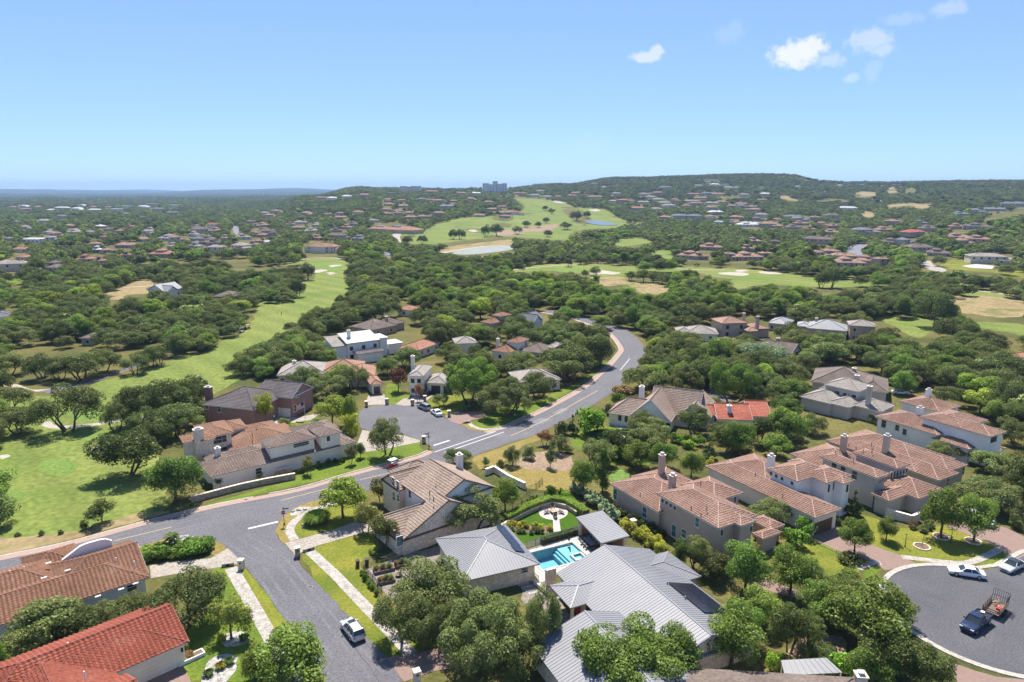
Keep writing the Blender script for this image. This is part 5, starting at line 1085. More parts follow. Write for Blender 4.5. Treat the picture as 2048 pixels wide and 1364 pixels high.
# ---------------------------------------------------------------- far houses: picture x, y of the wall foot, width, colour
ORD='first second third fourth fifth sixth seventh eighth ninth tenth eleventh twelfth thirteenth fourteenth fifteenth sixteenth seventeenth eighteenth nineteenth twentieth'.split()
for a in ('twenty','thirty','forty'):
    ORD += [a+'-'+b for b in ORD[:9]] +[{'twenty':'thirtieth','thirty':'fortieth','forty':'fiftieth'}[a]]
KIND={'p':('pink tile','tile_pink','stucco_tan'),'o':('orange tile','roof_orange','stucco_cream'),'r':('red','roof_red','stucco_cream'),'t':('tan','tile_tan','stucco_tan'),'b':('brown','shingle_brown','stucco_tan'),'g':('pale grey','shingle_pale','stone_pale'),'s':('slate grey','shingle_slate','stucco_grey'),'w':('white','roof_white','stucco_white')}
FARH=[
 (T1,'in the wooded suburb at far left',[(60,560,70,'s'),(245,575,190,'w'),(165,650,130,'o'),(165,715,130,'o'),(90,800,230,'g'),(390,800,170,'b'),(740,625,95,'t'),(865,660,110,'t'),(990,615,160,'p'),(1105,565,130,'p'),(1310,560,150,'g'),(760,655,60,'w'),(670,735,130,'o'),(785,745,90,'o'),(1005,700,90,'t'),(1265,690,190,'o'),(1530,560,120,'s'),(1610,500,180,'b'),(1660,455,80,'r'),(1600,590,120,'b'),(1690,655,140,'g'),(1870,640,150,'g'),(1980,610,90,'t'),(2030,530,70,'t'),(2020,455,60,'p'),(770,460,90,'w'),(470,385,80,'s'),(335,415,100,'g'),(120,420,60,'s'),(940,500,90,'t'),(1180,490,90,'g'),(700,520,70,'g')]),
 (T1,'on the white-roofed far left rise',[(90,300,90,'t'),(210,325,110,'t'),(310,300,80,'t'),(480,308,150,'w'),(600,322,130,'w'),(400,325,70,'w'),(720,300,90,'t'),(850,300,70,'t'),(1000,295,80,'w'),(1130,300,120,'w'),(1330,345,80,'s'),(1390,345,70,'s'),(1200,280,90,'w'),(1000,355,70,'s'),(1120,380,60,'s')]),
 (T2,'in the trees above the approach green',[(80,450,110,'t'),(70,530,115,'t'),(510,448,75,'g'),(630,455,60,'g'),(515,555,85,'t'),(655,535,120,'b'),(850,345,90,'o'),(620,362,60,'t'),(705,362,60,'t'),(40,600,90,'t'),(130,590,70,'w'),(850,560,120,'s')]),
 (T2,'on the slope below the hotel',[(1270,388,105,'p'),(1385,382,105,'p'),(1170,362,75,'p'),(1265,350,80,'t'),(1480,352,110,'p'),(1560,300,130,'s'),(1500,262,110,'t'),(1600,255,90,'p'),(1900,322,90,'p'),(1800,372,90,'p'),(2010,350,90,'p'),(1350,240,80,'s'),(1430,245,70,'t'),(1190,250,80,'p'),(1080,252,70,'t'),(1740,245,90,'p'),(1880,265,80,'t'),(1980,300,80,'t'),(640,232,110,'w'),(760,218,90,'w'),(560,235,90,'t'),(900,215,90,'t'),(1120,200,110,'w'),(1650,190,110,'t'),(1780,190,90,'w'),(1430,185,110,'t'),(1550,165,90,'w')]),
 (T3,'on the crest above the upper golf course',[(75,370,100,'p'),(140,380,90,'r'),(25,400,80,'p'),(310,205,65,'g'),(150,222,110,'t'),(265,245,105,'g'),(350,250,90,'g'),(440,250,65,'t'),(30,250,60,'t')]),
 (T3,'on the hillside right of the upper golf course',[(600,222,120,'t'),(545,240,80,'t'),(720,252,130,'t'),(860,285,95,'g'),(960,285,130,'o'),(1040,348,120,'o'),(1135,252,85,'g'),(1090,235,70,'g'),(1245,298,80,'g'),(1190,345,90,'g'),(1245,410,90,'p'),(1375,410,130,'s'),(1480,410,110,'s'),(1500,310,100,'t'),(1605,342,90,'p'),(1610,300,105,'g'),(1650,380,115,'w'),(1620,415,95,'o'),(1690,450,120,'w'),(1790,410,115,'t'),(1760,450,100,'p'),(1890,470,160,'w'),(2010,475,90,'p'),(1930,360,105,'p'),(1985,400,95,'g'),(1760,320,90,'p'),(1850,330,80,'s'),(1420,320,70,'t'),(1330,280,70,'t'),(1200,225,80,'t'),(880,225,80,'g')]),
 (T3,'high on the dark right hill',[(1260,185,95,'s'),(1600,122,140,'w'),(1575,156,60,'w'),(1640,156,70,'w'),(1717,160,75,'w'),(1755,180,130,'g'),(1590,232,120,'s'),(1980,185,40,'w'),(2010,222,80,'w'),(715,150,60,'s'),(785,172,30,'w'),(1500,165,70,'g')]),
 (T3,'among the villas beyond the right fairway',[(1600,650,170,'p'),(1430,715,200,'p'),(1530,720,110,'p'),(1900,725,200,'p'),(1750,725,90,'p'),(1890,660,90,'p'),(1945,600,95,'p'),(2030,700,90,'p')]),
 (T4,'in the villa streets at far right',[(500,595,240,'b'),(610,520,110,'p'),(190,610,70,'b'),(540,700,130,'p'),(620,670,110,'p'),(710,705,170,'p'),(750,765,220,'p'),(915,745,150,'p'),(995,755,70,'p'),(1055,600,150,'b'),(880,520,200,'s'),(1020,505,120,'t'),(1080,450,150,'t'),(1250,540,180,'r'),(1350,495,110,'b'),(1290,660,190,'b'),(1410,685,160,'b'),(1570,560,170,'p'),(1710,580,170,'p'),(1620,605,120,'p'),(1700,480,190,'b'),(1830,740,330,'g'),(1560,480,110,'t'),(1300,450,90,'s'),(1180,600,110,'s')]),
 (T4,'below the far right ridge',[(330,400,150,'s'),(205,420,60,'o'),(390,425,150,'s'),(150,470,170,'p'),(30,450,90,'w'),(90,390,110,'g'),(110,225,80,'w'),(668,163,40,'w'),(740,335,140,'w'),(715,290,55,'w'),(960,282,45,'w'),(1100,162,120,'w'),(900,258,30,'w'),(560,212,45,'w'),(360,168,30,'w'),(1590,380,120,'s'),(1700,362,120,'s'),(1830,345,150,'s'),(1960,312,150,'s'),(2040,300,110,'s'),(720,138,60,'w'),(830,150,40,'w')]),
]
fh=[]
for f,where,L in FARH:
    for (x,y,wd,k) in L:
        p=f(x,y); s_={T1:3.938,T2:3.938,T3:3.793,T4:3.737}[f]; fh.append([p,wd/s_,k,where])
rx_=random.Random(21)
for f,x0,x1,y0,y1,n,where,ks in ((T1,100,2000,420,640,22,'in the wooded suburb at far left','ttpgbgo'),(T2,0,1000,330,560,16,'in the trees above the approach green','ttpgb'),(T2,1050,2000,230,380,16,'on the slope below the hotel','ptpgt'),(T3,550,2000,210,330,12,'on the hillside right of the upper golf course','tgptg'),(T4,0,700,400,520,8,'in the villa streets at far right','pbt'),(T1,50,1400,285,330,6,'on the white-roofed far left rise','wtw')):
    k=0; tries=0
    while k < n and tries < 400:
        tries += 1; p=f(rx_.uniform(x0,x1),rx_.uniform(y0,y1))
        if any(abs(p[0] -e[0][0]) < 17 and abs(p[1] -e[0][1]) < 6 for e in fh) or any(min(q[0] for q in V) -8 < p[0] < max(q[0] for q in V) +8 and min(q[1] for q in V) -3 < p[1] < max(q[1] for q in V) +6 for V in VIS):continue
        fh.append([p,rx_.uniform(17,30),rx_.choice(ks),where]); k += 1
cnt={}
for e in fh:cnt.setdefault((e[2],e[3]),[]).append(e)
for key,L in cnt.items():
    L.sort(key=lambda e:e[0][0])
    for i,e in enumerate(L):
        e.append(('only %s-roofed house %s' % (KIND[key[0]][0],key[1])) if len(L) == 1 else '%s %s-roofed house from the left %s' % (ORD[i],KIND[key[0]][0],key[1]))
rr=random.Random(3)
for p,wpx,k,where,lab in fh:
    g=at(p); dep=g.y*math.cos(TH) +(H-g.z) *math.sin(TH); Wm=min(46,max(9,wpx/FPX*dep)); D=min(Wm*.75,15); D=max(8,D)
    ang=rr.choice((-28,-15,-6,8,20,32)); cmt,roof,wall=KIND[k]
    if 'stucco' in wall and rr.random() < .4:wall=rr.choice(('stucco_tan','stone_tan','stucco_tan','stucco_grey'))
    st=rr.choice((3.2,3.4,3.6,5.6)) if Wm < 26 else rr.choice((3.6,5.8))
    big=dep < 1100
    hh=House('distant_house',lab,g,ang,wall,roof,'plain',None,'trim_white')
    w_=Wm*.5; pt=rr.uniform(.3,.42)
    if k == 'w' and rr.random() < .5:
        hh.wing(st+.8,rect=(-w_,w_,0,D),kind='flat'); 
        if big:hh.wing(st,rect=(-w_*.6,w_*.9,-3,0.4),kind='flat')
    else:
        hh.wing(st,rect=(-w_,w_*rr.uniform(.3,.7),0,D),pitch=pt)
        hh.wing(st if rr.random() < .5 else 3.3,rect=(w_*rr.uniform(-.3,.2),w_,rr.uniform(-4,-1),D*.8),pitch=pt)
        if big and rr.random() < .7:hh.wing(min(st+2.6,6.2),rect=(-w_*.5,w_*.2,D*.2,D*.9),pitch=pt)
    if wpx > 14:
        for q in range(0,len(hh.wings)):
            W0=hh.wings[q]; n=max(1,int((W0['x1'] -W0['x0']) /4.5))
            for i in range(n):
                x=W0['x0'] +(W0['x1'] -W0['x0']) *(i+.5) /n
                hh.panel(q,'F',Vector((x,0,W0['z'] -1.5)),1.5,1.5,'window',('trim_white','glass'),.1)
    u0,v0=p; hpx=(st+2) /dep*FPX; VIS.append([(u0-wpx*.4,v0-hpx*.35),(u0+wpx*.4,v0-hpx*.35),(u0+wpx*.4,v0-hpx),(u0-wpx*.4,v0-hpx)])
# cream villa above the approach green, clubhouse
mid('villa','large cream villa with columns above the approach green',T2(440,600),T2(660,605),6.0,14,'stucco_cream','tile_tan',.36,extra=[dict(r=(-.4,.5,-4,5),z=6),dict(r=(.6,1.25,1,12),z=3.8),dict(r=(-1.25,-.7,2,12),z=5)],wins=6); vis(T2(405,600),T2(460,565),T2(600,570),T2(705,600),T2(690,650),T2(480,655))
mid('clubhouse','rambling clubhouse with orange tile roofs',T2(925,460),T2(1060,465),5.0,22,'stucco_tan','roof_orange',.36,extra=[dict(r=(1.0,4.4,-4,20),z=5),dict(r=(1.6,2.6,4,16),z=9,roof='shingle_slate'),dict(r=(-.4,.5,6,16),z=8,roof='shingle_slate')],wins=6,cat='clubhouse'); vis(T2(925,460),T2(990,430),T2(1150,405),T2(1290,450),T2(1270,475),T2(1050,475))
# hotel and office on the hill
def slab(nm,lab,pL,pR,base_v,tops,wall,cat,floors):
    gl=at(((pL+pR) /2,base_v)); dep=gl.y*math.cos(TH) +(H-gl.z) *math.sin(TH); W_=(pR-pL) /FPX*dep; t=thing(nm,lab,cat,gl,0)
    for (f0,f1,hpx,fl) in tops:
        x0,x1=-W_/2+f0*W_,-W_/2+f1*W_; hh_=hpx/FPX*dep; y0=rr.uniform(0,4)
        MB().box(x0,x1,y0,y0+22,-6,hh_).build('wing',wall,t); MB().box(x0-.4,x1+.4,y0-.4,y0+22.4,hh_+.01,hh_+1).build('parapet','stucco_cream',t)
        n=max(2,int((x1-x0) /5))
        for j in range(fl):
            z0=hh_*(j+.25) /fl
            for i in range(n):
                xa=x0+(x1-x0) *(i+.3) /n; xb=x0+(x1-x0) *(i+.7) /n
                MB().box(xa,xb,y0-.25,y0+.1,z0,z0+hh_/fl*.42).build('window','glass',t)
slab('hotel','pale multi-storey hotel block on the hilltop skyline',965,1014,388,[(0,.28,20,6),(.28,.48,18,6),(.42,.62,24,7),(.6,.82,19,6),(.8,1,20,6)],'trim_white','hotel',6); VIS.append([(964,360),(1015,360),(1015,378),(964,378)])
slab('office_block','white low office block on the hill left of the hotel',800,841,384,[(0,.33,11,3),(.36,.52,10,3),(.55,1,11,3)],'stucco_cream','office building',3); VIS.append([(800,372),(842,372),(842,381),(800,381)])
def mast(u,vb,vt,lab,guy=1.0):
    g=at((u,vb)); dep=g.y*math.cos(TH) +(H-g.z) *math.sin(TH); h_=(vb-vt) /FPX*dep; t=thing('radio_mast',lab,'mast',g)
    mb=MB()
    for a in range(3):mb.tube((guy*math.cos(a*2.09),guy*math.sin(a*2.09),0),(guy*.7*math.cos(a*2.09),guy*.7*math.sin(a*2.09),h_*.97),.28,.22,5)
    mb.build('legs','steel',t); mb=MB(); n=int(h_/2.5)
    for j in range(n):
        for a in range(3):mb.tube((guy*math.cos(a*2.09),guy*math.sin(a*2.09),j*2.5),(guy*math.cos((a+1) *2.09),guy*math.sin((a+1) *2.09),(j+1) *2.5),.12,.12,4)
    mb.build('bracing','steel',t); MB().tube((0,0,h_*.95),(0,0,h_*1.06),.15,.1,5).build('antenna','red_paint',t)
mast(1261.5,353,335,'lattice radio mast on the right hilltop skyline',1.3)
mast(198,402,388,'thin radio mast in the far left haze',1.6); mast(527,396,384,'thin radio mast right of the far left plain',1.6)

# roofs of the near houses stay in view too
for h in NEARH:
    for w_ in h.wings:
        hw=min(w_['x1'] -w_['x0'],w_['y1'] -w_['y0']) /2; zt=w_.get('ridge',w_['z']); zt=w_['z'] +(zt-w_['z']) *.6; k=.78
        mx,my=(w_['x0'] +w_['x1']) /2,(w_['y0'] +w_['y1']) /2; pts=[]
        for sx,sy in ((-1,-1),(1,-1),(1,1),(-1,1)):
            x=mx+sx*k*(w_['x1'] -w_['x0']) /2; y=my+sy*k*(w_['y1'] -w_['y0']) /2
            a,b=topix(h.o.x+x*h.ca-y*h.sa,h.o.y+x*h.sa+y*h.ca,zt); pts.append((float(a),float(b)))
        VIS.append(pts)
# ---------------------------------------------------------------- trees
LEAF={
 'live_oak':leafmat('live_oak_leaf',(0.093,0.123,0.034),(0.196,0.230,0.071)),
 'oak_dull':leafmat('dull_oak_leaf',(0.121,0.155,0.045),(0.241,0.278,0.088)),
 'elm':leafmat('elm_leaf',(0.105,0.174,0.029),(0.232,0.320,0.057)),
 'lime':leafmat('lime_leaf',(0.178,0.268,0.036),(0.354,0.458,0.066)),
 'yellow':leafmat('yellow_leaf',(0.405,0.384,0.038),(0.521,0.558,0.062)),
 'cedar':leafmat('cedar_leaf',(0.060,0.085,0.023),(0.144,0.172,0.044)),
 'conifer':leafmat('conifer_leaf',(0.070,0.112,0.030),(0.162,0.210,0.058)),
 'myrtle':leafmat('crape_myrtle_leaf',(0.137,0.149,0.040),(0.261,0.257,0.073),(0.521,0.193,0.112),.66),
 'bronze':leafmat('bronze_leaf',(0.223,0.101,0.052),(0.423,0.189,0.095)),
 'plum':leafmat('plum_leaf',(0.066,0.023,0.021),(0.189,0.067,0.045)),
 'willow':leafmat('willow_leaf',(0.196,0.237,0.044),(0.377,0.396,0.088)),
 'blue':leafmat('blue_cypress_leaf',(0.197,0.267,0.136),(0.381,0.460,0.238)),
 'pale':leafmat('pale_flowering_leaf',(0.128,0.182,0.041),(0.298,0.331,0.105),(0.521,0.558,0.356),.66),
 'bright':leafmat('bright_shrub_leaf',(0.131,0.265,0.025),(0.269,0.455,0.048)),
 'hedge':leafmat('hedge_leaf',(0.095,0.181,0.025),(0.199,0.309,0.044)),
 'golden':leafmat('golden_shrub_leaf',(0.318,0.311,0.037),(0.521,0.517,0.063)),
 'flowerred':leafmat('red_blossom',(0.226,0.174,0.055),(0.357,0.218,0.088),(0.521,0.121,0.145),.62),
}
def leafcloud(pos,nrm,leaf,rng,name,m,aspect=.62):
    n=len(pos); nrm=nrm/np.linalg.norm(nrm,axis=1,keepdims=True)
    t=rng.normal(size=(n,3)); t -= nrm*(t*nrm).sum(1,keepdims=True); t /= np.linalg.norm(t,axis=1,keepdims=True); b=np.cross(nrm,t)
    s=leaf*rng.uniform(.6,1.35,(n,1)); k=aspect*s*rng.uniform(.7,1.2,(n,1))
    j=lambda:rng.uniform(.75,1.25,(n,1))
    V=np.stack([pos+t*s*j() *.5,pos+b*k*j() *.5+nrm*s*.12,pos-t*s*j() *.5,pos-b*k*j() *.5+nrm*s*.12],1).reshape(-1,3)
    me=bpy.data.meshes.new(name); me.vertices.add(4*n); me.vertices.foreach_set('co',V.astype(np.float32).ravel())
    me.loops.add(4*n); me.loops.foreach_set('vertex_index',np.arange(4*n,dtype=np.int32)); me.polygons.add(n); me.polygons.foreach_set('loop_start',np.arange(0,4*n,4,dtype=np.int32)); me.polygons.foreach_set('loop_total',np.full(n,4,dtype=np.int32))
    me.update(); me.validate(); me.materials.append(m); return me
def crown_pts(rng,R,z0,z1,nl,n,lobe,shape):
    C=[]; rad=[]
    for i in range(nl):
        a=rng.uniform(0,6.283); q=math.sqrt(rng.uniform(0,1))
        if shape == 'spread':rho=.78*q; z=z0+(z1-z0) *(.14+.66*(1-rho ** 2*.85) *rng.uniform(.25,1.05)); r=R*rng.uniform(*lobe); fl=.8
        elif shape == 'dome':rho=.68*q; z=z0+(z1-z0) *(.18+.66*rng.uniform(0,1) *(1-rho ** 2*.9)); r=R*rng.uniform(*lobe); fl=.9
        elif shape == 'cone':f=rng.uniform(0,1) ** 1.3; z=z0+(z1-z0) *(.08+.84*f); rho=(1-f) *.75*rng.uniform(.5,1); r=R*rng.uniform(*lobe) *(1.05-.75*f); fl=.8
        elif shape == 'column':f=rng.uniform(0,1); z=z0+(z1-z0) *(.06+.88*f); rho=.45*rng.uniform(.2,1) *(1-.6*max(0,f-.6) /.4); r=R*rng.uniform(*lobe) *(1.1-.5*f); fl=1.25
        else:rho=.72*q; z=z0+(z1-z0) *(.35+.5*rng.uniform(0,1)); r=R*rng.uniform(*lobe); fl=.85
        C.append((R*rho*math.cos(a),R*rho*math.sin(a),z)); rad.append((r,r,r*fl))
    C=np.array(C); rad=np.array(rad); w=rad[:,0] ** 2; w /= w.sum(); id_=rng.choice(nl,n,p=w)
    d=rng.normal(size=(n,3)); d /= np.linalg.norm(d,axis=1,keepdims=True); flip=(d[:,2] < 0) & (rng.uniform(size=n) < .55); d[flip,2] *= -1
    rr_=(.62+.42*rng.uniform(size=(n,1)) ** .6); p=C[id_] +d*rad[id_] *rr_
    return C,rad,p,d
def limbs(rng,C,z0,R,stems,r0,h):
    mb=MB(); base=[]
    for s in range(stems):
        a=rng.uniform(0,6.28); lean=0 if stems == 1 else R*.22; p0=Vector((.14*R*math.cos(a) *(stems > 1),.14*R*math.sin(a) *(stems > 1),-.15)); p1=p0+Vector((lean*math.cos(a) +rng.uniform(-.15,.15),lean*math.sin(a) +rng.uniform(-.15,.15),z0*.95+.15))
        m=p0.lerp(p1,.5) +Vector((rng.uniform(-.12,.12),rng.uniform(-.12,.12),0)) *R*.2
        rb=r0/(stems ** .4); mb.tube(p0,m,rb*1.25,rb*.9,8); mb.tube(m,p1,rb*.9,rb*.75,8); base.append((p1,rb*.75))
    for i,c in enumerate(C[:16]):
        p,rb=min(base,key=lambda q:(q[0].x-c[0]) ** 2+(q[0].y-c[1]) ** 2); e=Vector(c); k=p.lerp(e,.5) +Vector((0,0,.06*h))
        mb.tube(p,k,rb*.55,rb*.33,6); mb.tube(k,e,rb*.33,rb*.1,5)
    return mb
PROTO={}
def proto(key,lm,R,h,zc,nl,n,leaf,lobe=(.27,.4),shape='dome',stems=1,tr=.2,seeds=(1,)):
    seeds=tuple(seeds)
    L=[]
    for sd in seeds:
        rng=np.random.default_rng(sd*101+len(key)); C,rad,p,d=crown_pts(rng,R,zc,h,nl,n,lobe,shape)
        if shape == 'weep':
            k=rng.uniform(size=len(p)); p=p.copy(); out=np.hypot(p[:,0],p[:,1]) /R; p[:,2] -= np.where(k < .7,rng.uniform(0,1,len(p)) *h*.55*np.clip(out,.2,1),0); p[:,2] =np.maximum(p[:,2],.15*h)
            d=d*np.array([1,1,.25])
        nr=d*.75+rng.normal(size=d.shape) *.5+np.array([0,0,.25])
        L.append((leafcloud(p,nr,leaf,rng,key+'_crown',LEAF[lm]),limbs(rng,C,zc+(h-zc) *.12,R,stems,tr,h).mesh(key+'_trunk')))
        L[-1][1].materials.append(MT['bark'])
    PROTO[key] =(L,R,h)
proto('live_oak','live_oak',5.6,8.0,1.2,34,11000,.31,(.19,.33),'spread',3,.30,(1,2,3,4))
proto('oak_dull','oak_dull',5.2,8.4,1.1,34,12000,.29,(.19,.33),'spread',2,.30,(5,6,7))
proto('elm','elm',4.2,9.0,1.5,34,10500,.29,(.22,.36),'dome',1,.22,(1,2,3))
proto('elm_big','elm',8.2,11.0,1.8,56,30000,.33,(.14,.26),'dome',2,.32,(11,))
proto('oak_big','oak_dull',8.0,10.5,1.3,60,32000,.31,(.13,.24),'spread',3,.36,(12,13))
proto('young','conifer',2.0,5.0,.9,16,2600,.24,(.28,.42),'dome',1,.09,(8,))
proto('lime','lime',4.0,8.0,2.0,26,7000,.34,(.26,.38),'dome',1,.2,(1,2))
proto('yellow','yellow',3.0,7.0,1.8,20,4500,.30,(.26,.4),'dome',1,.14,(1,))
proto('cedar','cedar',4.2,7.6,1.4,30,8500,.30,(.24,.36),'dome',3,.2,(1,2))
proto('conifer','conifer',2.4,8.5,.7,26,5500,.28,(.3,.44),'cone',1,.15,(1,))
proto('column','elm',1.8,9.5,.6,26,5500,.28,(.34,.5),'column',1,.14,(4,))
proto('myrtle','myrtle',2.3,4.6,1.5,18,3600,.24,(.26,.4),'dome',4,.1,(1,2))
proto('bronze','bronze',2.3,4.6,1.5,16,3000,.24,(.26,.4),'dome',2,.1,(1,))
proto('plum','plum',3.2,6.0,1.8,20,4500,.28,(.26,.4),'dome',1,.15,(1,))
proto('willow','willow',2.8,5.6,2.6,18,5200,.30,(.25,.38),'weep',1,.15,(1,))
proto('pale','pale',4.0,6.0,1.2,28,7500,.32,(.24,.36),'dome',2,.18,(1,2))
proto('bluetree','blue',4.5,7.5,1.5,28,7500,.32,(.24,.36),'dome',2,.18,(3,))
proto('sparse','oak_dull',2.0,6.5,2.0,10,900,.26,(.2,.3),'dome',1,.1,(2,))
proto('bush','hedge',1.0,1.6,.05,12,1100,.2,(.34,.5),'dome',2,.04,(1,2))
proto('bush_bright','bright',1.0,1.6,.05,12,1100,.2,(.34,.5),'dome',2,.04,(3,))
proto('bush_gold','golden',1.0,1.6,.05,12,1100,.2,(.34,.5),'dome',2,.04,(4,))
proto('bush_red','flowerred',1.0,1.6,.05,12,1100,.2,(.34,.5),'dome',2,.04,(5,))
proto('bush_blue','blue',1.0,2.2,.05,12,1300,.2,(.34,.5),'cone',2,.04,(6,))
proto('bush_olive','oak_dull',1.0,1.7,.05,12,1100,.2,(.34,.5),'dome',2,.04,(7,))
proto('bush_dark','cedar',1.0,1.6,.05,12,1100,.2,(.34,.5),'dome',2,.04,(8,))
proto('topiary','hedge',1.0,2.0,.02,14,1500,.16,(.36,.5),'cone',1,.04,(9,))
LOOK={'elm_big':'leafy green elm','oak_big':'grey-green oak','live_oak':'dark live oak','oak_dull':'grey-green oak','elm':'leafy green elm','young':'young dark oak','lime':'lime-green tree','yellow':'yellow-leaved tree','cedar':'dark cedar','conifer':'dark conical tree','column':'tall columnar tree','myrtle':'crape myrtle','bronze':'bronze-leaved small tree','plum':'purple-leaved tree','willow':'weeping tree','pale':'pale flowering tree','bluetree':'blue-green round tree','sparse':'thin sparse tree',
        'bush':'rounded green bush','bush_bright':'bright green bush','bush_gold':'golden-green bush','bush_red':'red-flowered bush','bush_blue':'blue-green cypress shrub','bush_olive':'olive-green bush','bush_dark':'dark rounded bush','topiary':'clipped conical bush'}
NAME={'elm_big':'elm_tree','oak_big':'oak_tree','live_oak':'live_oak','oak_dull':'oak_tree','elm':'elm_tree','young':'oak_tree','lime':'lime_tree','yellow':'yellow_tree','cedar':'cedar_tree','conifer':'conifer_tree','column':'columnar_tree','myrtle':'crape_myrtle','bronze':'bronze_tree','plum':'plum_tree','willow':'weeping_tree','pale':'flowering_tree','bluetree':'cypress_tree','sparse':'sparse_tree','topiary':'topiary_bush','bush_blue':'cypress_shrub'}
TREES=[]     # dict(x, y, z, h, r, sp, lab, man)
def tree(p,vt,wpx,sp,lab=None):
    g=at(p); dep=g.y*math.cos(TH) +(H-g.z) *math.sin(TH); h=(p[1] -vt) /FPX*dep/math.cos(TH) *(1+.0)
    # the far rim of the crown, not its tip, often makes the upper outline: shorten tall estimates by the crown's depth
    r=wpx/2/FPX*dep; dpr=math.atan2(H,g.y); h=max(h-.12*r*math.tan(dpr),r*.55 if 'bush' in sp else r*.9)
    if r > 6.3 and sp in ('elm','oak_dull'):sp={'elm':'elm_big','oak_dull':'oak_big'}[sp]
    TREES.append(dict(x=g.x,y=g.y,z=g.z,h=h,r=r,sp=sp,lab=lab,man=True,u=p[0],v=p[1]))
def T(f,x,yb,yt,w,sp,lab=None):
    s=abs(f(1000,0)[0] -f(0,0)[0]) /1000; tree(f(x,yb),f(0,yt)[1],w*s,sp,lab)
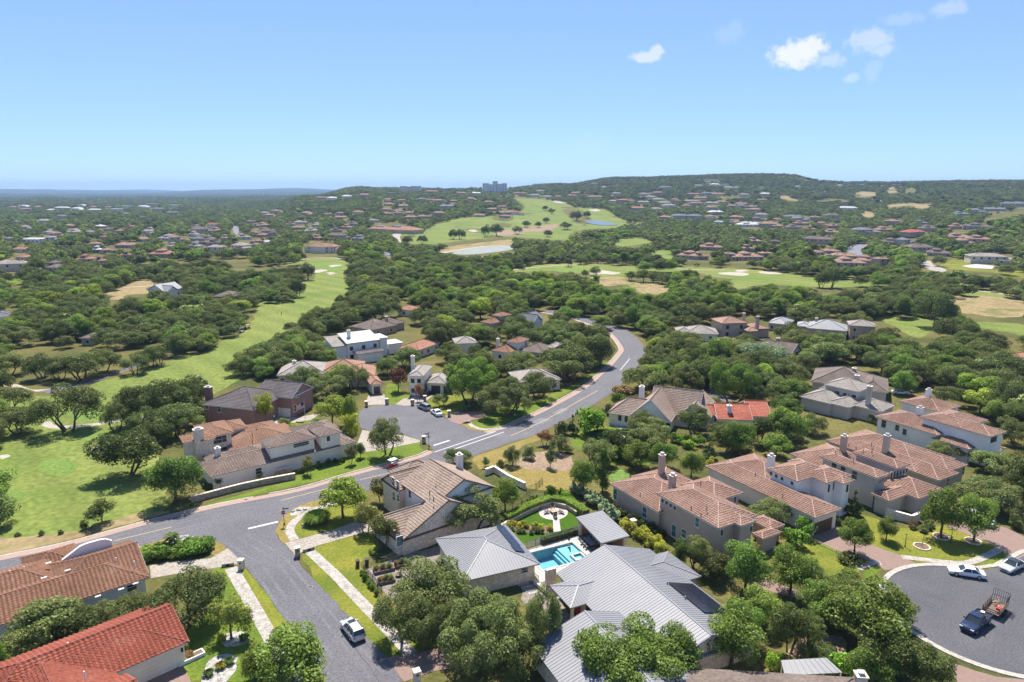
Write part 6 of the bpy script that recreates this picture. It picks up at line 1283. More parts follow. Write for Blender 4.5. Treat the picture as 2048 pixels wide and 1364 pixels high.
for a in [
 (R1,1290,960,565,540,'live_oak','broad dark oak between the two tile roofs beside the left sidewalk'),(R1,880,960,760,380,'cedar','dark cedar behind the red tile roof ridge'),(R1,560,1080,830,380,'cedar','dark cedar in the gap left of the red tile roof'),(R1,720,1010,790,300,'live_oak','dark oak in the gap between brown and red tile roofs'),
 (R1,330,1090,790,480,'pale','pale flowering tree below the brown tile roof'),(R1,130,1210,1000,330,'pale','pale flowering tree at the left edge above the red roof'),(R1,20,1290,1080,170,'lime','lime-green tree at the left edge above the red roof'),
 (R1,1565,1075,800,280,'willow','weeping tree in a round stone bed on the red-roofed house lawn'),(R2,290,1400,935,600,'elm','bright green tree overhanging the side street at the bottom'),(R2,60,1330,1060,260,'elm','small bright green tree left of the side street at the bottom'),
 (R1,690,292,95,190,'young','lone young oak on the golf rough'),(R1,5,300,80,270,'young','young oak cut by the left edge on the fairway'),
 (R1,575,330,265,60,'bush_dark','dark bush beside the lone young oak'),(R1,125,378,352,45,'bush_dark','leftmost of three small bushes on the golf rough'),(R1,285,372,335,40,'bush_dark','middle of three small bushes on the golf rough'),(R1,413,362,330,42,'bush_dark','rightmost of three small bushes on the golf rough'),
 (R5,985,980,600,560,'cedar','big dark cedar on the fairway left of the cream house'),(R5,1370,1180,745,500,'elm','big leafy elm hiding the left end of the cream house'),(R5,1180,760,560,300,'cedar','dark cedar behind the big fairway cedar'),(R5,1310,720,610,110,'lime','small lime-green tree behind the stone chimney'),
 (R5,1080,570,230,360,'live_oak','oak left of the brick house chimney'),(R5,1290,560,190,420,'live_oak','largest oak left of the brick house'),(R5,1490,480,170,330,'live_oak','oak touching the brick house chimney'),(R5,910,640,370,270,'live_oak','small oak at the cart path end'),(R5,1430,600,400,260,'oak_dull','oak before the brick house wall'),(R5,1540,580,490,100,'bush_bright','bright bush below the brick wall'),(R5,1160,660,430,300,'live_oak','oak behind the fairway cedar'),
 (R5,545,625,240,480,'live_oak','three-trunked oak by the cart path bend'),(R5,140,645,420,400,'live_oak','low oak left of the three-trunked oak'),(R5,60,480,280,380,'live_oak','dark oak at the left edge beyond the tee green'),
 (R5,60,200,0,320,'live_oak',None),(R5,340,225,10,290,'live_oak',None),(R5,470,235,50,240,'live_oak',None),(R5,640,225,-10,380,'live_oak',None),(R5,800,180,-30,300,'live_oak',None),(R5,1060,185,20,220,'live_oak','oak leaning over the golf lane'),(R5,1180,135,-50,200,'live_oak',None),(R5,1245,115,-50,180,'live_oak',None),
 (R6,390,1000,900,100,'myrtle','crape myrtle at the low end of the cream house'),(R6,700,940,875,70,'myrtle','small crape myrtle behind the stone wall'),(R6,1085,890,740,115,'myrtle','crape myrtle before the middle of the cream wall'),(R6,1412,812,655,100,'myrtle','crape myrtle at the right end of the cream house'),(R6,1487,760,625,95,'elm','small round tree right of the cream house'),(R6,222,800,605,130,'sparse','thin sparse tree before the stone chimney'),
 (R6,1690,745,405,300,'oak_dull','grey-green oak on the verge by the turning circle'),(R6,1270,520,265,290,'lime','lime-green tree left of the turning circle'),(R6,1410,560,270,150,'lime','slim lime-green tree touching the turning circle'),(R6,1405,650,390,190,'yellow','yellow-green tree behind the cream house right end'),(R6,565,480,265,210,'elm','dark green elm before the brick house'),(R6,750,515,235,170,'yellow','bright yellow tree before the brick garage'),
 (R6,1780,245,55,180,'plum','purple-leaved tree at the top of the turning circle'),(R6,890,545,450,120,'myrtle','bushy crape myrtle behind the taupe roof'),(R6,965,545,490,70,'bush_gold','golden bush beside the bushy crape myrtle'),(R6,1060,560,500,120,'bush','green bush behind the taupe roof'),(R6,1140,500,450,90,'bush','green bush near the flagpole'),
 (R6,1350,1235,895,390,'lime','light green tree on the stop sign corner lawn'),(R6,1650,1100,900,190,'myrtle','dark crape myrtle before the gabled house windows'),(R2,785,365,140,200,'myrtle','left crape myrtle before the gabled garage'),(R2,905,470,225,240,'myrtle','right crape myrtle before the gabled garage'),
 (R6,1165,838,788,58,'bush_dark','leftmost dark round bush along the cream wall'),(R6,1230,818,762,64,'bush_dark','second dark round bush along the cream wall'),(R6,1290,800,764,48,'bush_dark','third dark round bush along the cream wall'),(R6,1345,795,745,62,'bush_dark','rightmost dark round bush along the cream wall'),(R6,1025,880,830,56,'bush_dark','dark bush left of the middle crape myrtle'),
 (R2,1500,335,5,480,'oak_dull','round oak before the stone side wall of the gabled house'),(D1,1760,815,385,380,'elm','dark elm right of the gabled house'),
 (R2,1240,880,470,560,'oak_dull','grey-green oak over the kitchen garden'),(R2,1030,1080,670,400,'oak_dull','grey-green oak overhanging the right sidewalk'),(R2,1600,1260,670,740,'oak_dull','largest grey-green oak over the shaded drive'),(R3,290,1180,640,330,'oak_dull','oak overhanging the courtyard of the metal-roofed house'),(R2,1290,1120,760,360,'oak_dull','oak between the kitchen garden and the shaded drive'),(R2,1780,1364,960,420,'oak_dull','oak at the bottom edge beside the metal garage roof'),
 (R3,880,1420,900,900,'elm','big green tree covering the bottom of the grey metal roof'),(R3,1560,1260,745,480,'elm','bright leafy tree right of the solar panels'),(R3,1215,595,370,150,'elm','small elm by the tan stucco wall'),(R3,1320,610,335,230,'oak_dull','small oak before the tan stucco house corner'),(R3,1655,760,355,380,'elm','leafy elm hiding the end of the tan stucco house'),(R3,680,1330,1010,360,'elm',None),(R3,1180,1340,930,420,'elm',None),
 (R4,445,770,400,340,'elm','leafy elm on the lawn left of the paver drive'),(R4,600,740,540,200,'oak_dull','grey-green tree behind the paver drive elm'),(R4,480,455,305,180,'bush_bright','large bright bush by the white stucco garage'),(R4,545,380,245,160,'bush','green bush against the white stucco garage'),(R4,300,300,105,320,'oak_dull','rounded olive tree between the tan and white stucco houses'),
 (R4,880,500,225,240,'elm','young tree beside the paver drive'),(R4,1095,405,228,165,'elm','smaller young tree on the lamp-post lawn'),(R4,1465,385,15,310,'elm','left of the two tall lawn trees by the lamp posts'),(R4,1685,415,50,310,'elm','right of the two tall lawn trees by the lamp posts'),(R4,870,240,45,140,'conifer','dark conical tree between white and grey stucco houses'),
 (R4,960,1130,600,640,'elm','tall leafy tree left of the dark turning circle'),(R4,830,790,585,300,'elm','leafy tree by the kerb left of the turning circle'),(R4,430,1180,780,340,'cedar','olive cedar behind the metal patio cover'),(R4,1080,1330,960,460,'cedar','dark cedar below the turning circle trees'),(R4,1390,1390,1090,340,'cedar','dark cedar at the bottom of the turning circle'),(R4,1230,1370,1080,300,'cedar',None),(R4,790,1320,1150,210,'bush_bright','bright round bush by the metal patio cover'),(R4,335,1280,1120,120,'bush_bright','small bright bush left of the metal patio cover'),(R4,710,1180,1080,90,'bush_dark','dark bush on the bare ground'),(R4,700,1000,720,300,'elm',None),(R4,1150,980,720,300,'elm',None),(R4,130,1100,790,300,'elm',None),
 (R4,640,930,640,300,'elm','leafy elm above the metal patio cover'),(R4,250,960,660,320,'elm',None),(R4,560,1120,850,260,'oak_dull',None),(R4,1000,1364,1070,360,'elm','leafy tree at the bottom edge right of the patio cover'),(R4,1790,200,-10,430,'oak_dull','oak behind the white van'),(R4,1975,325,225,110,'bush_dark','dark bush at the right edge behind the parked van'),(R4,1340,345,300,60,'bush_olive',None),(R4,1380,310,270,70,'bush_dark',None),(R4,1270,320,285,90,'plum','low purple shrub before the courtyard wall'),(R4,870,560,500,180,'bush_dark',None),(R4,760,300,250,60,'bush_dark',None),
 (S2,1370,860,655,370,'oak_dull','upper oak right of the olive stucco house'),(S2,1290,1070,835,430,'oak_dull','lower oak right of the olive stucco house'),(S2,950,745,600,200,'oak_dull','small oak before the white villa wall'),(S2,1100,750,650,130,'myrtle','red-flowering crape myrtle before the white villa'),(S2,1480,770,690,110,'bush_red','red-flowered bush at the right edge by the villa'),
 (S1,282,585,390,215,'oak_dull','pale oak before the cream chimney house'),(S1,640,575,350,230,'oak_dull','pale oak right of the cream chimney house'),(S1,560,640,570,90,'bush_bright',None),(S1,610,670,600,100,'bush_bright',None),(S1,250,810,600,260,'elm',None),(S1,440,800,610,190,'elm',None),(S1,620,870,650,200,'elm','bright elm behind the tan stucco chimneys'),(S1,740,740,570,110,'conifer',None),(S1,950,710,455,270,'elm',None),(S1,1200,725,555,225,'elm','round elm behind the white stucco roof'),(S1,1270,640,350,320,'elm',None),(S1,1090,640,440,220,'cedar',None),(S1,850,690,500,200,'cedar',None),(S1,1310,345,185,250,'elm','flat-topped elm behind the red roof'),(S1,1358,345,290,60,'bush_red','red bush under the flat-topped elm'),(S1,905,365,40,370,'elm','tallest elm behind the red roof'),(S1,580,315,85,300,'oak_dull','oak behind the cream chimney house'),(S1,280,275,100,300,'live_oak','dark oak on the outside of the bend'),(S1,765,395,310,130,'pale','pale flowering tree left of the red roof'),(S1,1060,385,220,180,'cedar',None),(S1,60,790,690,90,'plum',None),(S1,760,800,730,80,'bush_gold',None),
 (R7,1430,1110,820,210,'elm','dark elm behind the fence of the open lot'),(R7,1580,1105,725,150,'column','tall columnar tree beside the tan stucco house'),(R7,1172,915,735,105,'young','young oak on the bare soil patch'),(R7,868,900,725,150,'oak_dull','airy shrub tree left of the bare soil'),(R7,668,912,825,80,'young','small tree beside the gabled house terrace'),(R7,780,910,850,70,'bush_olive','olive bush left of the airy shrub tree'),(R7,1010,850,745,120,'bush_olive','pale olive bush at the fence post'),(R7,1130,745,620,150,'bronze','bronze bush at the head of the open lot'),(R7,1240,800,640,180,'oak_dull','olive shrub tree at the head of the open lot'),
 (R7,1480,655,410,250,'bush_bright','big bright green tree on the inside of the bend'),(R7,1345,660,485,110,'conifer','dark upright tree left of the big bright tree'),(R7,1252,655,545,115,'bush_dark','dark round bush left of the upright tree'),(R7,1700,435,330,140,'bush','green bush left of the white chimney'),(R7,1750,355,265,190,'bush_red','wide red-flowered bush by the bend'),(R7,1615,500,415,100,'bush_olive',None),(R7,455,890,745,240,'oak_dull','small oak behind the gabled roof at the double lines'),(R7,1460,790,710,90,'plum',None),(R7,1160,1165,1035,125,'bush','round bush at the iron fence'),(R7,1250,1140,1060,45,'topiary',None),(R7,1300,800,740,100,'bush',None),(R7,1780,870,740,200,'elm',None),(R7,1690,860,790,110,'bush_dark',None),
 (R7,548,410,10,500,'elm','tall elm beside the two parked cars'),(R7,830,505,190,510,'oak_dull','wide grey-green oak on the corner of the turning circle'),(R7,320,440,325,150,'oak_dull','low shrub tree behind the white sedan'),(R7,1080,375,130,300,'oak_dull','oak before the hidden beige roof'),(R7,1290,235,-20,420,'live_oak','large oak on the inside of the upper bend'),(R7,900,205,20,360,'live_oak',None),(R7,1275,270,180,55,'bronze','left of two small bronze trees by the bend'),(R7,1345,260,180,55,'bronze','right of two small bronze trees by the bend'),(R7,1520,120,-130,320,'live_oak','oak touching the brick strip on the upper bend'),(R7,145,400,250,95,'bronze','bare reddish tree beside the black car'),
 (S4,1090,900,560,500,'live_oak','widest dark oak on the inside of the bend'),(S4,1390,800,470,300,'oak_dull','grey-green oak beside the verge of the upper bend'),(S4,690,860,650,360,'live_oak','dark oak left of the hidden beige roof'),(S4,1380,620,400,300,'live_oak',None),(S4,1180,600,380,320,'oak_dull',None),(S4,1000,640,420,320,'oak_dull',None),(S4,760,650,430,260,'oak_dull',None),(S4,1210,330,150,260,'lime','yellow-green domed tree near the far bend'),(S4,1745,450,215,250,'elm','lone round elm on the far verge of the bend'),(S4,1430,460,320,250,'elm',None),(S4,390,480,340,110,'bronze','bronze tree beside the stepped red roofs'),(S4,470,540,420,120,'elm',None),(S4,570,550,470,120,'lime','lime-green bush by the red-roofed pair'),
 (S6,1030,445,75,390,'live_oak','lone spreading oak on the short fairway'),(S5,1050,830,570,480,'bluetree','large blue-green tree in the right-hand suburb'),(S5,1690,790,570,380,'pale','pale flowering tree left of the brown hip roof'),(S5,1440,760,630,180,'elm',None),(S6,580,730,480,340,'elm',None),(S6,1340,1120,860,260,'lime','yellow-green tree behind the white villa'),(S6,1700,1000,640,520,'live_oak','great dark oak at the right edge'),(S6,1450,1000,720,380,'live_oak',None),(S6,1100,920,680,240,'lime',None),(S6,1860,1250,1080,200,'lime','yellow-green tree at the right edge by the villa'),(S6,1600,1330,1100,320,'elm',None),
 (S5,650,230,-20,200,'elm','dense dark elm on the dry field edge'),(T4,530,918,790,130,'live_oak','left of the twin oaks on the long fairway'),(T4,600,918,745,150,'live_oak','right of the twin oaks on the long fairway'),
 (T3,365,548,488,85,'live_oak',None),(T3,130,528,460,90,'live_oak',None),(T3,290,475,428,62,'live_oak',None),(T3,200,475,418,75,'live_oak',None),(T3,350,442,395,62,'live_oak',None),(T3,345,345,305,60,'live_oak',None),(T3,392,375,325,62,'live_oak',None),(T3,575,425,345,100,'live_oak',None),(T3,660,405,345,65,'live_oak',None),(T3,500,492,430,105,'live_oak',None),(T3,520,772,702,80,'live_oak',None),(T3,622,755,688,105,'live_oak',None),(T3,645,855,790,72,'live_oak',None),(T3,720,842,762,105,'live_oak',None),(T3,720,925,830,75,'elm',None),(T3,1240,778,700,115,'live_oak',None),
 (T2,1600,548,462,85,'live_oak',None),(T2,1655,548,462,85,'live_oak',None),(T2,1860,528,428,105,'live_oak',None),(T2,1942,522,422,112,'live_oak',None),(T2,1240,592,512,85,'live_oak',None),(T2,1360,585,508,95,'live_oak',None),(T2,455,865,720,130,'live_oak',None),(T2,380,1000,850,140,'live_oak',None),
 (T3,740,745,680,90,'live_oak',None),(T3,820,748,680,90,'live_oak',None),(T3,930,755,650,120,'elm',None),(T3,1020,755,655,120,'elm',None),(T3,1130,748,670,100,'live_oak',None),(T3,1190,745,670,90,'live_oak',None),(T3,990,880,800,110,'live_oak',None),(T3,1090,890,785,130,'elm',None),(T3,1170,890,815,90,'live_oak',None),(T3,1230,900,820,110,'live_oak',None),(T3,1340,940,830,130,'live_oak',None),(T3,1410,900,780,150,'live_oak',None),
]:T(*a)

# ---- scattered woods: every ground cell that is not open, built on or paved
VP=[np.array(p) for p in VIS]; VB=[(p[:,0].min(),p[:,0].max(),p[:,1].min(),p[:,1].max()) for p in VP]
def inside(u,v):
    hit=np.zeros(len(u),bool)
    for p,(a,b,c,d) in zip(VP,VB):
        k=np.nonzero((u > a) & (u < b) & (v > c) & (v < d))[0]
        if not len(k):continue
        x,y=u[k],v[k]; r=np.zeros(len(k),bool); n=len(p); j=n-1
        for i in range(n):
            xi,yi=p[i]; xj,yj=p[j]
            cr=((yi > y) != (yj > y)) & (x < (xj-xi) *(y-yi) /(yj-yi+1e-12) +xi); r ^= cr; j=i
        hit[k] |= r
    return hit
# picture areas of yards near the viewer where trees were placed by hand
HAND=[np.array(p) for p in ([(0,690),(150,700),(330,700),(420,735),(440,790),(560,750),(640,800),(720,790),(760,770),(880,740),(960,760),(1000,700),(1100,690),(1180,640),(1300,690),(1330,760),(1420,790),(1500,760),(1620,790),(1700,760),(1760,800),(1850,800),(2060,860),(2060,1400),(-10,1400)],)]
rg=np.random.default_rng(11); cand=[]
for r0,r1,cell in ((150,330,6.6),(330,520,6.7),(520,900,7.8),(900,1500,9.2),(1500,2300,10.5),(2300,3300,11.5),(3300,5200,20)):
    xs=np.arange(-r1*.80,r1*.80,cell); ys=np.arange(r0*.6,r1,cell); X,Y=np.meshgrid(xs,ys); X=X.ravel() +rg.uniform(-.45,.45,X.size) *cell; Y=Y.ravel() +rg.uniform(-.45,.45,Y.size) *cell
    R_=np.hypot(X,Y); k=(R_ >= r0) & (R_ < r1) & (np.abs(X) < Y*.80+20); X,Y=X[k],Y[k]; cand.append(np.stack([X,Y],1))
FILL=[np.array(p) for p in ([(395,760),(470,715),(560,698),(690,688),(770,715),(745,775),(640,775),(600,752),(480,765),(420,775)],[(1285,690),(1420,715),(1560,735),(1660,760),(1640,870),(1560,885),(1500,905),(1440,885),(1360,905),(1300,885),(1240,850),(1230,780)],[(1190,915),(1290,865),(1420,885),(1440,935),(1330,905),(1240,935)],
    [(1880,800),(2060,770),(2060,905),(1980,895)],[(1400,1140),(1540,1170),(1690,1175),(1765,1230),(1840,1320),(1760,1380),(1470,1380),(1430,1280)],[(870,640),(1180,640),(1235,700),(1160,765),(1060,745),(960,765),(870,745)],[(205,800),(430,785),(350,890),(260,905)],[(0,690),(340,690),(330,735),(0,745)],[(10,1215),(230,1165),(300,1190),(40,1290)],[(1610,745),(1760,800),(1850,795),(1800,740)],[(1130,930),(1200,900),(1240,960),(1150,985)])]
nfar=len(np.concatenate(cand)); xs=np.arange(-95,190,5.2); ys=np.arange(70,275,5.2); X,Y=np.meshgrid(xs,ys); cand.append(np.stack([X.ravel() +rg.uniform(-.45,.45,X.size) *5.2,Y.ravel() +rg.uniform(-.45,.45,Y.size) *5.2],1))
cand=np.concatenate(cand); X,Y=cand[:,0],cand[:,1]; Z=terr(X,Y); N=len(X)
hgt=rg.normal(7.4,1.5,N).clip(3.5,11.5); hgt[nfar:] *= .82; rad=(hgt*rg.uniform(.55,.78,N)).clip(2.4,6.6)
u,v=topix(X,Y,Z); ut,vt_=topix(X,Y,Z+hgt*.97); um,vm=topix(X,Y,Z+hgt*.55); du=rad*FPX/(Y*math.cos(TH) +(H-Z) *math.sin(TH))
ok=(u > -90) & (u < 2140)
# patches: built-up streets and meadows thin the cover
pn=np.sin(X/61+2) *np.sin(Y/47) +np.sin(X/139+Y/171) *.8+np.sin(X/23-Y/29) *.35
far=np.hypot(X,Y) > 420
ok &= ~(far & (pn > 1.4))
for (uu,vv) in ((u,v),(ut,vt_),(um,vm),(u-du*.8,vm),(u+du*.8,vm),(u-du*.5,vt_+.15*(v-vt_)),(u+du*.5,vt_+.15*(v-vt_))):ok &= ~inside(uu,vv)
def inpoly(p,x,y):
    r=np.zeros(len(x),bool); j=len(p) -1
    for i in range(len(p)):
        xi,yi=p[i]; xj,yj=p[j]; r ^= ((yi > y) != (yj > y)) & (x < (xj-xi) *(y-yi) /(yj-yi+1e-12) +xi); j=i
    return r
isfill=np.zeros(N,bool); isfill[nfar:] =True
infill=np.zeros(N,bool)
for p in FILL:infill |= inpoly(p,u,v)
for p in HAND:ok &= ~inpoly(p,u,v) | (infill & isfill)
ok &= ~isfill | infill
# keep clear of houses, roads and hand-placed trees
def keep(px_,py_,pr,fac=0.0):
    global ok
    near=np.nonzero(ok)[0]
    kx=np.floor(X[near] /40).astype(int); ky=np.floor(Y[near] /40).astype(int); cellmap={}
    for i,a,b in zip(near,kx,ky):cellmap.setdefault((a,b),[]).append(i)
    for x,y,r in zip(px_,py_,pr):
        for a in (-1,0,1):
            for b in (-1,0,1):
                l=cellmap.get((math.floor(x/40) +a,math.floor(y/40) +b))
                if l:
                    l=np.array(l); bad=np.hypot(X[l] -x,Y[l] -y) < r+rad[l] *fac; ok[l[bad]] =False
keep([f[0] for f in FOOT],[f[1] for f in FOOT],[f[2] +1.2 for f in FOOT],.25)
L_=dens(mainline,4); keep([p.x+2.5 for p in L_],[p.y-3 for p in L_],[5.5] *len(L_),.55)
keep([t['x'] for t in TREES],[t['y'] for t in TREES],[t['r'] *.6 for t in TREES],.35)
for i in np.nonzero(ok & isfill)[0]:        # thin the fill to one trunk per crown
    if ok[i]:
        d_=np.hypot(X[nfar:] -X[i],Y[nfar:] -Y[i]); b=np.nonzero((d_ < rad[i] *1.15) & ok[nfar:])[0] +nfar; ok[b[b != i]] =False
# the hill woods are lower and darker cedar scrub, the valley mixed oak and elm
hill=(Z > 22) & (u > 1100); sp_r=rg.uniform(size=N); grp=np.sin(X/83+1) *np.sin(Y/67+2)
for i in np.nonzero(ok)[0]:
    q=sp_r[i]; creek=(grp[i] > .25)
    if hill[i]:sp='cedar' if q < .5 else 'live_oak' if q < .85 else 'oak_dull'; hgt[i] *= .95
    elif creek and 1000 > Y[i] > 260:sp='elm' if q < .45 else 'lime' if q < .55 else 'live_oak' if q < .86 else 'cedar'; hgt[i] *= 1.12
    else:sp='live_oak' if q < .50 else 'oak_dull' if q < .72 else 'elm' if q < .86 else 'lime' if q < .90 else 'cedar' if q < .985 else 'pale'
    TREES.append(dict(x=X[i],y=Y[i],z=float(Z[i]),h=float(hgt[i]),r=float(rad[i]),sp=sp,lab=None,man=False,u=float(u[i]),v=float(v[i])))
print('TREES',len(TREES),'hand',sum(t['man'] for t in TREES))
# shrubby rough on the dry fields and banks
for t in TREES:t['app'] =t['h'] /math.hypot(t['x'],t['y']) *(1 if -20 < t['u'] < 2068 else .2)
singles=[t for t in TREES if t['man']]; rest=sorted([t for t in TREES if not t['man']],key=lambda t:-t['app'])
NS=max(0,330-len([t for t in singles if 'bush' not in t['sp'] and t['sp'] != 'topiary'])); singles += rest[:NS]; rest=rest[NS:]
# names for the unnamed single trees: their stretch of the picture
def area(t):
    u_,v_=t['u'],t['v']
    if v_ > 1000:return 'by the grey metal roof' if u_ < 1420 else 'left of the dark turning circle' if u_ > 1550 and v_ > 1150 else 'in the stucco house gardens'
    if u_ < 560:return 'among the oaks lining the left fairway' if v_ > 560 else 'in the far left suburb'
    if u_ < 720 and v_ > 560:return 'on the right edge of the left fairway'
    if v_ < 500:return 'on the upper golf course'
    if v_ < 590:return 'along the long right fairway' if u_ > 1000 else 'in the woods beyond the approach green'
    if u_ < 1240:return 'among the houses inside the bend' if v_ > 640 else 'in the woods above the bend'
    if u_ < 1420 and v_ > 830:return 'round the clipped garden'
    if u_ < 1700:return 'between the bend and the red roof' if v_ > 700 else 'in the woods right of the far bend'
    return 'in the oak wood at the right edge' if v_ < 860 else 'in the stucco street gardens'
byl={}
for t in singles:
    if t['lab'] is None or t['lab'] == 'x':byl.setdefault((LOOK[t['sp']],area(t)),[]).append(t)
for (lk,ar),L in byl.items():
    L.sort(key=lambda t:t['u'])
    for i,t in enumerate(L):
        if len(L) == 1:t['lab'] ='only %s %s' % (lk,ar)
        elif len(L) <= 40:t['lab'] ='%s %s from the left %s' % (ORD[i],lk,ar)
        else:t['lab'] ='%s crowded with its like %s' % (lk,ar); t['grp'] ='%ss %s' % (lk,ar)
rk=random.Random(5)
for t in singles:
    L,R0,h0=PROTO[t['sp']]; cm,tm=L[rk.randrange(len(L))]
    bush='bush' in t['sp']
    nm=NAME.get(t['sp'],'bush' if bush else 'tree')
    o=thing(nm,t['lab'],'bush' if bush or t['sp'] == 'topiary' else 'tree',(t['x'],t['y'],t['z']),rk.uniform(0,6.28),t.get('grp'))
    k_=rk.uniform(.88,1.14); o.scale=(t['r'] /R0*k_,t['r'] /R0/k_,t['h'] /h0); link('trunk' if not bush else 'stem',tm,o); link('crown' if not bush else 'foliage',cm,o)
# ---- the rest of the woods: one mass of instanced trees
wc=bpy.data.collections.new('woodland_kinds'); kinds=[]
def lowproto(key,lm,R,h,zc,nl,n,leaf,shape,sd):
    rng=np.random.default_rng(sd); C,rad_,p,d=crown_pts(rng,R,zc,h,nl,n,(.28,.42),shape); nr=d*.8+rng.normal(size=d.shape) *.4+np.array([0,0,.25])
    me=leafcloud(p,nr,leaf,rng,key,LEAF[lm],.8); o=bpy.data.objects.new('%02d_%s' % (len(kinds),key),me); wc.objects.link(o); kinds.append((lm,R,h,'far')); return o
for sp in ('live_oak','oak_dull','elm','cedar','lime'):
    for cm,tm in PROTO[sp][0]:o=bpy.data.objects.new('%02d_%s' % (len(kinds),sp),cm); wc.objects.link(o); kinds.append((sp,PROTO[sp][1],PROTO[sp][2],'near'))
for sp,R,h,zc,sh in (('live_oak',5.6,8,.8,'spread'),('oak_dull',5.4,8,.8,'spread'),('elm',4.4,9,.8,'dome'),('cedar',4.2,7.6,.8,'dome'),('lime',4.0,8,1.4,'dome'),('pale',4.0,6,1.0,'dome')):
    for sd in (1,2):lowproto('far_'+sp,sp,R,h,zc,14,900,.85,sh,sd*7+len(sp))
idx={}
for i,k in enumerate(kinds):idx.setdefault((k[0],k[3]),[]).append(i)
n=len(rest); P=np.zeros((n,3),np.float32); S_=np.zeros((n,3),np.float32); RZ=np.zeros((n,3),np.float32); I=np.zeros(n,np.int32)
for j,t in enumerate(rest):
    nf='near' if math.hypot(t['x'],t['y']) < 620 and (t['sp'],'near') in idx else 'far'; c=idx.get((t['sp'],nf)) or idx[('live_oak',nf)]
    i=c[rk.randrange(len(c))]; P[j] =(t['x'],t['y'],t['z']); k_=rk.uniform(.82,1.22); S_[j] =(t['r'] /kinds[i][1] *k_,t['r'] /kinds[i][1] /k_,t['h'] /kinds[i][2]); RZ[j,2] =rk.uniform(0,6.28); I[j] =i
me=bpy.data.meshes.new('woodland'); me.vertices.add(n); me.vertices.foreach_set('co',P.ravel())
a=me.attributes.new('scl','FLOAT_VECTOR','POINT'); a.data.foreach_set('vector',S_.ravel()); a=me.attributes.new('rot','FLOAT_VECTOR','POINT'); a.data.foreach_set('vector',RZ.ravel()); a=me.attributes.new('kindex','INT','POINT'); a.data.foreach_set('value',I)
wo_=link('woodland',me,kind='stuff',label='mass of dark oaks, elms and cedars covering the valley and hills'); 
ng=bpy.data.node_groups.new('woodland_scatter','GeometryNodeTree'); ng.interface.new_socket('Geometry',in_out='INPUT',socket_type='NodeSocketGeometry'); ng.interface.new_socket('Geometry',in_out='OUTPUT',socket_type='NodeSocketGeometry')
gi=ng.nodes.new('NodeGroupInput'); go=ng.nodes.new('NodeGroupOutput'); ci=ng.nodes.new('GeometryNodeCollectionInfo'); ci.inputs['Collection'].default_value=wc; ci.inputs['Separate Children'].default_value=True; ci.inputs['Reset Children'].default_value=True
ip=ng.nodes.new('GeometryNodeInstanceOnPoints'); ip.inputs['Pick Instance'].default_value=True
def na(nm,ty):
    k=ng.nodes.new('GeometryNodeInputNamedAttribute'); k.data_type=ty; k.inputs['Name'].default_value=nm; return k.outputs[0]
e2r=ng.nodes.new('FunctionNodeEulerToRotation')
ng.links.new(gi.outputs[0],ip.inputs['Points']); ng.links.new(ci.outputs[0],ip.inputs['Instance']); ng.links.new(na('kindex','INT'),ip.inputs['Instance Index']); ng.links.new(na('rot','FLOAT_VECTOR'),e2r.inputs[0]); ng.links.new(e2r.outputs[0],ip.inputs['Rotation']); ng.links.new(na('scl','FLOAT_VECTOR'),ip.inputs['Scale']); ng.links.new(ip.outputs[0],go.inputs[0])
md=wo_.modifiers.new('scatter','NODES'); md.node_group=ng
# ---------------------------------------------------------------- pool (a real basin sunk into ground and deck)
PQ=[at(S7(945,472)),at(S7(1272,390)),at(S7(1432,530)),at(S7(1003,650))]
_pa=math.radians(25.5); ex=Vector((math.cos(_pa),math.sin(_pa),0)); ey=Vector((-math.sin(_pa),math.cos(_pa),0))
pc=sum(PQ,Vector()) /4; px_=[(p-pc).dot(ex) for p in PQ]; py_=[(p-pc).dot(ey) for p in PQ]
hx=(max(px_[1],px_[2]) -min(px_[0],px_[3])) /2-.15; hy=(max(py_[0],py_[1]) -min(py_[2],py_[3])) /2-.1
def cut_hole(ob,grow=0.0):
    bm=bmesh.new(); bm.from_mesh(ob.data)
    for ax,half in ((ex,hx+grow),(ey,hy+grow)):
        for s in (-1,1):
            g=[f for f in bm.faces if (f.calc_center_median() -pc).length < 60]; es=list({e for f in g for e in f.edges}); vs_=list({v for f in g for v in f.verts})
            bmesh.ops.bisect_plane(bm,geom=vs_+es+g,plane_co=pc+ax*half*s,plane_no=ax)
    bad=[f for f in bm.faces if abs((f.calc_center_median() -pc).dot(ex)) < hx+grow-.01 and abs((f.calc_center_median() -pc).dot(ey)) < hy+grow-.01]
    bmesh.ops.delete(bm,geom=bad,context='FACES'); bm.to_mesh(ob.data); bm.free()
for o in COL.objects:
    if o.name.split('.')[0] in ('ground','pool_deck','artificial_lawn','courtyard') and o.parent is None:cut_hole(o)
MT['pool_tile'] =mat('pool_tile',(.27,.43,.48),(.35,.51,.555),scale=1.2,fine=6,rough=.6)
MT['spa_tile'] =mat('pale_pool_tile',(.42,.55,.58),(.48,.60,.63),scale=1.2,fine=6,rough=.6)
pool=thing('swimming_pool','turquoise rectangular swimming pool with ledge and spa','swimming pool',pc,_pa)
d1,d2=-1.7,-1.1; x0,x1,y0,y1=-hx,hx,-hy,hy; xs=x1-3.0
MB().add([(x0,y0,.02),(x1,y0,.02),(x1,y1,.02),(x0,y1,.02),(x0,y0,d1),(x1,y0,d1),(x1,y1,d1),(x0,y1,d1)],[(0,4,5,1),(1,5,6,2),(2,6,7,3),(3,7,4,0),(4,7,6,5)]).build('basin','pool_tile',pool)
MB().box(xs,x1-.01,y0+.01,y1-.01,d1+.01,-.32).build('tanning_ledge','spa_tile',pool)
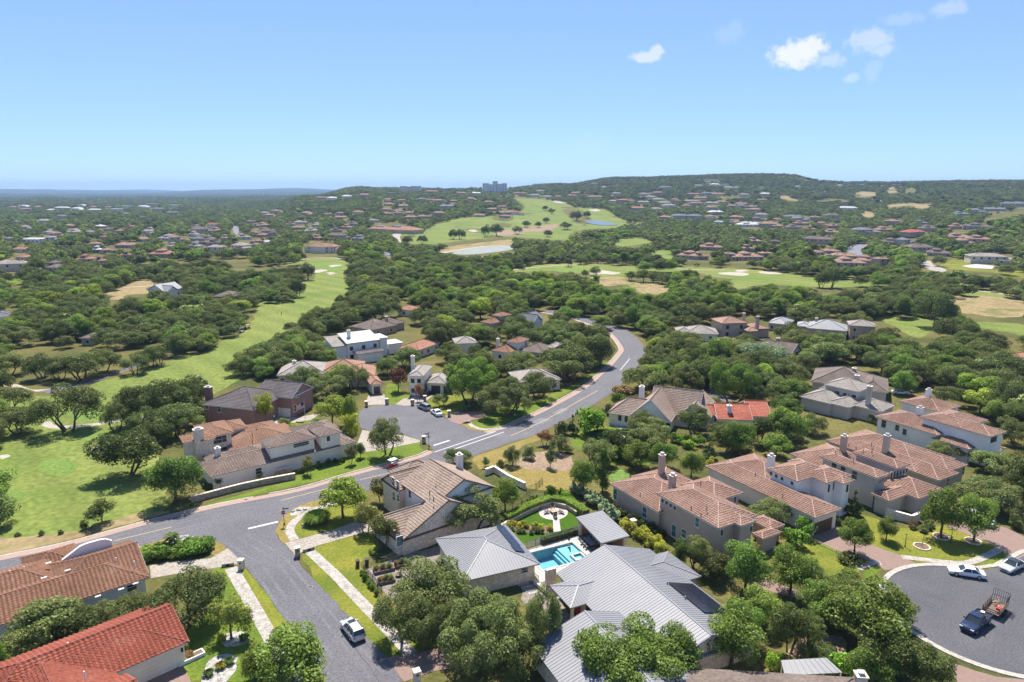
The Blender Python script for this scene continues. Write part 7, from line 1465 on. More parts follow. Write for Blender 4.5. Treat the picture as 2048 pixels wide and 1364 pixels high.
MB().box(xs-.45,xs-.01,y0+.01,y1-.01,d1+.01,-.62).build('step','pool_tile',pool); MB().box(xs-.9,xs-.46,y0+.01,y1-.01,d1+.01,-.95).build('step','pool_tile',pool)
sp=MB()
for a in ((x1-2.3,x1-.2,y0+.2,y0+.5),(x1-2.3,x1-.2,y0+1.9,y0+2.2),(x1-2.3,x1-2.0,y0+.51,y0+1.89),(x1-.5,x1-.2,y0+.51,y0+1.89)):sp.box(*a,-.31,.06)
sp.build('spa_wall','spa_tile',pool)
wm=bpy.data.materials.new('pool_water'); wm.use_nodes=True; n_=wm.node_tree.nodes; l_=wm.node_tree.links; n_.remove(n_['Principled BSDF'])
tr=n_.new('ShaderNodeBsdfTransparent'); tr.inputs[0].default_value=(.60,.86,.92,1); gl=n_.new('ShaderNodeBsdfGlossy'); gl.inputs['Roughness'].default_value=.03; fr=n_.new('ShaderNodeFresnel'); fr.inputs[0].default_value=1.33; ms=n_.new('ShaderNodeMixShader')
wt=n_.new('ShaderNodeTexNoise'); wt.inputs['Scale'].default_value=5; wb=n_.new('ShaderNodeBump'); wb.inputs['Strength'].default_value=.08; l_.new(wt.outputs[0],wb.inputs['Height']); l_.new(wb.outputs[0],gl.inputs['Normal'])
l_.new(fr.outputs[0],ms.inputs[0]); l_.new(tr.outputs[0],ms.inputs[1]); l_.new(gl.outputs[0],ms.inputs[2]); l_.new(ms.outputs[0],n_['Material Output'].inputs['Surface'])
MB().poly([(x0,y0,-.08),(x1,y0,-.08),(x1,y1,-.08),(x0,y1,-.08)]).build('water',wm,pool)
cp=MB()
for a in ((x0-.35,x1+.35,y0-.35,y0),(x0-.35,x1+.35,y1,y1+.35),(x0-.35,x0,y0,y1),(x1,x1+.35,y0,y1)):cp.box(a[0],a[1],a[2],a[3],.021,.07)
cp.build('coping','deck',pool)

# ---------------------------------------------------------------- vehicles
def loft(mb,secs):
    n=len(secs[0])
    for a,b in zip(secs,secs[1:]):
        o=len(mb.v); mb.v += [tuple(p) for p in a] +[tuple(p) for p in b]; mb.f += [(o+i,o+(i+1) % n,o+n+(i+1) % n,o+n+i) for i in range(n)]
    o=len(mb.v); mb.v += [tuple(p) for p in secs[0]]; mb.f.append(tuple(range(o+n-1,o-1,-1))); o=len(mb.v); mb.v += [tuple(p) for p in secs[-1]]; mb.f.append(tuple(range(o,o+n)))
def body_section(x,hw,zb,zs,zt,crown=.05):
    return [(x,-hw*.90,zb),(x,-hw,zb+.18),(x,-hw,zs-.12),(x,-hw*.95,zs),(x,-hw*.80,zt),(x,0,zt+crown),(x,hw*.80,zt),(x,hw*.95,zs),(x,hw,zs-.12),(x,hw,zb+.18),(x,hw*.90,zb)]
def car(name,label,loc,ang,paint,L=4.7,W=1.85,Ht=1.45,kind='sedan',cat='car',roofm=None):
    t=thing(name,label,cat,loc,ang); hw=W/2; h=L/2
    belt={'sedan':.92,'suv':1.06,'pickup':1.12,'van':1.10}[kind]; zb=.24 if kind == 'sedan' else .32
    fr,rr_=h-.92,-h+.95; wr=.33 if kind == 'sedan' else .37
    st=[(-h,.80,belt-.22,belt-.14),(-h+.12,.93,belt-.08,belt-.02),(-h+.5,.99,belt-.04,belt),(-.2*L,1,belt-.04,belt),(.12*L,1,belt-.04,belt),(.24*L,1,belt-.07,belt-.03),(h-.55,.98,belt-.16,belt-.10),(h-.15,.90,belt-.26,belt-.20),(h,.78,belt-.40,belt-.34)]
    mb=MB(); loft(mb,[body_section(x,hw*k,zb,zs,zt,.03) for x,k,zs,zt in st]); mb.build('body',paint,t,smooth=False)
    cab={'sedan':(-.36*L,.20*L,-.20*L,.06*L),'suv':(-.47*L,.20*L,-.42*L,.08*L),'pickup':(-.12*L,.20*L,-.09*L,.10*L),'van':(-.48*L,.30*L,-.46*L,.20*L)}[kind]
    b0,b1,t0,t1=cab; hb,ht=hw*.90,hw*.72; zc=belt+.005; zr=Ht
    C=[(b0,-hb,zc),(b1,-hb,zc),(b1,hb,zc),(b0,hb,zc),(t0,-ht,zr-.06),(t1,-ht,zr-.06),(t1,ht,zr-.06),(t0,ht,zr-.06)]
    MB().add([C[1],C[2],C[6],C[5]],[(0,1,2,3)]).build('windscreen','glass',t); MB().add([C[3],C[0],C[4],C[7]],[(0,1,2,3)]).build('rear_window','glass',t)
    MB().add([C[0],C[1],C[5],C[4]],[(0,1,2,3)]).build('side_window','glass',t); MB().add([C[2],C[3],C[7],C[6]],[(0,1,2,3)]).build('side_window','glass',t)
    rf=MB(); loft(rf,[[(x,-ht*k,zr-.07),(x,-ht*k*.96,zr-.02),(x,0,zr+(.02 if k == 1 else 0)),(x,ht*k*.96,zr-.02),(x,ht*k,zr-.07)] for x,k in ((t0-.06,.94),(t0+.15,1),(t1-.15,1),(t1+.04,.95))])
    rf.build('roof',roofm or paint,t)
    pl=MB()
    for a,b in ((0,4),(1,5),(2,6),(3,7)):pl.bar(Vector(C[a]),Vector(C[b]),.09,.09)
    for f in ((.46,) if kind in ('sedan','pickup') else (.36,.68)):
        for s in (0,1):
            a=Vector(C[0+3*s]).lerp(Vector(C[1+s]),f); b=Vector(C[4+3*s]).lerp(Vector(C[5+s]),f); pl.bar(a,b,.07,.07)
    pl.build('pillars',paint,t)
    for x in (fr,rr_):
        for s in (-1,1):
            wv=MB().tube((x,s*(hw-.20),wr),(x,s*(hw+.01),wr),wr,wr,14).build('wheel','rubber',t); MB().tube((x,s*(hw-.05),wr),(x,s*(hw+.025),wr),wr*.62,wr*.58,10).build('rim','steel',wv)
    for s in (-1,1):
        MB().box(h-.16,h-.015,s*hw*.66-.2,s*hw*.66+.2,belt-.36,belt-.24).build('headlight','lampclear',t); MB().box(-h-.01,-h+.14,s*hw*.70-.16,s*hw*.70+.16,belt-.30,belt-.14).build('taillight','lampred',t)
        MB().box(b1-.25,b1-.08,s*(hw+.10) -.09,s*(hw+.10) +.09,belt+.02,belt+.17).build('mirror',paint,t)
    MB().box(h-.05,h+.012,-hw*.45,hw*.45,zb+.12,zb+.32).build('grille','black',t); MB().box(-h-.012,-h+.05,-.26,.26,zb+.22,zb+.36).build('number_plate','trim_white',t)
    if kind == 'suv':
        for s in (-1,1):MB().bar((t0+.2,s*ht*.9,zr+.06),(t1-.3,s*ht*.9,zr+.06),.05,.05).build('roof_rail','black',t)
    if kind == 'pickup':
        bx0,bx1=-h+.06,b0-.06; bm_=MB()
        bm_.box(bx0,bx1,-hw*.98,-hw*.84,belt-.1,belt+.16); bm_.box(bx0,bx1,hw*.84,hw*.98,belt-.1,belt+.16); bm_.box(bx0,bx0+.09,-hw*.83,hw*.83,belt-.1,belt+.16); bm_.build('bed_side',paint,t)
        MB().box(bx0+.1,bx1,-hw*.83,hw*.83,belt+.035,belt+.05).build('bed_floor','black',t)
    return t
def heading(a,b):a,b=at(a),at(b); return math.atan2(b.y-a.y,b.x-a.x)
g=at((706,1267)); c_=car('parked_suv','silver suv parked on the side street',Vector((g.x,g.y,.03)),heading((702.5,1278),(686,1256)),'silver_paint',4.75,1.95,1.72,'suv','suv')
zz_=1.72; MB().box(-.15,.55,-.5,.5,1.735,1.75).build('sunroof','glass',c_)
g=at((848,818)); car('parked_suv','grey suv parked at the top of the turning circle',Vector((g.x,g.y,.035)),heading((862,823),(836,812)),'grey_car',4.7,1.88,1.68,'suv','suv')
g=at((873,829)); car('parked_sedan','white sedan parked behind the grey suv',Vector((g.x,g.y,.035)),heading((871,830.2),(863,824.5)),'white_car',4.75,1.84,1.44,'sedan','car')
g=at(S3(1475,1085)); car('parked_sedan','black car parked on the drive of the cream house',Vector((g.x,g.y,.04)),heading(S3(1440,1100),S3(1520,1065)),'black_car',4.7,1.84,1.44,'sedan','car')
g=at(D6(1190,765)); car('parked_suv','white suv under the yellow tree by the brick house',Vector((g.x,g.y,.035)),heading(D6(1060,770),D6(1330,740)),'white_car',4.7,1.88,1.7,'suv','suv')
g=at((1936,1154)); car('parked_sedan','white sedan parked along the dark turning circle kerb',Vector((g.x,g.y+.5,.03)),heading((1958.9,1160),(1914.4,1153)),'white_car',4.9,1.85,1.46,'sedan','car')
g=at(R4(1945,600)); car('parked_sedan','silver sedan with dark glass roof at the right edge',Vector((g.x,g.y,.03)),heading(R4(2020,560),R4(1900,620)),'silver_paint',4.75,1.88,1.46,'sedan','car','glass')
g=at(R4(1695,990)); pick_a=heading(R4(1790,930),R4(1620,1060)); car('pickup_truck','navy pickup truck towing a loaded trailer in the turning circle',Vector((g.x,g.y,.03)),pick_a,'navy_car',5.6,1.98,1.86,'pickup','pickup truck')
PK=g
g2=Vector((g.x,g.y,0)) -Vector((math.cos(pick_a),math.sin(pick_a),0)) *5.6; TRA=pick_a+.10
g2 += Vector((.3,.2,0))
t=thing('utility_trailer','rusty caged utility trailer loaded with yard debris behind the pickup','trailer',Vector((g2.x,g2.y,.03)),TRA)
MB().box(-1.9,1.9,-1.0,1.0,.55,.64).build('bed','rusty',t); MB().bar((1.9,0,.55),(3.0,0,.5),.12,.1).build('tongue','rusty',t)
for s in (-1,1):
    for z in (.85,1.12,1.4):MB().bar((-1.9,s*1.0,z),(1.9,s*1.0,z),.06,.14).build('side_rail','rusty',t)
    for x in (-1.85,-.95,0,.95,1.85):MB().box(x-.04,x+.04,s*1.0-.04,s*1.0+.04,.6,1.5).build('stake','rusty',t)
    for x in (-.5,.35):MB().tube((x,s*1.05,.36),(x,s*1.27,.36),.36,.36,12).build('wheel','rubber',t)
for z in (.85,1.15):MB().bar((1.9,-1,z),(1.9,1,z),.06,.14).build('front_rail','rusty',t)
gate=MB()
for y in np.linspace(-1,1,9):gate.bar((-1.95,y,.62),(-2.35,y,2.3),.04,.04)
for f in (0,.5,1):gate.bar((-1.95-.4*f,-1,.62+1.68*f),(-1.95-.4*f,1,.62+1.68*f),.05,.05)
gate.build('ramp_gate','iron',t)
gt2=MB()
for x in np.linspace(-1.9,-.4,7):gt2.bar((x,1.02,1.45),(x,1.1,2.3),.04,.04)
for z in (1.5,1.9,2.3):gt2.bar((-1.9,1.05,z),(-.4,1.08,z),.05,.05)
gt2.build('raised_side','iron',t)
rk2=random.Random(9)
for i in range(11):
    a=Vector((rk2.uniform(-1.6,1.3),rk2.uniform(-.8,.8),.68+.03*i)); b=a+Vector((rk2.uniform(-1.2,1.2),rk2.uniform(-.6,.6),rk2.uniform(-.05,.25)))
    tag(MB().bar(t.matrix_basis @ a,t.matrix_basis @ b,.09,.06).build('plank',['soil','wood','stucco_tan'][i % 3]),'%s of the eleven boards and branches heaped in the utility trailer, counting from below' % ORD[i],'board')
def crate(nm,lab,cat,loc,rz,m,s=(.3,.25,.25)):
    o=thing(nm,lab,cat,loc,rz); MB().box(-s[0],s[0],-s[1],s[1],0,s[2]).build('body',m,o); MB().box(-s[0] *1.05,s[0] *1.05,-s[1] *1.05,s[1] *1.05,s[2] +.002,s[2] +.06).build('lid',m,o); return o
q=t.matrix_basis @ Vector((.9,.6,1.0)); crate('fuel_can','red fuel can on the utility trailer load','fuel can',q,TRA,'red_paint')
ca_,sa_=math.cos(pick_a),math.sin(pick_a); q=Vector((PK.x-1.55*ca_-.1*sa_,PK.y-1.55*sa_+.1*ca_,1.2)); o=thing('water_cooler','orange drinks cooler in the navy pickup bed','cooler',q,pick_a); MB().tube((0,0,0),(0,0,.5),.24,.27,12).build('drum','orange',o); MB().tube((0,0,.502),(0,0,.56),.28,.26,12).build('lid','trim_white',o)
g=at(R4(1700,285)); car('parked_van','white van parked on the red paver drive behind the lawn trees',Vector((g.x,g.y,.03)),heading(R4(1600,255),R4(1840,330)),'white_car',5.6,2.0,2.0,'van','van')
g=at(S2(1520,790)); car('parked_sedan','white car half cut by the right edge beyond the oaks',Vector((g.x,g.y,.03)),math.radians(20),'white_car',4.7,1.84,1.45,'sedan','car')
for p,lab in ((S2(720,228),'white car hidden behind the wide brown hip roof'),(S2(690,290),'second white car below the wide brown hip roof')):
    g=at((p[0],p[1] +3)); car('parked_sedan',lab,Vector((g.x,g.y,.03)),math.radians(-12),'white_car',4.7,1.84,1.45,'sedan','car')
def golf_cart(lab,p,ang,paint):
    g=at(p); t=thing('golf_cart',lab,'golf cart',Vector((g.x,g.y,g.z+.04)),ang)
    mb=MB(); loft(mb,[[(x,-.55,.3),(x,-.58,z*.8),(x,-.5,z),(x,.5,z),(x,.58,z*.8),(x,.55,.3)] for x,z in ((-1.15,.75),(-.9,.85),(-.35,.82),(-.3,.45),(.45,.45),(.55,.85),(.95,.75),(1.15,.5))]); mb.build('body',paint,t)
    MB().box(-.75,-.05,-.5,.5,.84,.95).build('seat','stucco_cream',t); MB().bar((-.8,-.5,1.1),(-.8,.5,1.1),.1,.4).build('seat_back','stucco_cream',t)
    rf=MB(); loft(rf,[[(x,-.62,1.86),(x,-.58,1.93),(x,.58,1.93),(x,.62,1.86)] for x in (-1.05,.75)]); rf.build('canopy','trim_white',t)
    for x in (-.95,.65):
        for s in (-1,1):MB().bar((x,s*.55,.7),(x,s*.55,1.88),.04,.04).build('canopy_post','black',t)
    for x in (-.75,.8):
        for s in (-1,1):MB().tube((x,s*.45,.24),(x,s*.62,.24),.24,.24,10).build('wheel','rubber',t)
golf_cart('red golf cart with white canopy on the brick strip by the gabled house',D1(480,318),heading(D1(540,260),D1(430,300)),'red_car')
golf_cart('left of two golf carts parked under the fairway oaks',S8(1830,398),math.radians(60),'white_car'); golf_cart('right of two golf carts parked under the fairway oaks',S8(1878,372),math.radians(40),'red_car')
# two golfers on the left fairway
def golfer(lab,p,top,rz):
    g=at(p); me=bpy.data.meshes.new('person'); J=[((0,0,.95),.14),((0,0,1.2),.15),((0,0,1.42),.15),((0,0,1.52),.06),((0,0,1.64),.10),((0,0,1.74),.09),((-.1,.02,.5),.075),((-.11,0,.08),.05),((-.11,.14,.03),.045),((.1,.02,.5),.075),((.11,0,.08),.05),((.11,.14,.03),.045),((-.2,0,1.4),.06),((-.26,.06,1.15),.05),((-.16,.24,.98),.04),((.2,0,1.4),.06),((.26,.06,1.15),.05),((.12,.26,.98),.04)]
    E_=[(0,1),(1,2),(2,3),(3,4),(4,5),(0,6),(6,7),(7,8),(0,9),(9,10),(10,11),(2,12),(12,13),(13,14),(2,15),(15,16),(16,17)]
    me.from_pydata([j[0] for j in J],E_,[]); o=link('person',me); o.location=(g.x,g.y,g.z+.03); o.rotation_euler=(0,0,rz); tag(o,lab,'person'); m=o.modifiers.new('skin','SKIN')
    for v,j in zip(me.skin_vertices[0].data,J):v.radius=(j[1],j[1])
    me.skin_vertices[0].data[0].use_root=True; s=o.modifiers.new('sub','SUBSURF'); s.levels=1; s.render_levels=1; me.materials.append(MT[top])
golfer('person in white standing on the left fairway',S3(70,325),'trim_white',.5); golfer('person in dark clothes standing on the left fairway',S3(110,333),'black',2.2)

# ---------------------------------------------------------------- street furniture
def stop_sign(lab,p,face,blade):
    g=at(p); t=thing('stop_sign',lab,'street sign',Vector((g.x,g.y,.03)),face); MB().tube((0,0,0),(0,0,3.4),.05,.05,8).build('post','iron',t); MB().tube((0,0,0),(0,0,.5),.16,.09,8).build('post_base','iron',t)
    oc=[(.42*math.cos(math.pi/8+i*math.pi/4),.42*math.sin(math.pi/8+i*math.pi/4)) for i in range(8)]
    mb=MB(); mb.add([(x,-.09,2.45+z) for x,z in oc] +[(x,-.06,2.45+z) for x,z in oc],[range(8),range(15,7,-1)] +[(i,8+i,8+(i+1) % 8,(i+1) % 8) for i in range(8)]); b=mb.build('sign_plate','trim_white',t)
    mb=MB(); mb.add([(x*.91,-.095,2.45+z*.91) for x,z in oc],[range(8)]); f=mb.build('sign_face','red_paint',t)
    cu=bpy.data.curves.new('stop_lettering','FONT'); cu.body='STOP'; cu.size=.30; cu.align_x='CENTER'; cu.align_y='CENTER'; cu.extrude=.003; cu.materials.append(MT['trim_white']); ct=bpy.data.objects.new('lettering',cu); COL.objects.link(ct); lm_=bpy.data.meshes.new_from_object(ct); bpy.data.objects.remove(ct); lm_.name='lettering'; co=link('lettering',lm_,f); co.location=(0,-.10,2.45); co.rotation_euler=(math.pi/2,0,0)
    MB().box(-.5 if blade < 0 else .06,-.06 if blade < 0 else .95,-.015,.015,2.98,3.2).build('street_blade','iron',t); MB().box(-.015,.015,-.5,.5,3.22,3.4).build('street_blade','iron',t)
    MB().tube((0,0,3.4),(0,0,3.55),.06,.02,8).build('finial','iron',t)
stop_sign('red stop sign on the dry grass corner of the side street',R2(232,305),.15,1)
stop_sign('stop sign seen from behind at the cul-de-sac mouth',R7(226,755),2.9,1)
PIL=[(R2(323,515),'stone_tan','tan stone mailbox pillar at the gabled house drive'),(R1(1632,600),'stone_pale','pale mailbox pillar at the brown tiled house drive'),(R7(187,722),'stone_tan','stone pillar beside the backward stop sign'),(R7(383,518),'stone_tan','stone mailbox pillar behind the white sedan'),(R7(98,430),'stone_tan','stone mailbox pillar left of the grey suv'),(S3(908,1192),'stone_tan','stone pillar left of the brown garage drive'),(S3(1100,1168),'stone_tan','stone pillar right of the brown garage drive'),(S3(1457,1140),'stone_tan','stone pillar before the black car'),(R2(1128,1364),'stone_pale','pale mailbox pillar at the bottom beside the shaded drive')]
for p,m,lab in PIL:
    g=at(p); t=thing('mailbox_pillar',lab,'mailbox',Vector((g.x,g.y,.03)),rk2.uniform(-.5,.5)); MB().box(-.38,.38,-.38,.38,0,1.5).build('pillar',m,t); MB().box(-.46,.46,-.46,.46,1.502,1.62).build('cap','stone_pale',t); MB().box(-.15,.15,-.40,-.36,1.0,1.25).build('mailbox_door','black',t)
for (p,pt,lab) in ((R4(1222,452),R4(1230,362),'slim lamp post with yellow globe on the lawn'),(R4(1530,427),R4(1538,325),'dark lamp post between the two lawn trees')):
    g=at(p); dep=g.y*math.cos(TH) +H*math.sin(TH); hh_=(p[1] -pt[1]) /FPX*dep/math.cos(TH); t=thing('lamp_post',lab,'lamp post',Vector((g.x,g.y,.015))); MB().tube((0,0,0),(0,0,hh_-.35),.07,.045,8).build('post','iron',t); MB().tube((0,0,0),(0,0,.3),.13,.09,8).build('base','iron',t)
    MB().tube((0,0,hh_-.35),(0,0,hh_-.05),.09,.15,8).build('lantern','lampclear',t); MB().tube((0,0,hh_-.048),(0,0,hh_+.08),.18,.03,8).build('lantern_cap','iron',t)
g=at(R2(357,322)); t=thing('fire_hydrant','small pale fire hydrant on the stop sign corner lawn','fire hydrant',Vector((g.x,g.y,.04))); MB().tube((0,0,0),(0,0,.6),.13,.13,10).build('barrel','stone_pale',t); MB().dome((0,0,.6),.15,.15,.16).build('bonnet','stone_pale',t); MB().tube((-.24,0,.42),(.24,0,.42),.07,.07,8).build('outlet','iron',t)
for p,rz,lab in ((R2(398,478),.6,'small concrete culvert mouth at the gabled house drive'),(R1(1540,582),.3,'small concrete culvert mouth at the brown tiled house drive'),(R7(522,570),.2,'small culvert mouth at the turning circle corner')):
    g=at(p); t=thing('culvert',lab,'culvert',Vector((g.x,g.y,.04)),rz); MB().box(-.9,.9,-.2,.2,0,.5).build('headwall','concrete',t); MB().tube((0,-.24,.2),(0,.1,.2),.28,.28,10).build('pipe','black',t)
# flagpole
g=at(D6(1815,785)); dep=g.y*math.cos(TH) +H*math.sin(TH); fh_=(D6(0,785)[1] -D6(0,478)[1]) /FPX*dep/math.cos(TH); t=thing('flagpole','flagpole with striped flag by the brick house','flagpole',g); MB().tube((0,0,0),(0,0,fh_),.06,.04,8).build('pole','trim_white',t); MB().dome((0,0,fh_),.1,.1,.1).build('finial','tile_tan',t)
fz=fh_-.35; fl_=None
for i in range(13):
    mb=MB(); a=.115; pts=[(-.04-.25*k,.06*math.sin(k*1.4),fz-i*a-.12*k) for k in range(9)]
    mb.v=[p for q_ in pts for p in (q_,(q_[0],q_[1],q_[2] -a))]; mb.f=[(2*k,2*k+2,2*k+3,2*k+1) for k in range(8) if not (i < 7 and k < 3)]; s=mb.build('flag_stripe','flag_red' if i % 2 == 0 else 'flag_white',t)
mb=MB(); pts=[(-.04-.25*k,.06*math.sin(k*1.4),fz-.12*k) for k in range(4)]; mb.v=[p for q_ in pts for p in (q_,(q_[0],q_[1],q_[2] -.805))]; mb.f=[(2*k,2*k+2,2*k+3,2*k+1) for k in range(3)]; mb.build('flag_canton','flag_blue',t)
# walls and fences
def wall_line(nm,lab,pts,hgt,th,m,capm):
    P=[at(p) for p in pts]; o=P[0]; t=thing(nm,lab,'wall',o); wallrun(t,P,hgt,th,m,capm,0,o); return t
wall_line('stone_wall','long low fieldstone wall between the cream house and the road',[R6(170,1112),R6(360,1060),R6(560,1008),R6(760,965),R6(978,925)],1.15,.4,'stone_tan','stone_pale')
wall_line('stone_wall','short fieldstone screen wall at the cream house meters',[R6(830,905),R6(950,880)],1.3,.35,'stone_tan','stone_pale')
wall_line('garden_wall','pale terrace wall right of the gabled house',[D1(1540,400),D1(1640,365),D1(1800,470),D1(1990,560)],1.3,.4,'stone_pale','trim_white')
wall_line('garden_wall','thin curved retaining wall behind the artificial lawn',[S7(640,262),S7(860,148),S7(1000,80),S7(1115,50),S7(1250,80),S7(1335,140)],.7,.3,'stone_tan','stone_pale')
wall_line('garden_wall','pale courtyard planter wall below the pool deck',[S7(950,765),S7(1060,860),S7(1120,830)],.6,.35,'stone_pale','stone_pale')
def fence(nm,lab,pts,hgt,m,sp=2.0,rails=(.15,.95),picket=0,panel=None):
    P=[at(p) for p in pts]; o=P[0]; t=thing(nm,lab,'fence',o); Q=dens(P,sp)
    for q in Q:r_=q-o; MB().box(r_.x-.04,r_.x+.04,r_.y-.04,r_.y+.04,0,hgt).build('fence_post',m,t)
    for a,b in zip(Q,Q[1:]):
        a,b=a-o,b-o
        for z in rails:MB().bar((a.x,a.y,hgt*z),(b.x,b.y,hgt*z),.035,.04).build('rail',m,t)
        if panel:
            mb=MB().bar((a.x,a.y,hgt*.52),(b.x,b.y,hgt*.52),.02,hgt*.8); mb.build('mesh_panel',panel,t)
        if picket:
            mb=MB(); L=(b-a).length; n=int(L/picket)
            for i in range(n):
                q=a.lerp(b,(i+.5) /n); mb.box(q.x-.012,q.x+.012,q.y-.012,q.y+.012,.05,hgt*.98)
            mb.build('pickets',m,t,kind='stuff')
    return t
gm_=bpy.data.materials.new('fence_glass'); gm_.use_nodes=True; n_=gm_.node_tree.nodes; l_=gm_.node_tree.links; b=n_['Principled BSDF']; tr=n_.new('ShaderNodeBsdfTransparent'); ms=n_.new('ShaderNodeMixShader'); ms.inputs[0].default_value=.35; b.inputs['Base Color'].default_value=(.35,.42,.40,1); b.inputs['Roughness'].default_value=.1; l_.new(tr.outputs[0],ms.inputs[1]); l_.new(b.outputs[0],ms.inputs[2]); l_.new(ms.outputs[0],n_['Material Output'].inputs['Surface'])
fence('pool_fence','glazed pool fence between the deck and the artificial lawn',[S7(880,440),S7(1120,368),S7(1345,292)],1.3,'iron',1.6,(.05,.98),0,gm_)
fence('pool_gate','dark iron gate panel beside the pool house corner',[S7(905,690),S7(985,765)],1.4,'black',1.0,(.08,.95),.12)
fence('iron_fence','dark iron fence along the kitchen garden front',[R2(770,625),R2(830,690),R2(892,760)],1.3,'black',1.6,(.1,.95),.14)
fence('iron_fence','thin iron fence along the side of the gabled house',[R2(855,545),R2(1000,505),R2(1130,470),R2(1285,425)],1.3,'black',2.2,(.1,.95),0)
fence('iron_fence','dark iron fence below the open lot',[R7(985,1115),R7(1060,1085),R7(1110,1040),R7(1100,1075)][:3],1.3,'black',1.5,(.1,.95),.16)
fence('iron_fence','iron fence behind the clipped cones',[D1(1700,830),D1(1850,775),D1(2040,690)],1.4,'black',2.0,(.1,.95),.2)
fence('wooden_fence','grey plank fence below the gabled house wall',[D1(905,1140),D1(1060,1075),D1(1290,1000)],1.7,'stucco_tan',1.8,(.2,.8),0,MT['stucco_tan'])
fence('split_rail_fence','low white split rail along the paver drive lawn',[R4(580,405),R4(650,440),R4(760,490)],.6,'stone_pale',2.2,(.5,.9),0)
# kitchen garden
for p,s,lab in ((R2(905,615),(1.6,.7),'leftmost raised vegetable bed'),(R2(925,690),(1.2,.6),'lower raised vegetable bed'),(R2(1030,580),(1.2,.6),'upper raised vegetable bed')):
    g=at(p); t=thing('raised_bed',lab+' in the gravel kitchen garden','planter',Vector((g.x,g.y,.04)),math.radians(25)); mb=MB()
    for a in ((-s[0],s[0],-s[1],-s[1] +.1),(-s[0],s[0],s[1] -.1,s[1]),(-s[0],-s[0] +.1,-s[1] +.1,s[1] -.1),(s[0] -.1,s[0],-s[1] +.1,s[1] -.1)):mb.box(*a,0,.5)
    mb.build('frame','rusty',t); MB().box(-s[0] +.1,s[0] -.1,-s[1] +.1,s[1] -.1,0,.42).build('soil','mulch',t)
    for i in range(3):
        c=link('plant',PROTO[('bush_red','bush_olive','bush')[i]][0][0][0],t); c.location=(-s[0] *.6+i*s[0] *.6,0,.4); c.scale=(.6,.6,.5)
g=at(R2(1005,650)); t=thing('fire_bowl','dark round fire bowl in the gravel kitchen garden','fire bowl',Vector((g.x,g.y,.04))); MB().tube((0,0,0),(0,0,.35),.25,.55,12).build('bowl','iron',t); MB().tube((0,0,.33),(0,0,.36),.48,.48,12).build('stones','mulch',t)
for p,m,lab in ((R2(728,585),'iron','left dark wheelie bin by the kitchen garden'),(R2(790,575),'iron','right dark wheelie bin by the kitchen garden')):
    g=at(p); t=thing('wheelie_bin',lab,'bin',Vector((g.x,g.y,.04)),.4); mb=MB(); loft(mb,[[(-.26*k,-.3*k,z),(.26*k,-.3*k,z),(.26*k,.3*k,z),(-.26*k,.3*k,z)] for z,k in ((0,.85),(1.0,1.05))]); mb.build('body',m,t); MB().box(-.3,.3,-.36,.34,1.002,1.08).build('lid','black',t)
    for s in (-1,1):MB().tube((s*.24,.3,.1),(s*.3,.3,.1),.1,.1,8).build('wheel','rubber',t)
# patio furniture
def adirondack(lab,p,rz):
    g=at(p); t=thing('patio_chair',lab,'chair',Vector((g.x,g.y,.035)),rz); MB().bar((0,-.35,.40),(0,.25,.28),.56,.05).build('seat','wood_dark',t); MB().bar((0,.25,.28),(0,.55,.98),.54,.05).build('backrest','wood_dark',t)
    for s in (-1,1):
        MB().bar((s*.32,-.4,.58),(s*.32,.35,.58),.11,.03).build('armrest','wood_dark',t); MB().box(s*.32-.04,s*.32+.04,-.4,-.3,0,.57).build('leg','wood_dark',t); MB().bar((s*.30,.5,.02),(s*.30,0,.3),.05,.08).build('leg','wood_dark',t)
for p,rz,lab in ((S7(1062,120),1.9,'dark patio chair left of the fire table'),(S7(1192,120),-1.9,'dark patio chair right of the fire table'),(S7(1115,82),.1,'dark patio chair behind the fire table'),(S7(1138,160),3.2,'dark patio chair in front of the fire table')):adirondack(lab,p,rz)
g=at(S7(1125,118)); t=thing('fire_table','square dark fire table on the round patio','table',Vector((g.x,g.y,.035)),.44); MB().box(-.5,.5,-.5,.5,0,.4).build('base','iron',t); MB().box(-.6,.6,-.6,.6,.402,.48).build('top','stone_tan',t)
g=at(S7(1450,410)); DT=Vector((g.x,g.y,.045)); t=thing('dining_table','long outdoor dining table under the pavilion edge','table',DT,math.radians(-68)); MB().box(-1.3,1.3,-.5,.5,.7,.76).build('table_top','fabric_grey',t)
for x in (-1.1,1.1):
    for y in (-.38,.38):MB().box(x-.05,x+.05,y-.05,y+.05,0,.7).build('leg','iron',t)
k_=0
for x in (-.85,0,.85):
    for s in (-1,1):
        k_ += 1; q=DT+Matrix.Rotation(math.radians(-68),3,'Z') @ Vector((x,s*.95,0)); c=thing('dining_chair','grey dining chair, %s around the outdoor dining table counting from the pool side' % ORD[k_-1],'chair',q,math.radians(-68) +(0 if s < 0 else math.pi)); MB().box(-.24,.24,-.24,.24,.42,.48).build('seat','fabric_grey',c); MB().bar((0,-.24,.5),(0,-.32,.92),.46,.05).build('backrest','fabric_grey',c)
        for a in (-.2,.2):
            for b in (-.2,.2):MB().box(a-.02,a+.02,b-.02,b+.02,0,.42).build('leg','iron',c)
g=at(S7(1264,412)); t=thing('parasol','closed black parasol at the pool ledge','parasol',Vector((g.x,g.y,.03))); MB().tube((0,0,0),(0,0,2.5),.03,.03,8).build('pole','black',t); MB().tube((0,0,.9),(0,0,2.45),.17,.07,8).build('canopy','black',t); MB().tube((0,0,0),(0,0,.12),.3,.28,10).build('base','iron',t)
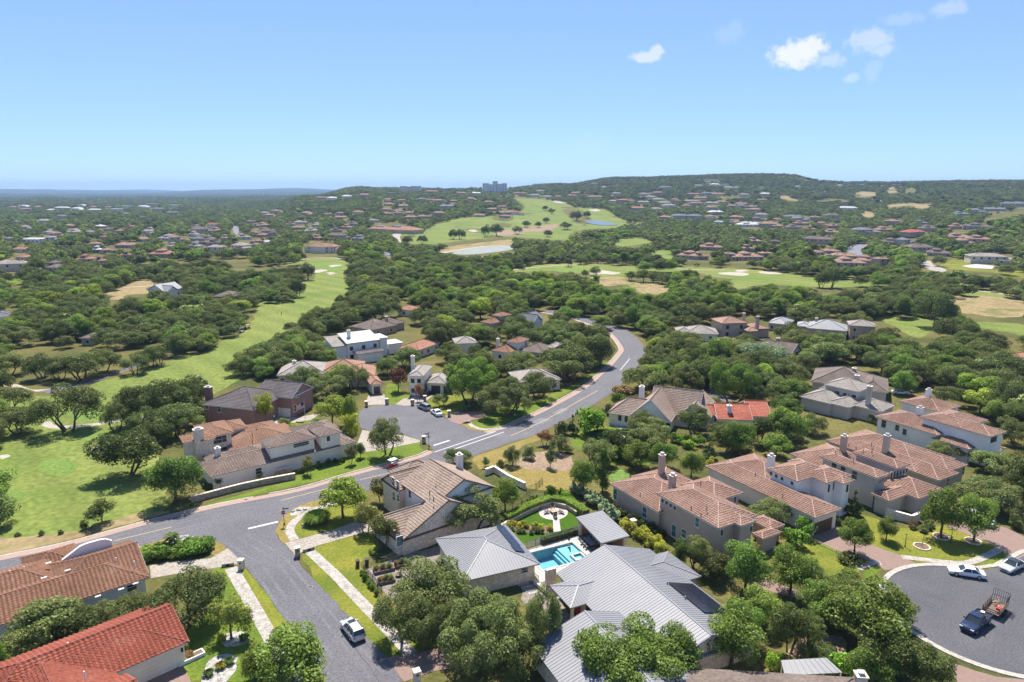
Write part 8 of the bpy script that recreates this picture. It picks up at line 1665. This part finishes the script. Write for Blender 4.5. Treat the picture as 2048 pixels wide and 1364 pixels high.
# stepping stones by the pool house gate
t=None
for i in range(4):
    g=at(S7(850+32*i,765+26*i)); sheetp=[g+Vector((math.cos(_pa) *a-math.sin(_pa) *b,math.sin(_pa) *a+math.cos(_pa) *b,0)) for a,b in ((-.9,-.28),(.9,-.28),(.9,.28),(-.9,.28))]
    o=sheet('stepping_stone',sheetp,.075,'walk',kind='thing',thick=.05); tag(o,'%s stepping stone slab from the pool house window' % ORD[i],'paving slab')
# clipped hedge garden and fountain
g=at(R7(1698,690)); FC=Vector((g.x,g.y,0)); t=thing('fountain','white tiered fountain in the clipped hedge garden','fountain',FC+Vector((0,0,.02)))
MB().tube((0,0,0),(0,0,.45),1.7,1.7,20).build('basin','trim_white',t); MB().tube((0,0,.452),(0,0,.47),1.45,1.45,20).build('water','pond',t); MB().tube((0,0,.4),(0,0,1.1),.2,.14,10).build('stem','trim_white',t); MB().tube((0,0,1.1),(0,0,1.3),.25,.75,14).build('upper_bowl','trim_white',t); MB().tube((0,0,1.3),(0,0,1.9),.12,.05,8).build('finial','trim_white',t)
def hedge_mesh(pts,wd,hgt,dens_=130,leaf=.16,lm='hedge',seed=1):
    rng=np.random.default_rng(seed); P_,N_=[],[]
    for a,b in zip(pts,pts[1:]):
        d=b-a; L=d.length; d=d/max(L,1e-6); nrm=Vector((-d.y,d.x,0)); n=int(L*(wd+2*hgt) *dens_)
        for _ in range(n):
            s=rng.uniform(0,L); k=rng.uniform(0,wd+2*hgt); j=rng.normal(0,.04)
            if k < wd:P_.append(a+d*s+nrm*(k-wd/2) +Vector((0,0,hgt+j))); N_.append((0,0,1))
            elif k < wd+hgt:P_.append(a+d*s+nrm*(wd/2+j) +Vector((0,0,k-wd))); N_.append(tuple(nrm))
            else:P_.append(a+d*s-nrm*(wd/2+j) +Vector((0,0,k-wd-hgt))); N_.append(tuple(-nrm))
    N_=np.array(N_) *.8+rng.normal(size=(len(P_),3)) *.4
    return leafcloud(np.array([tuple(p) for p in P_]),N_,leaf,rng,'hedge',LEAF[lm])
def hedge(nm,lab,pts,wd,hgt,**k):
    o=pts[0]; t=thing(nm,lab,'hedge',Vector((o.x,o.y,0))); q=[p-Vector((o.x,o.y,0)) for p in pts]; link('foliage',hedge_mesh([Vector((p.x,p.y,0)) for p in q],wd,hgt,**k),t)
    core=MB()
    for a,b in zip(q,q[1:]):core.bar((a.x,a.y,hgt*.46),(b.x,b.y,hgt*.46),wd*.8,hgt*.9)
    core.build('branches','bark',t); return t
WHERE='right upper left lower'.split()
for ri,(r0,rn) in enumerate(((3.2,'inner'),(4.9,'outer'))):
    for qd in range(4):
        a0=qd*math.pi/2+.22; pts=[FC+Vector((math.cos(a0+(math.pi/2-.44) *i/6) *r0*1.5,math.sin(a0+(math.pi/2-.44) *i/6) *r0,0)) for i in range(7)]
        hedge('clipped_hedge','%s clipped hedge arc %s the white fountain' % (rn,('right behind','left behind','left in front of','right in front of')[qd]),pts,.7,.75,seed=ri*4+qd)
hedge('low_hedge','low hedge behind the glazed pool fence',[at(p) for p in (S7(1010,400),S7(1180,350),S7(1345,300))],1.0,1.0,seed=32,lm='cedar')
hedge('tall_hedge','dense green hedge along the curved retaining wall',[at(p) for p in (S7(690,210),S7(860,120),S7(980,70),S7(1100,30),S7(1240,50),S7(1360,120),S7(1420,160))],1.5,1.5,seed=33,lm='bright',leaf=.24,dens_=80)
hedge('low_hedge','clipped hedge at the corner of the tall elm lawn',[at(p) for p in (R7(470,480),R7(520,470),R7(555,455))],1.6,.9,seed=34)
def row(sp,pts,n,r,h,lab,nm,grp,jit=.5):
    L=dens([at(p) for p in pts],.4); rr2=random.Random(n)
    for i in range(n):
        p=L[int((i+.5) /n*(len(L) -1))]; Lp,R0,h0=PROTO[sp]; s=rr2.uniform(.85,1.2)
        o=thing(nm,('%s %s' % (ORD[i] if i < 20 else 'last',lab)),'bush',(p.x+rr2.uniform(-jit,jit),p.y+rr2.uniform(-jit,jit),0),rr2.uniform(0,6.28),grp); o.scale=(r*s/R0,r*s/R0,h*s/h0); cm,tm=Lp[i % len(Lp)]; link('stem',tm,o); link('foliage',cm,o)
row('bush',[R1(975,540),R1(1100,525),R1(1250,505),R1(1430,480)],12,1.7,2.0,'juniper bush from the left in the thick hedge behind the brown roof','juniper_bush','juniper hedge',.7)
row('bush',[R1(985,505),R1(1120,490),R1(1270,468),R1(1440,448)],12,1.5,1.8,'juniper bush from the left along the back of the thick hedge','juniper_bush','juniper hedge back',.5)
row('bush_blue',[R3(480,70),R3(560,120),R3(660,190),R3(800,290)],14,1.5,2.9,'blue-green cypress from the top in the row above the pavilion','cypress_shrub','blue-green cypress row')
row('bush_gold',[R3(830,320),R3(920,380),R3(1030,450),R3(1130,530)],13,1.15,1.9,'golden bush from the top in the row right of the pavilion','golden_bush','golden bush row')
row('bush_gold',[S7(720,235),S7(850,250),S7(980,258),S7(1100,268)],9,.75,1.1,'flowering shrub from the left in the artificial lawn bed','flowering_shrub','bed shrubs')
row('bush_olive',[S7(770,285),S7(930,300),S7(1060,300)],7,.6,.9,'low shrub from the left along the front of the lawn bed','low_shrub','bed front shrubs')
row('topiary',[D1(1930,770),R7(970,1235),R7(1030,1195),R7(1088,1160)],5,.6,1.6,'clipped cone from the left by the iron fence','topiary_bush','clipped cones',.1)
row('bush_dark',[D2(60,800),D2(200,900),D2(330,960),D2(520,1060),D2(640,1110)],13,.75,1.3,'dark shrub from the left along the tan stucco wall','foundation_shrub','tan wall shrubs',.2)
row('bush',[R2(760,640),R2(810,720),R2(870,790)],10,.45,.9,'green shrub from the top outside the kitchen garden fence','garden_shrub','kitchen garden shrubs',.15)
row('bush_bright',[R7(1240,1120),R7(1320,1190),R7(1430,1290)],8,1.0,1.7,'bright bush from the top beside the round patio','bright_bush','bright patio bushes',.3)
row('bush',[S1(480,620),S1(560,640),S1(700,660)],6,1.2,2.2,'green bush from the left below the pale oak','garden_bush','pale oak bushes',.6)
row('bush_olive',[R4(1270,330),R4(1340,350),R4(1420,300)],7,.65,.9,'round shrub from the left before the courtyard wall','round_shrub','courtyard shrubs',.4)
row('bush',[D5(360,820),D5(420,830),D5(520,810)],5,.6,1.0,'low shrub from the left at the low end of the cream house','low_shrub','cream house shrubs',.3)
row('bush_red',[R1(1270,1190),R1(1300,1215)],2,.5,.8,'red-flowered plant in the white planter by the cream garage','flowering_plant','garage planter plants',.1)
row('bush_bright',[S2(480,500),S2(560,470),S2(600,420)],6,1.2,2.0,'bright bush from the left below the grey hip roofs','bright_bush','bright bushes below the hip roofs',.6)
# ornamental grass clump
def tuft(nm,lab,p,r,h,n,lm,seed,cat='grass clump'):
    rng=np.random.default_rng(seed); g=at(p); mb=MB()
    for i in range(n):
        a=rng.uniform(0,6.28); q=r*math.sqrt(rng.uniform(0,1)) *.55; b=Vector((q*math.cos(a),q*math.sin(a),0)); o=r*rng.uniform(.25,.6); hh_=h*rng.uniform(.6,1); s=Vector((-math.sin(a),math.cos(a),0)) *.05
        m=b+Vector((o*.5*math.cos(a),o*.5*math.sin(a),hh_)); e=b+Vector((o*math.cos(a),o*math.sin(a),hh_*.75)); mb.add([b-s,b+s,m+s,m-s,e],[(0,1,2,3),(3,2,4)])
    t=thing(nm,lab,cat,Vector((g.x,g.y,.04))); mb.build('blades',LEAF[lm],t,kind='stuff'); return t
tuft('ornamental_grass','big dark green clump of ornamental grass on the corner lawn',R2(455,285),2.6,1.7,2600,'hedge',1)
for i,(p,lab) in enumerate(((R1(1410,1320),'left spiky plant in the white gravel bed'),(R1(1490,1270),'middle spiky plant in the white gravel bed'),(R1(1550,1240),'right spiky plant in the white gravel bed'),(R1(1500,1085),'left spiky plant under the weeping tree'),(R1(1650,1080),'right spiky plant under the weeping tree'))):tuft('spiky_plant',lab,p,.8,.7,160,'golden' if i % 2 else 'conifer',10+i,'plant')
# palm
g=at(R1(1163,470)); t=thing('palm_tree','small fan palm on the white rock bed','palm tree',Vector((g.x,g.y,.04))); dep=g.y*math.cos(TH) +H*math.sin(TH); ph=(470-375) /3.377/FPX*dep; MB().tube((0,0,0),(.1,0,ph),.16,.12,8).build('trunk','bark',t); mb=MB()
for i in range(26):
    a=i*2.4; up=.9-i*.055; L=1.3; d=Vector((math.cos(a),math.sin(a),up)).normalized(); s=Vector((-math.sin(a),math.cos(a),0)); b=Vector((.1,0,ph)); m=b+d*L*.55; e=b+d*L-Vector((0,0,.35))
    mb.add([b,m+s*.32,e,m-s*.32],[(0,1,2,3)])
    for k in (-.5,.5):mb.add([m+s*.3*k,e+s*k*.9,e+s*k*.5-Vector((0,0,.1))],[(0,1,2)])
mb.build('fronds',LEAF['conifer'],t)
# manhole covers
for p,lab in ((R6(592,1088),'dark manhole cover on the brick strip below the cream house'),(R2(405,722),'round manhole cover in the side street'),(R7(255,625),'manhole cover in the left turning circle'),(R4(1170,715),'pale manhole cover near the dark turning circle kerb')):
    g=at(p); t=thing('manhole_cover',lab,'manhole cover',Vector((g.x,g.y,.036))); MB().tube((0,0,0),(0,0,.012),.42,.42,16).build('frame','concrete',t); MB().tube((0,0,.0125),(0,0,.02),.34,.34,16).build('lid','iron',t)
# boulders
def boulder(lab,p,r,seed):
    rng=random.Random(seed); g=at(p); bm=bmesh.new(); bmesh.ops.create_icosphere(bm,subdivisions=2,radius=r)
    for v in bm.verts:v.co *= rng.uniform(.82,1.12); v.co.z=v.co.z*.62+r*.25
    me=bpy.data.meshes.new('boulder'); bm.to_mesh(me); bm.free(); me.materials.append(MT['rockbed']); o=link('boulder',me); o.location=(g.x,g.y,.05); o.scale=(rng.uniform(1,1.6),1,1); o.rotation_euler=(0,0,rng.uniform(0,3)); tag(o,lab,'boulder')
for i,p in enumerate((R1(1195,405),R1(1225,398),R1(1255,392),R1(1285,405),R1(1240,415))):boulder('%s pale boulder from the left beside the small palm' % ORD[[0,2,3,4,1][i]] if i != 4 else 'low pale boulder in front of the palm rock bed',p,.55,i)
for i,p in enumerate((R2(290,215),R2(330,205),R2(370,200))):boulder('%s boulder from the left at the stop sign rock bed' % ORD[i],p,.4,20+i)
# white planter beside the cream garage door
g=at(R1(1290,1210)); t=thing('planter_box','white planter box beside the cream garage door','planter',Vector((g.x,g.y,.04)),math.radians(44)); mb=MB()
for a in ((-1.6,1.6,-.6,-.45),(-1.6,1.6,.45,.6),(-1.6,-1.45,-.44,.44),(1.45,1.6,-.44,.44)):mb.box(*a,0,.45)
mb.build('frame','trim_white',t); MB().box(-1.45,1.45,-.45,.45,0,.4).build('soil','mulch',t)
# tree-base stone rings on the lamp-post lawn
for p,lab in ((R4(1465,385),'white stone ring under the left lawn tree'),(R4(1680,415),'white stone ring under the right lawn tree'),(R4(1335,452),'white stone ring round the bare sapling')):
    g=at(p); t=thing('stone_ring',lab,'edging',Vector((g.x,g.y,.02))); mb=MB(); n=14
    for i in range(n):
        a=2*math.pi*i/n; b=a+2*math.pi/n*.86; MB().bar((1.2*math.cos(a),1.2*math.sin(a),.08),(1.2*math.cos(b),1.2*math.sin(b),.08),.2,.16).build('edging_stone','stone_pale',t)
    MB().tube((0,0,0),(0,0,.03),1.12,1.12,16).build('mulch','mulch',t)
g=at(R4(1335,452)); t=thing('sapling','bare staked sapling on the lamp-post lawn','tree',Vector((g.x,g.y,.02))); MB().tube((0,0,0),(.1,0,2.1),.05,.03,6).build('trunk','bark',t)
for i in range(5):MB().tube((.04+.01*i,0,.9+.25*i),(.4*math.cos(i*2.2),.4*math.sin(i*2.2),1.4+.25*i),.02,.008,5).build('branch','bark',t)
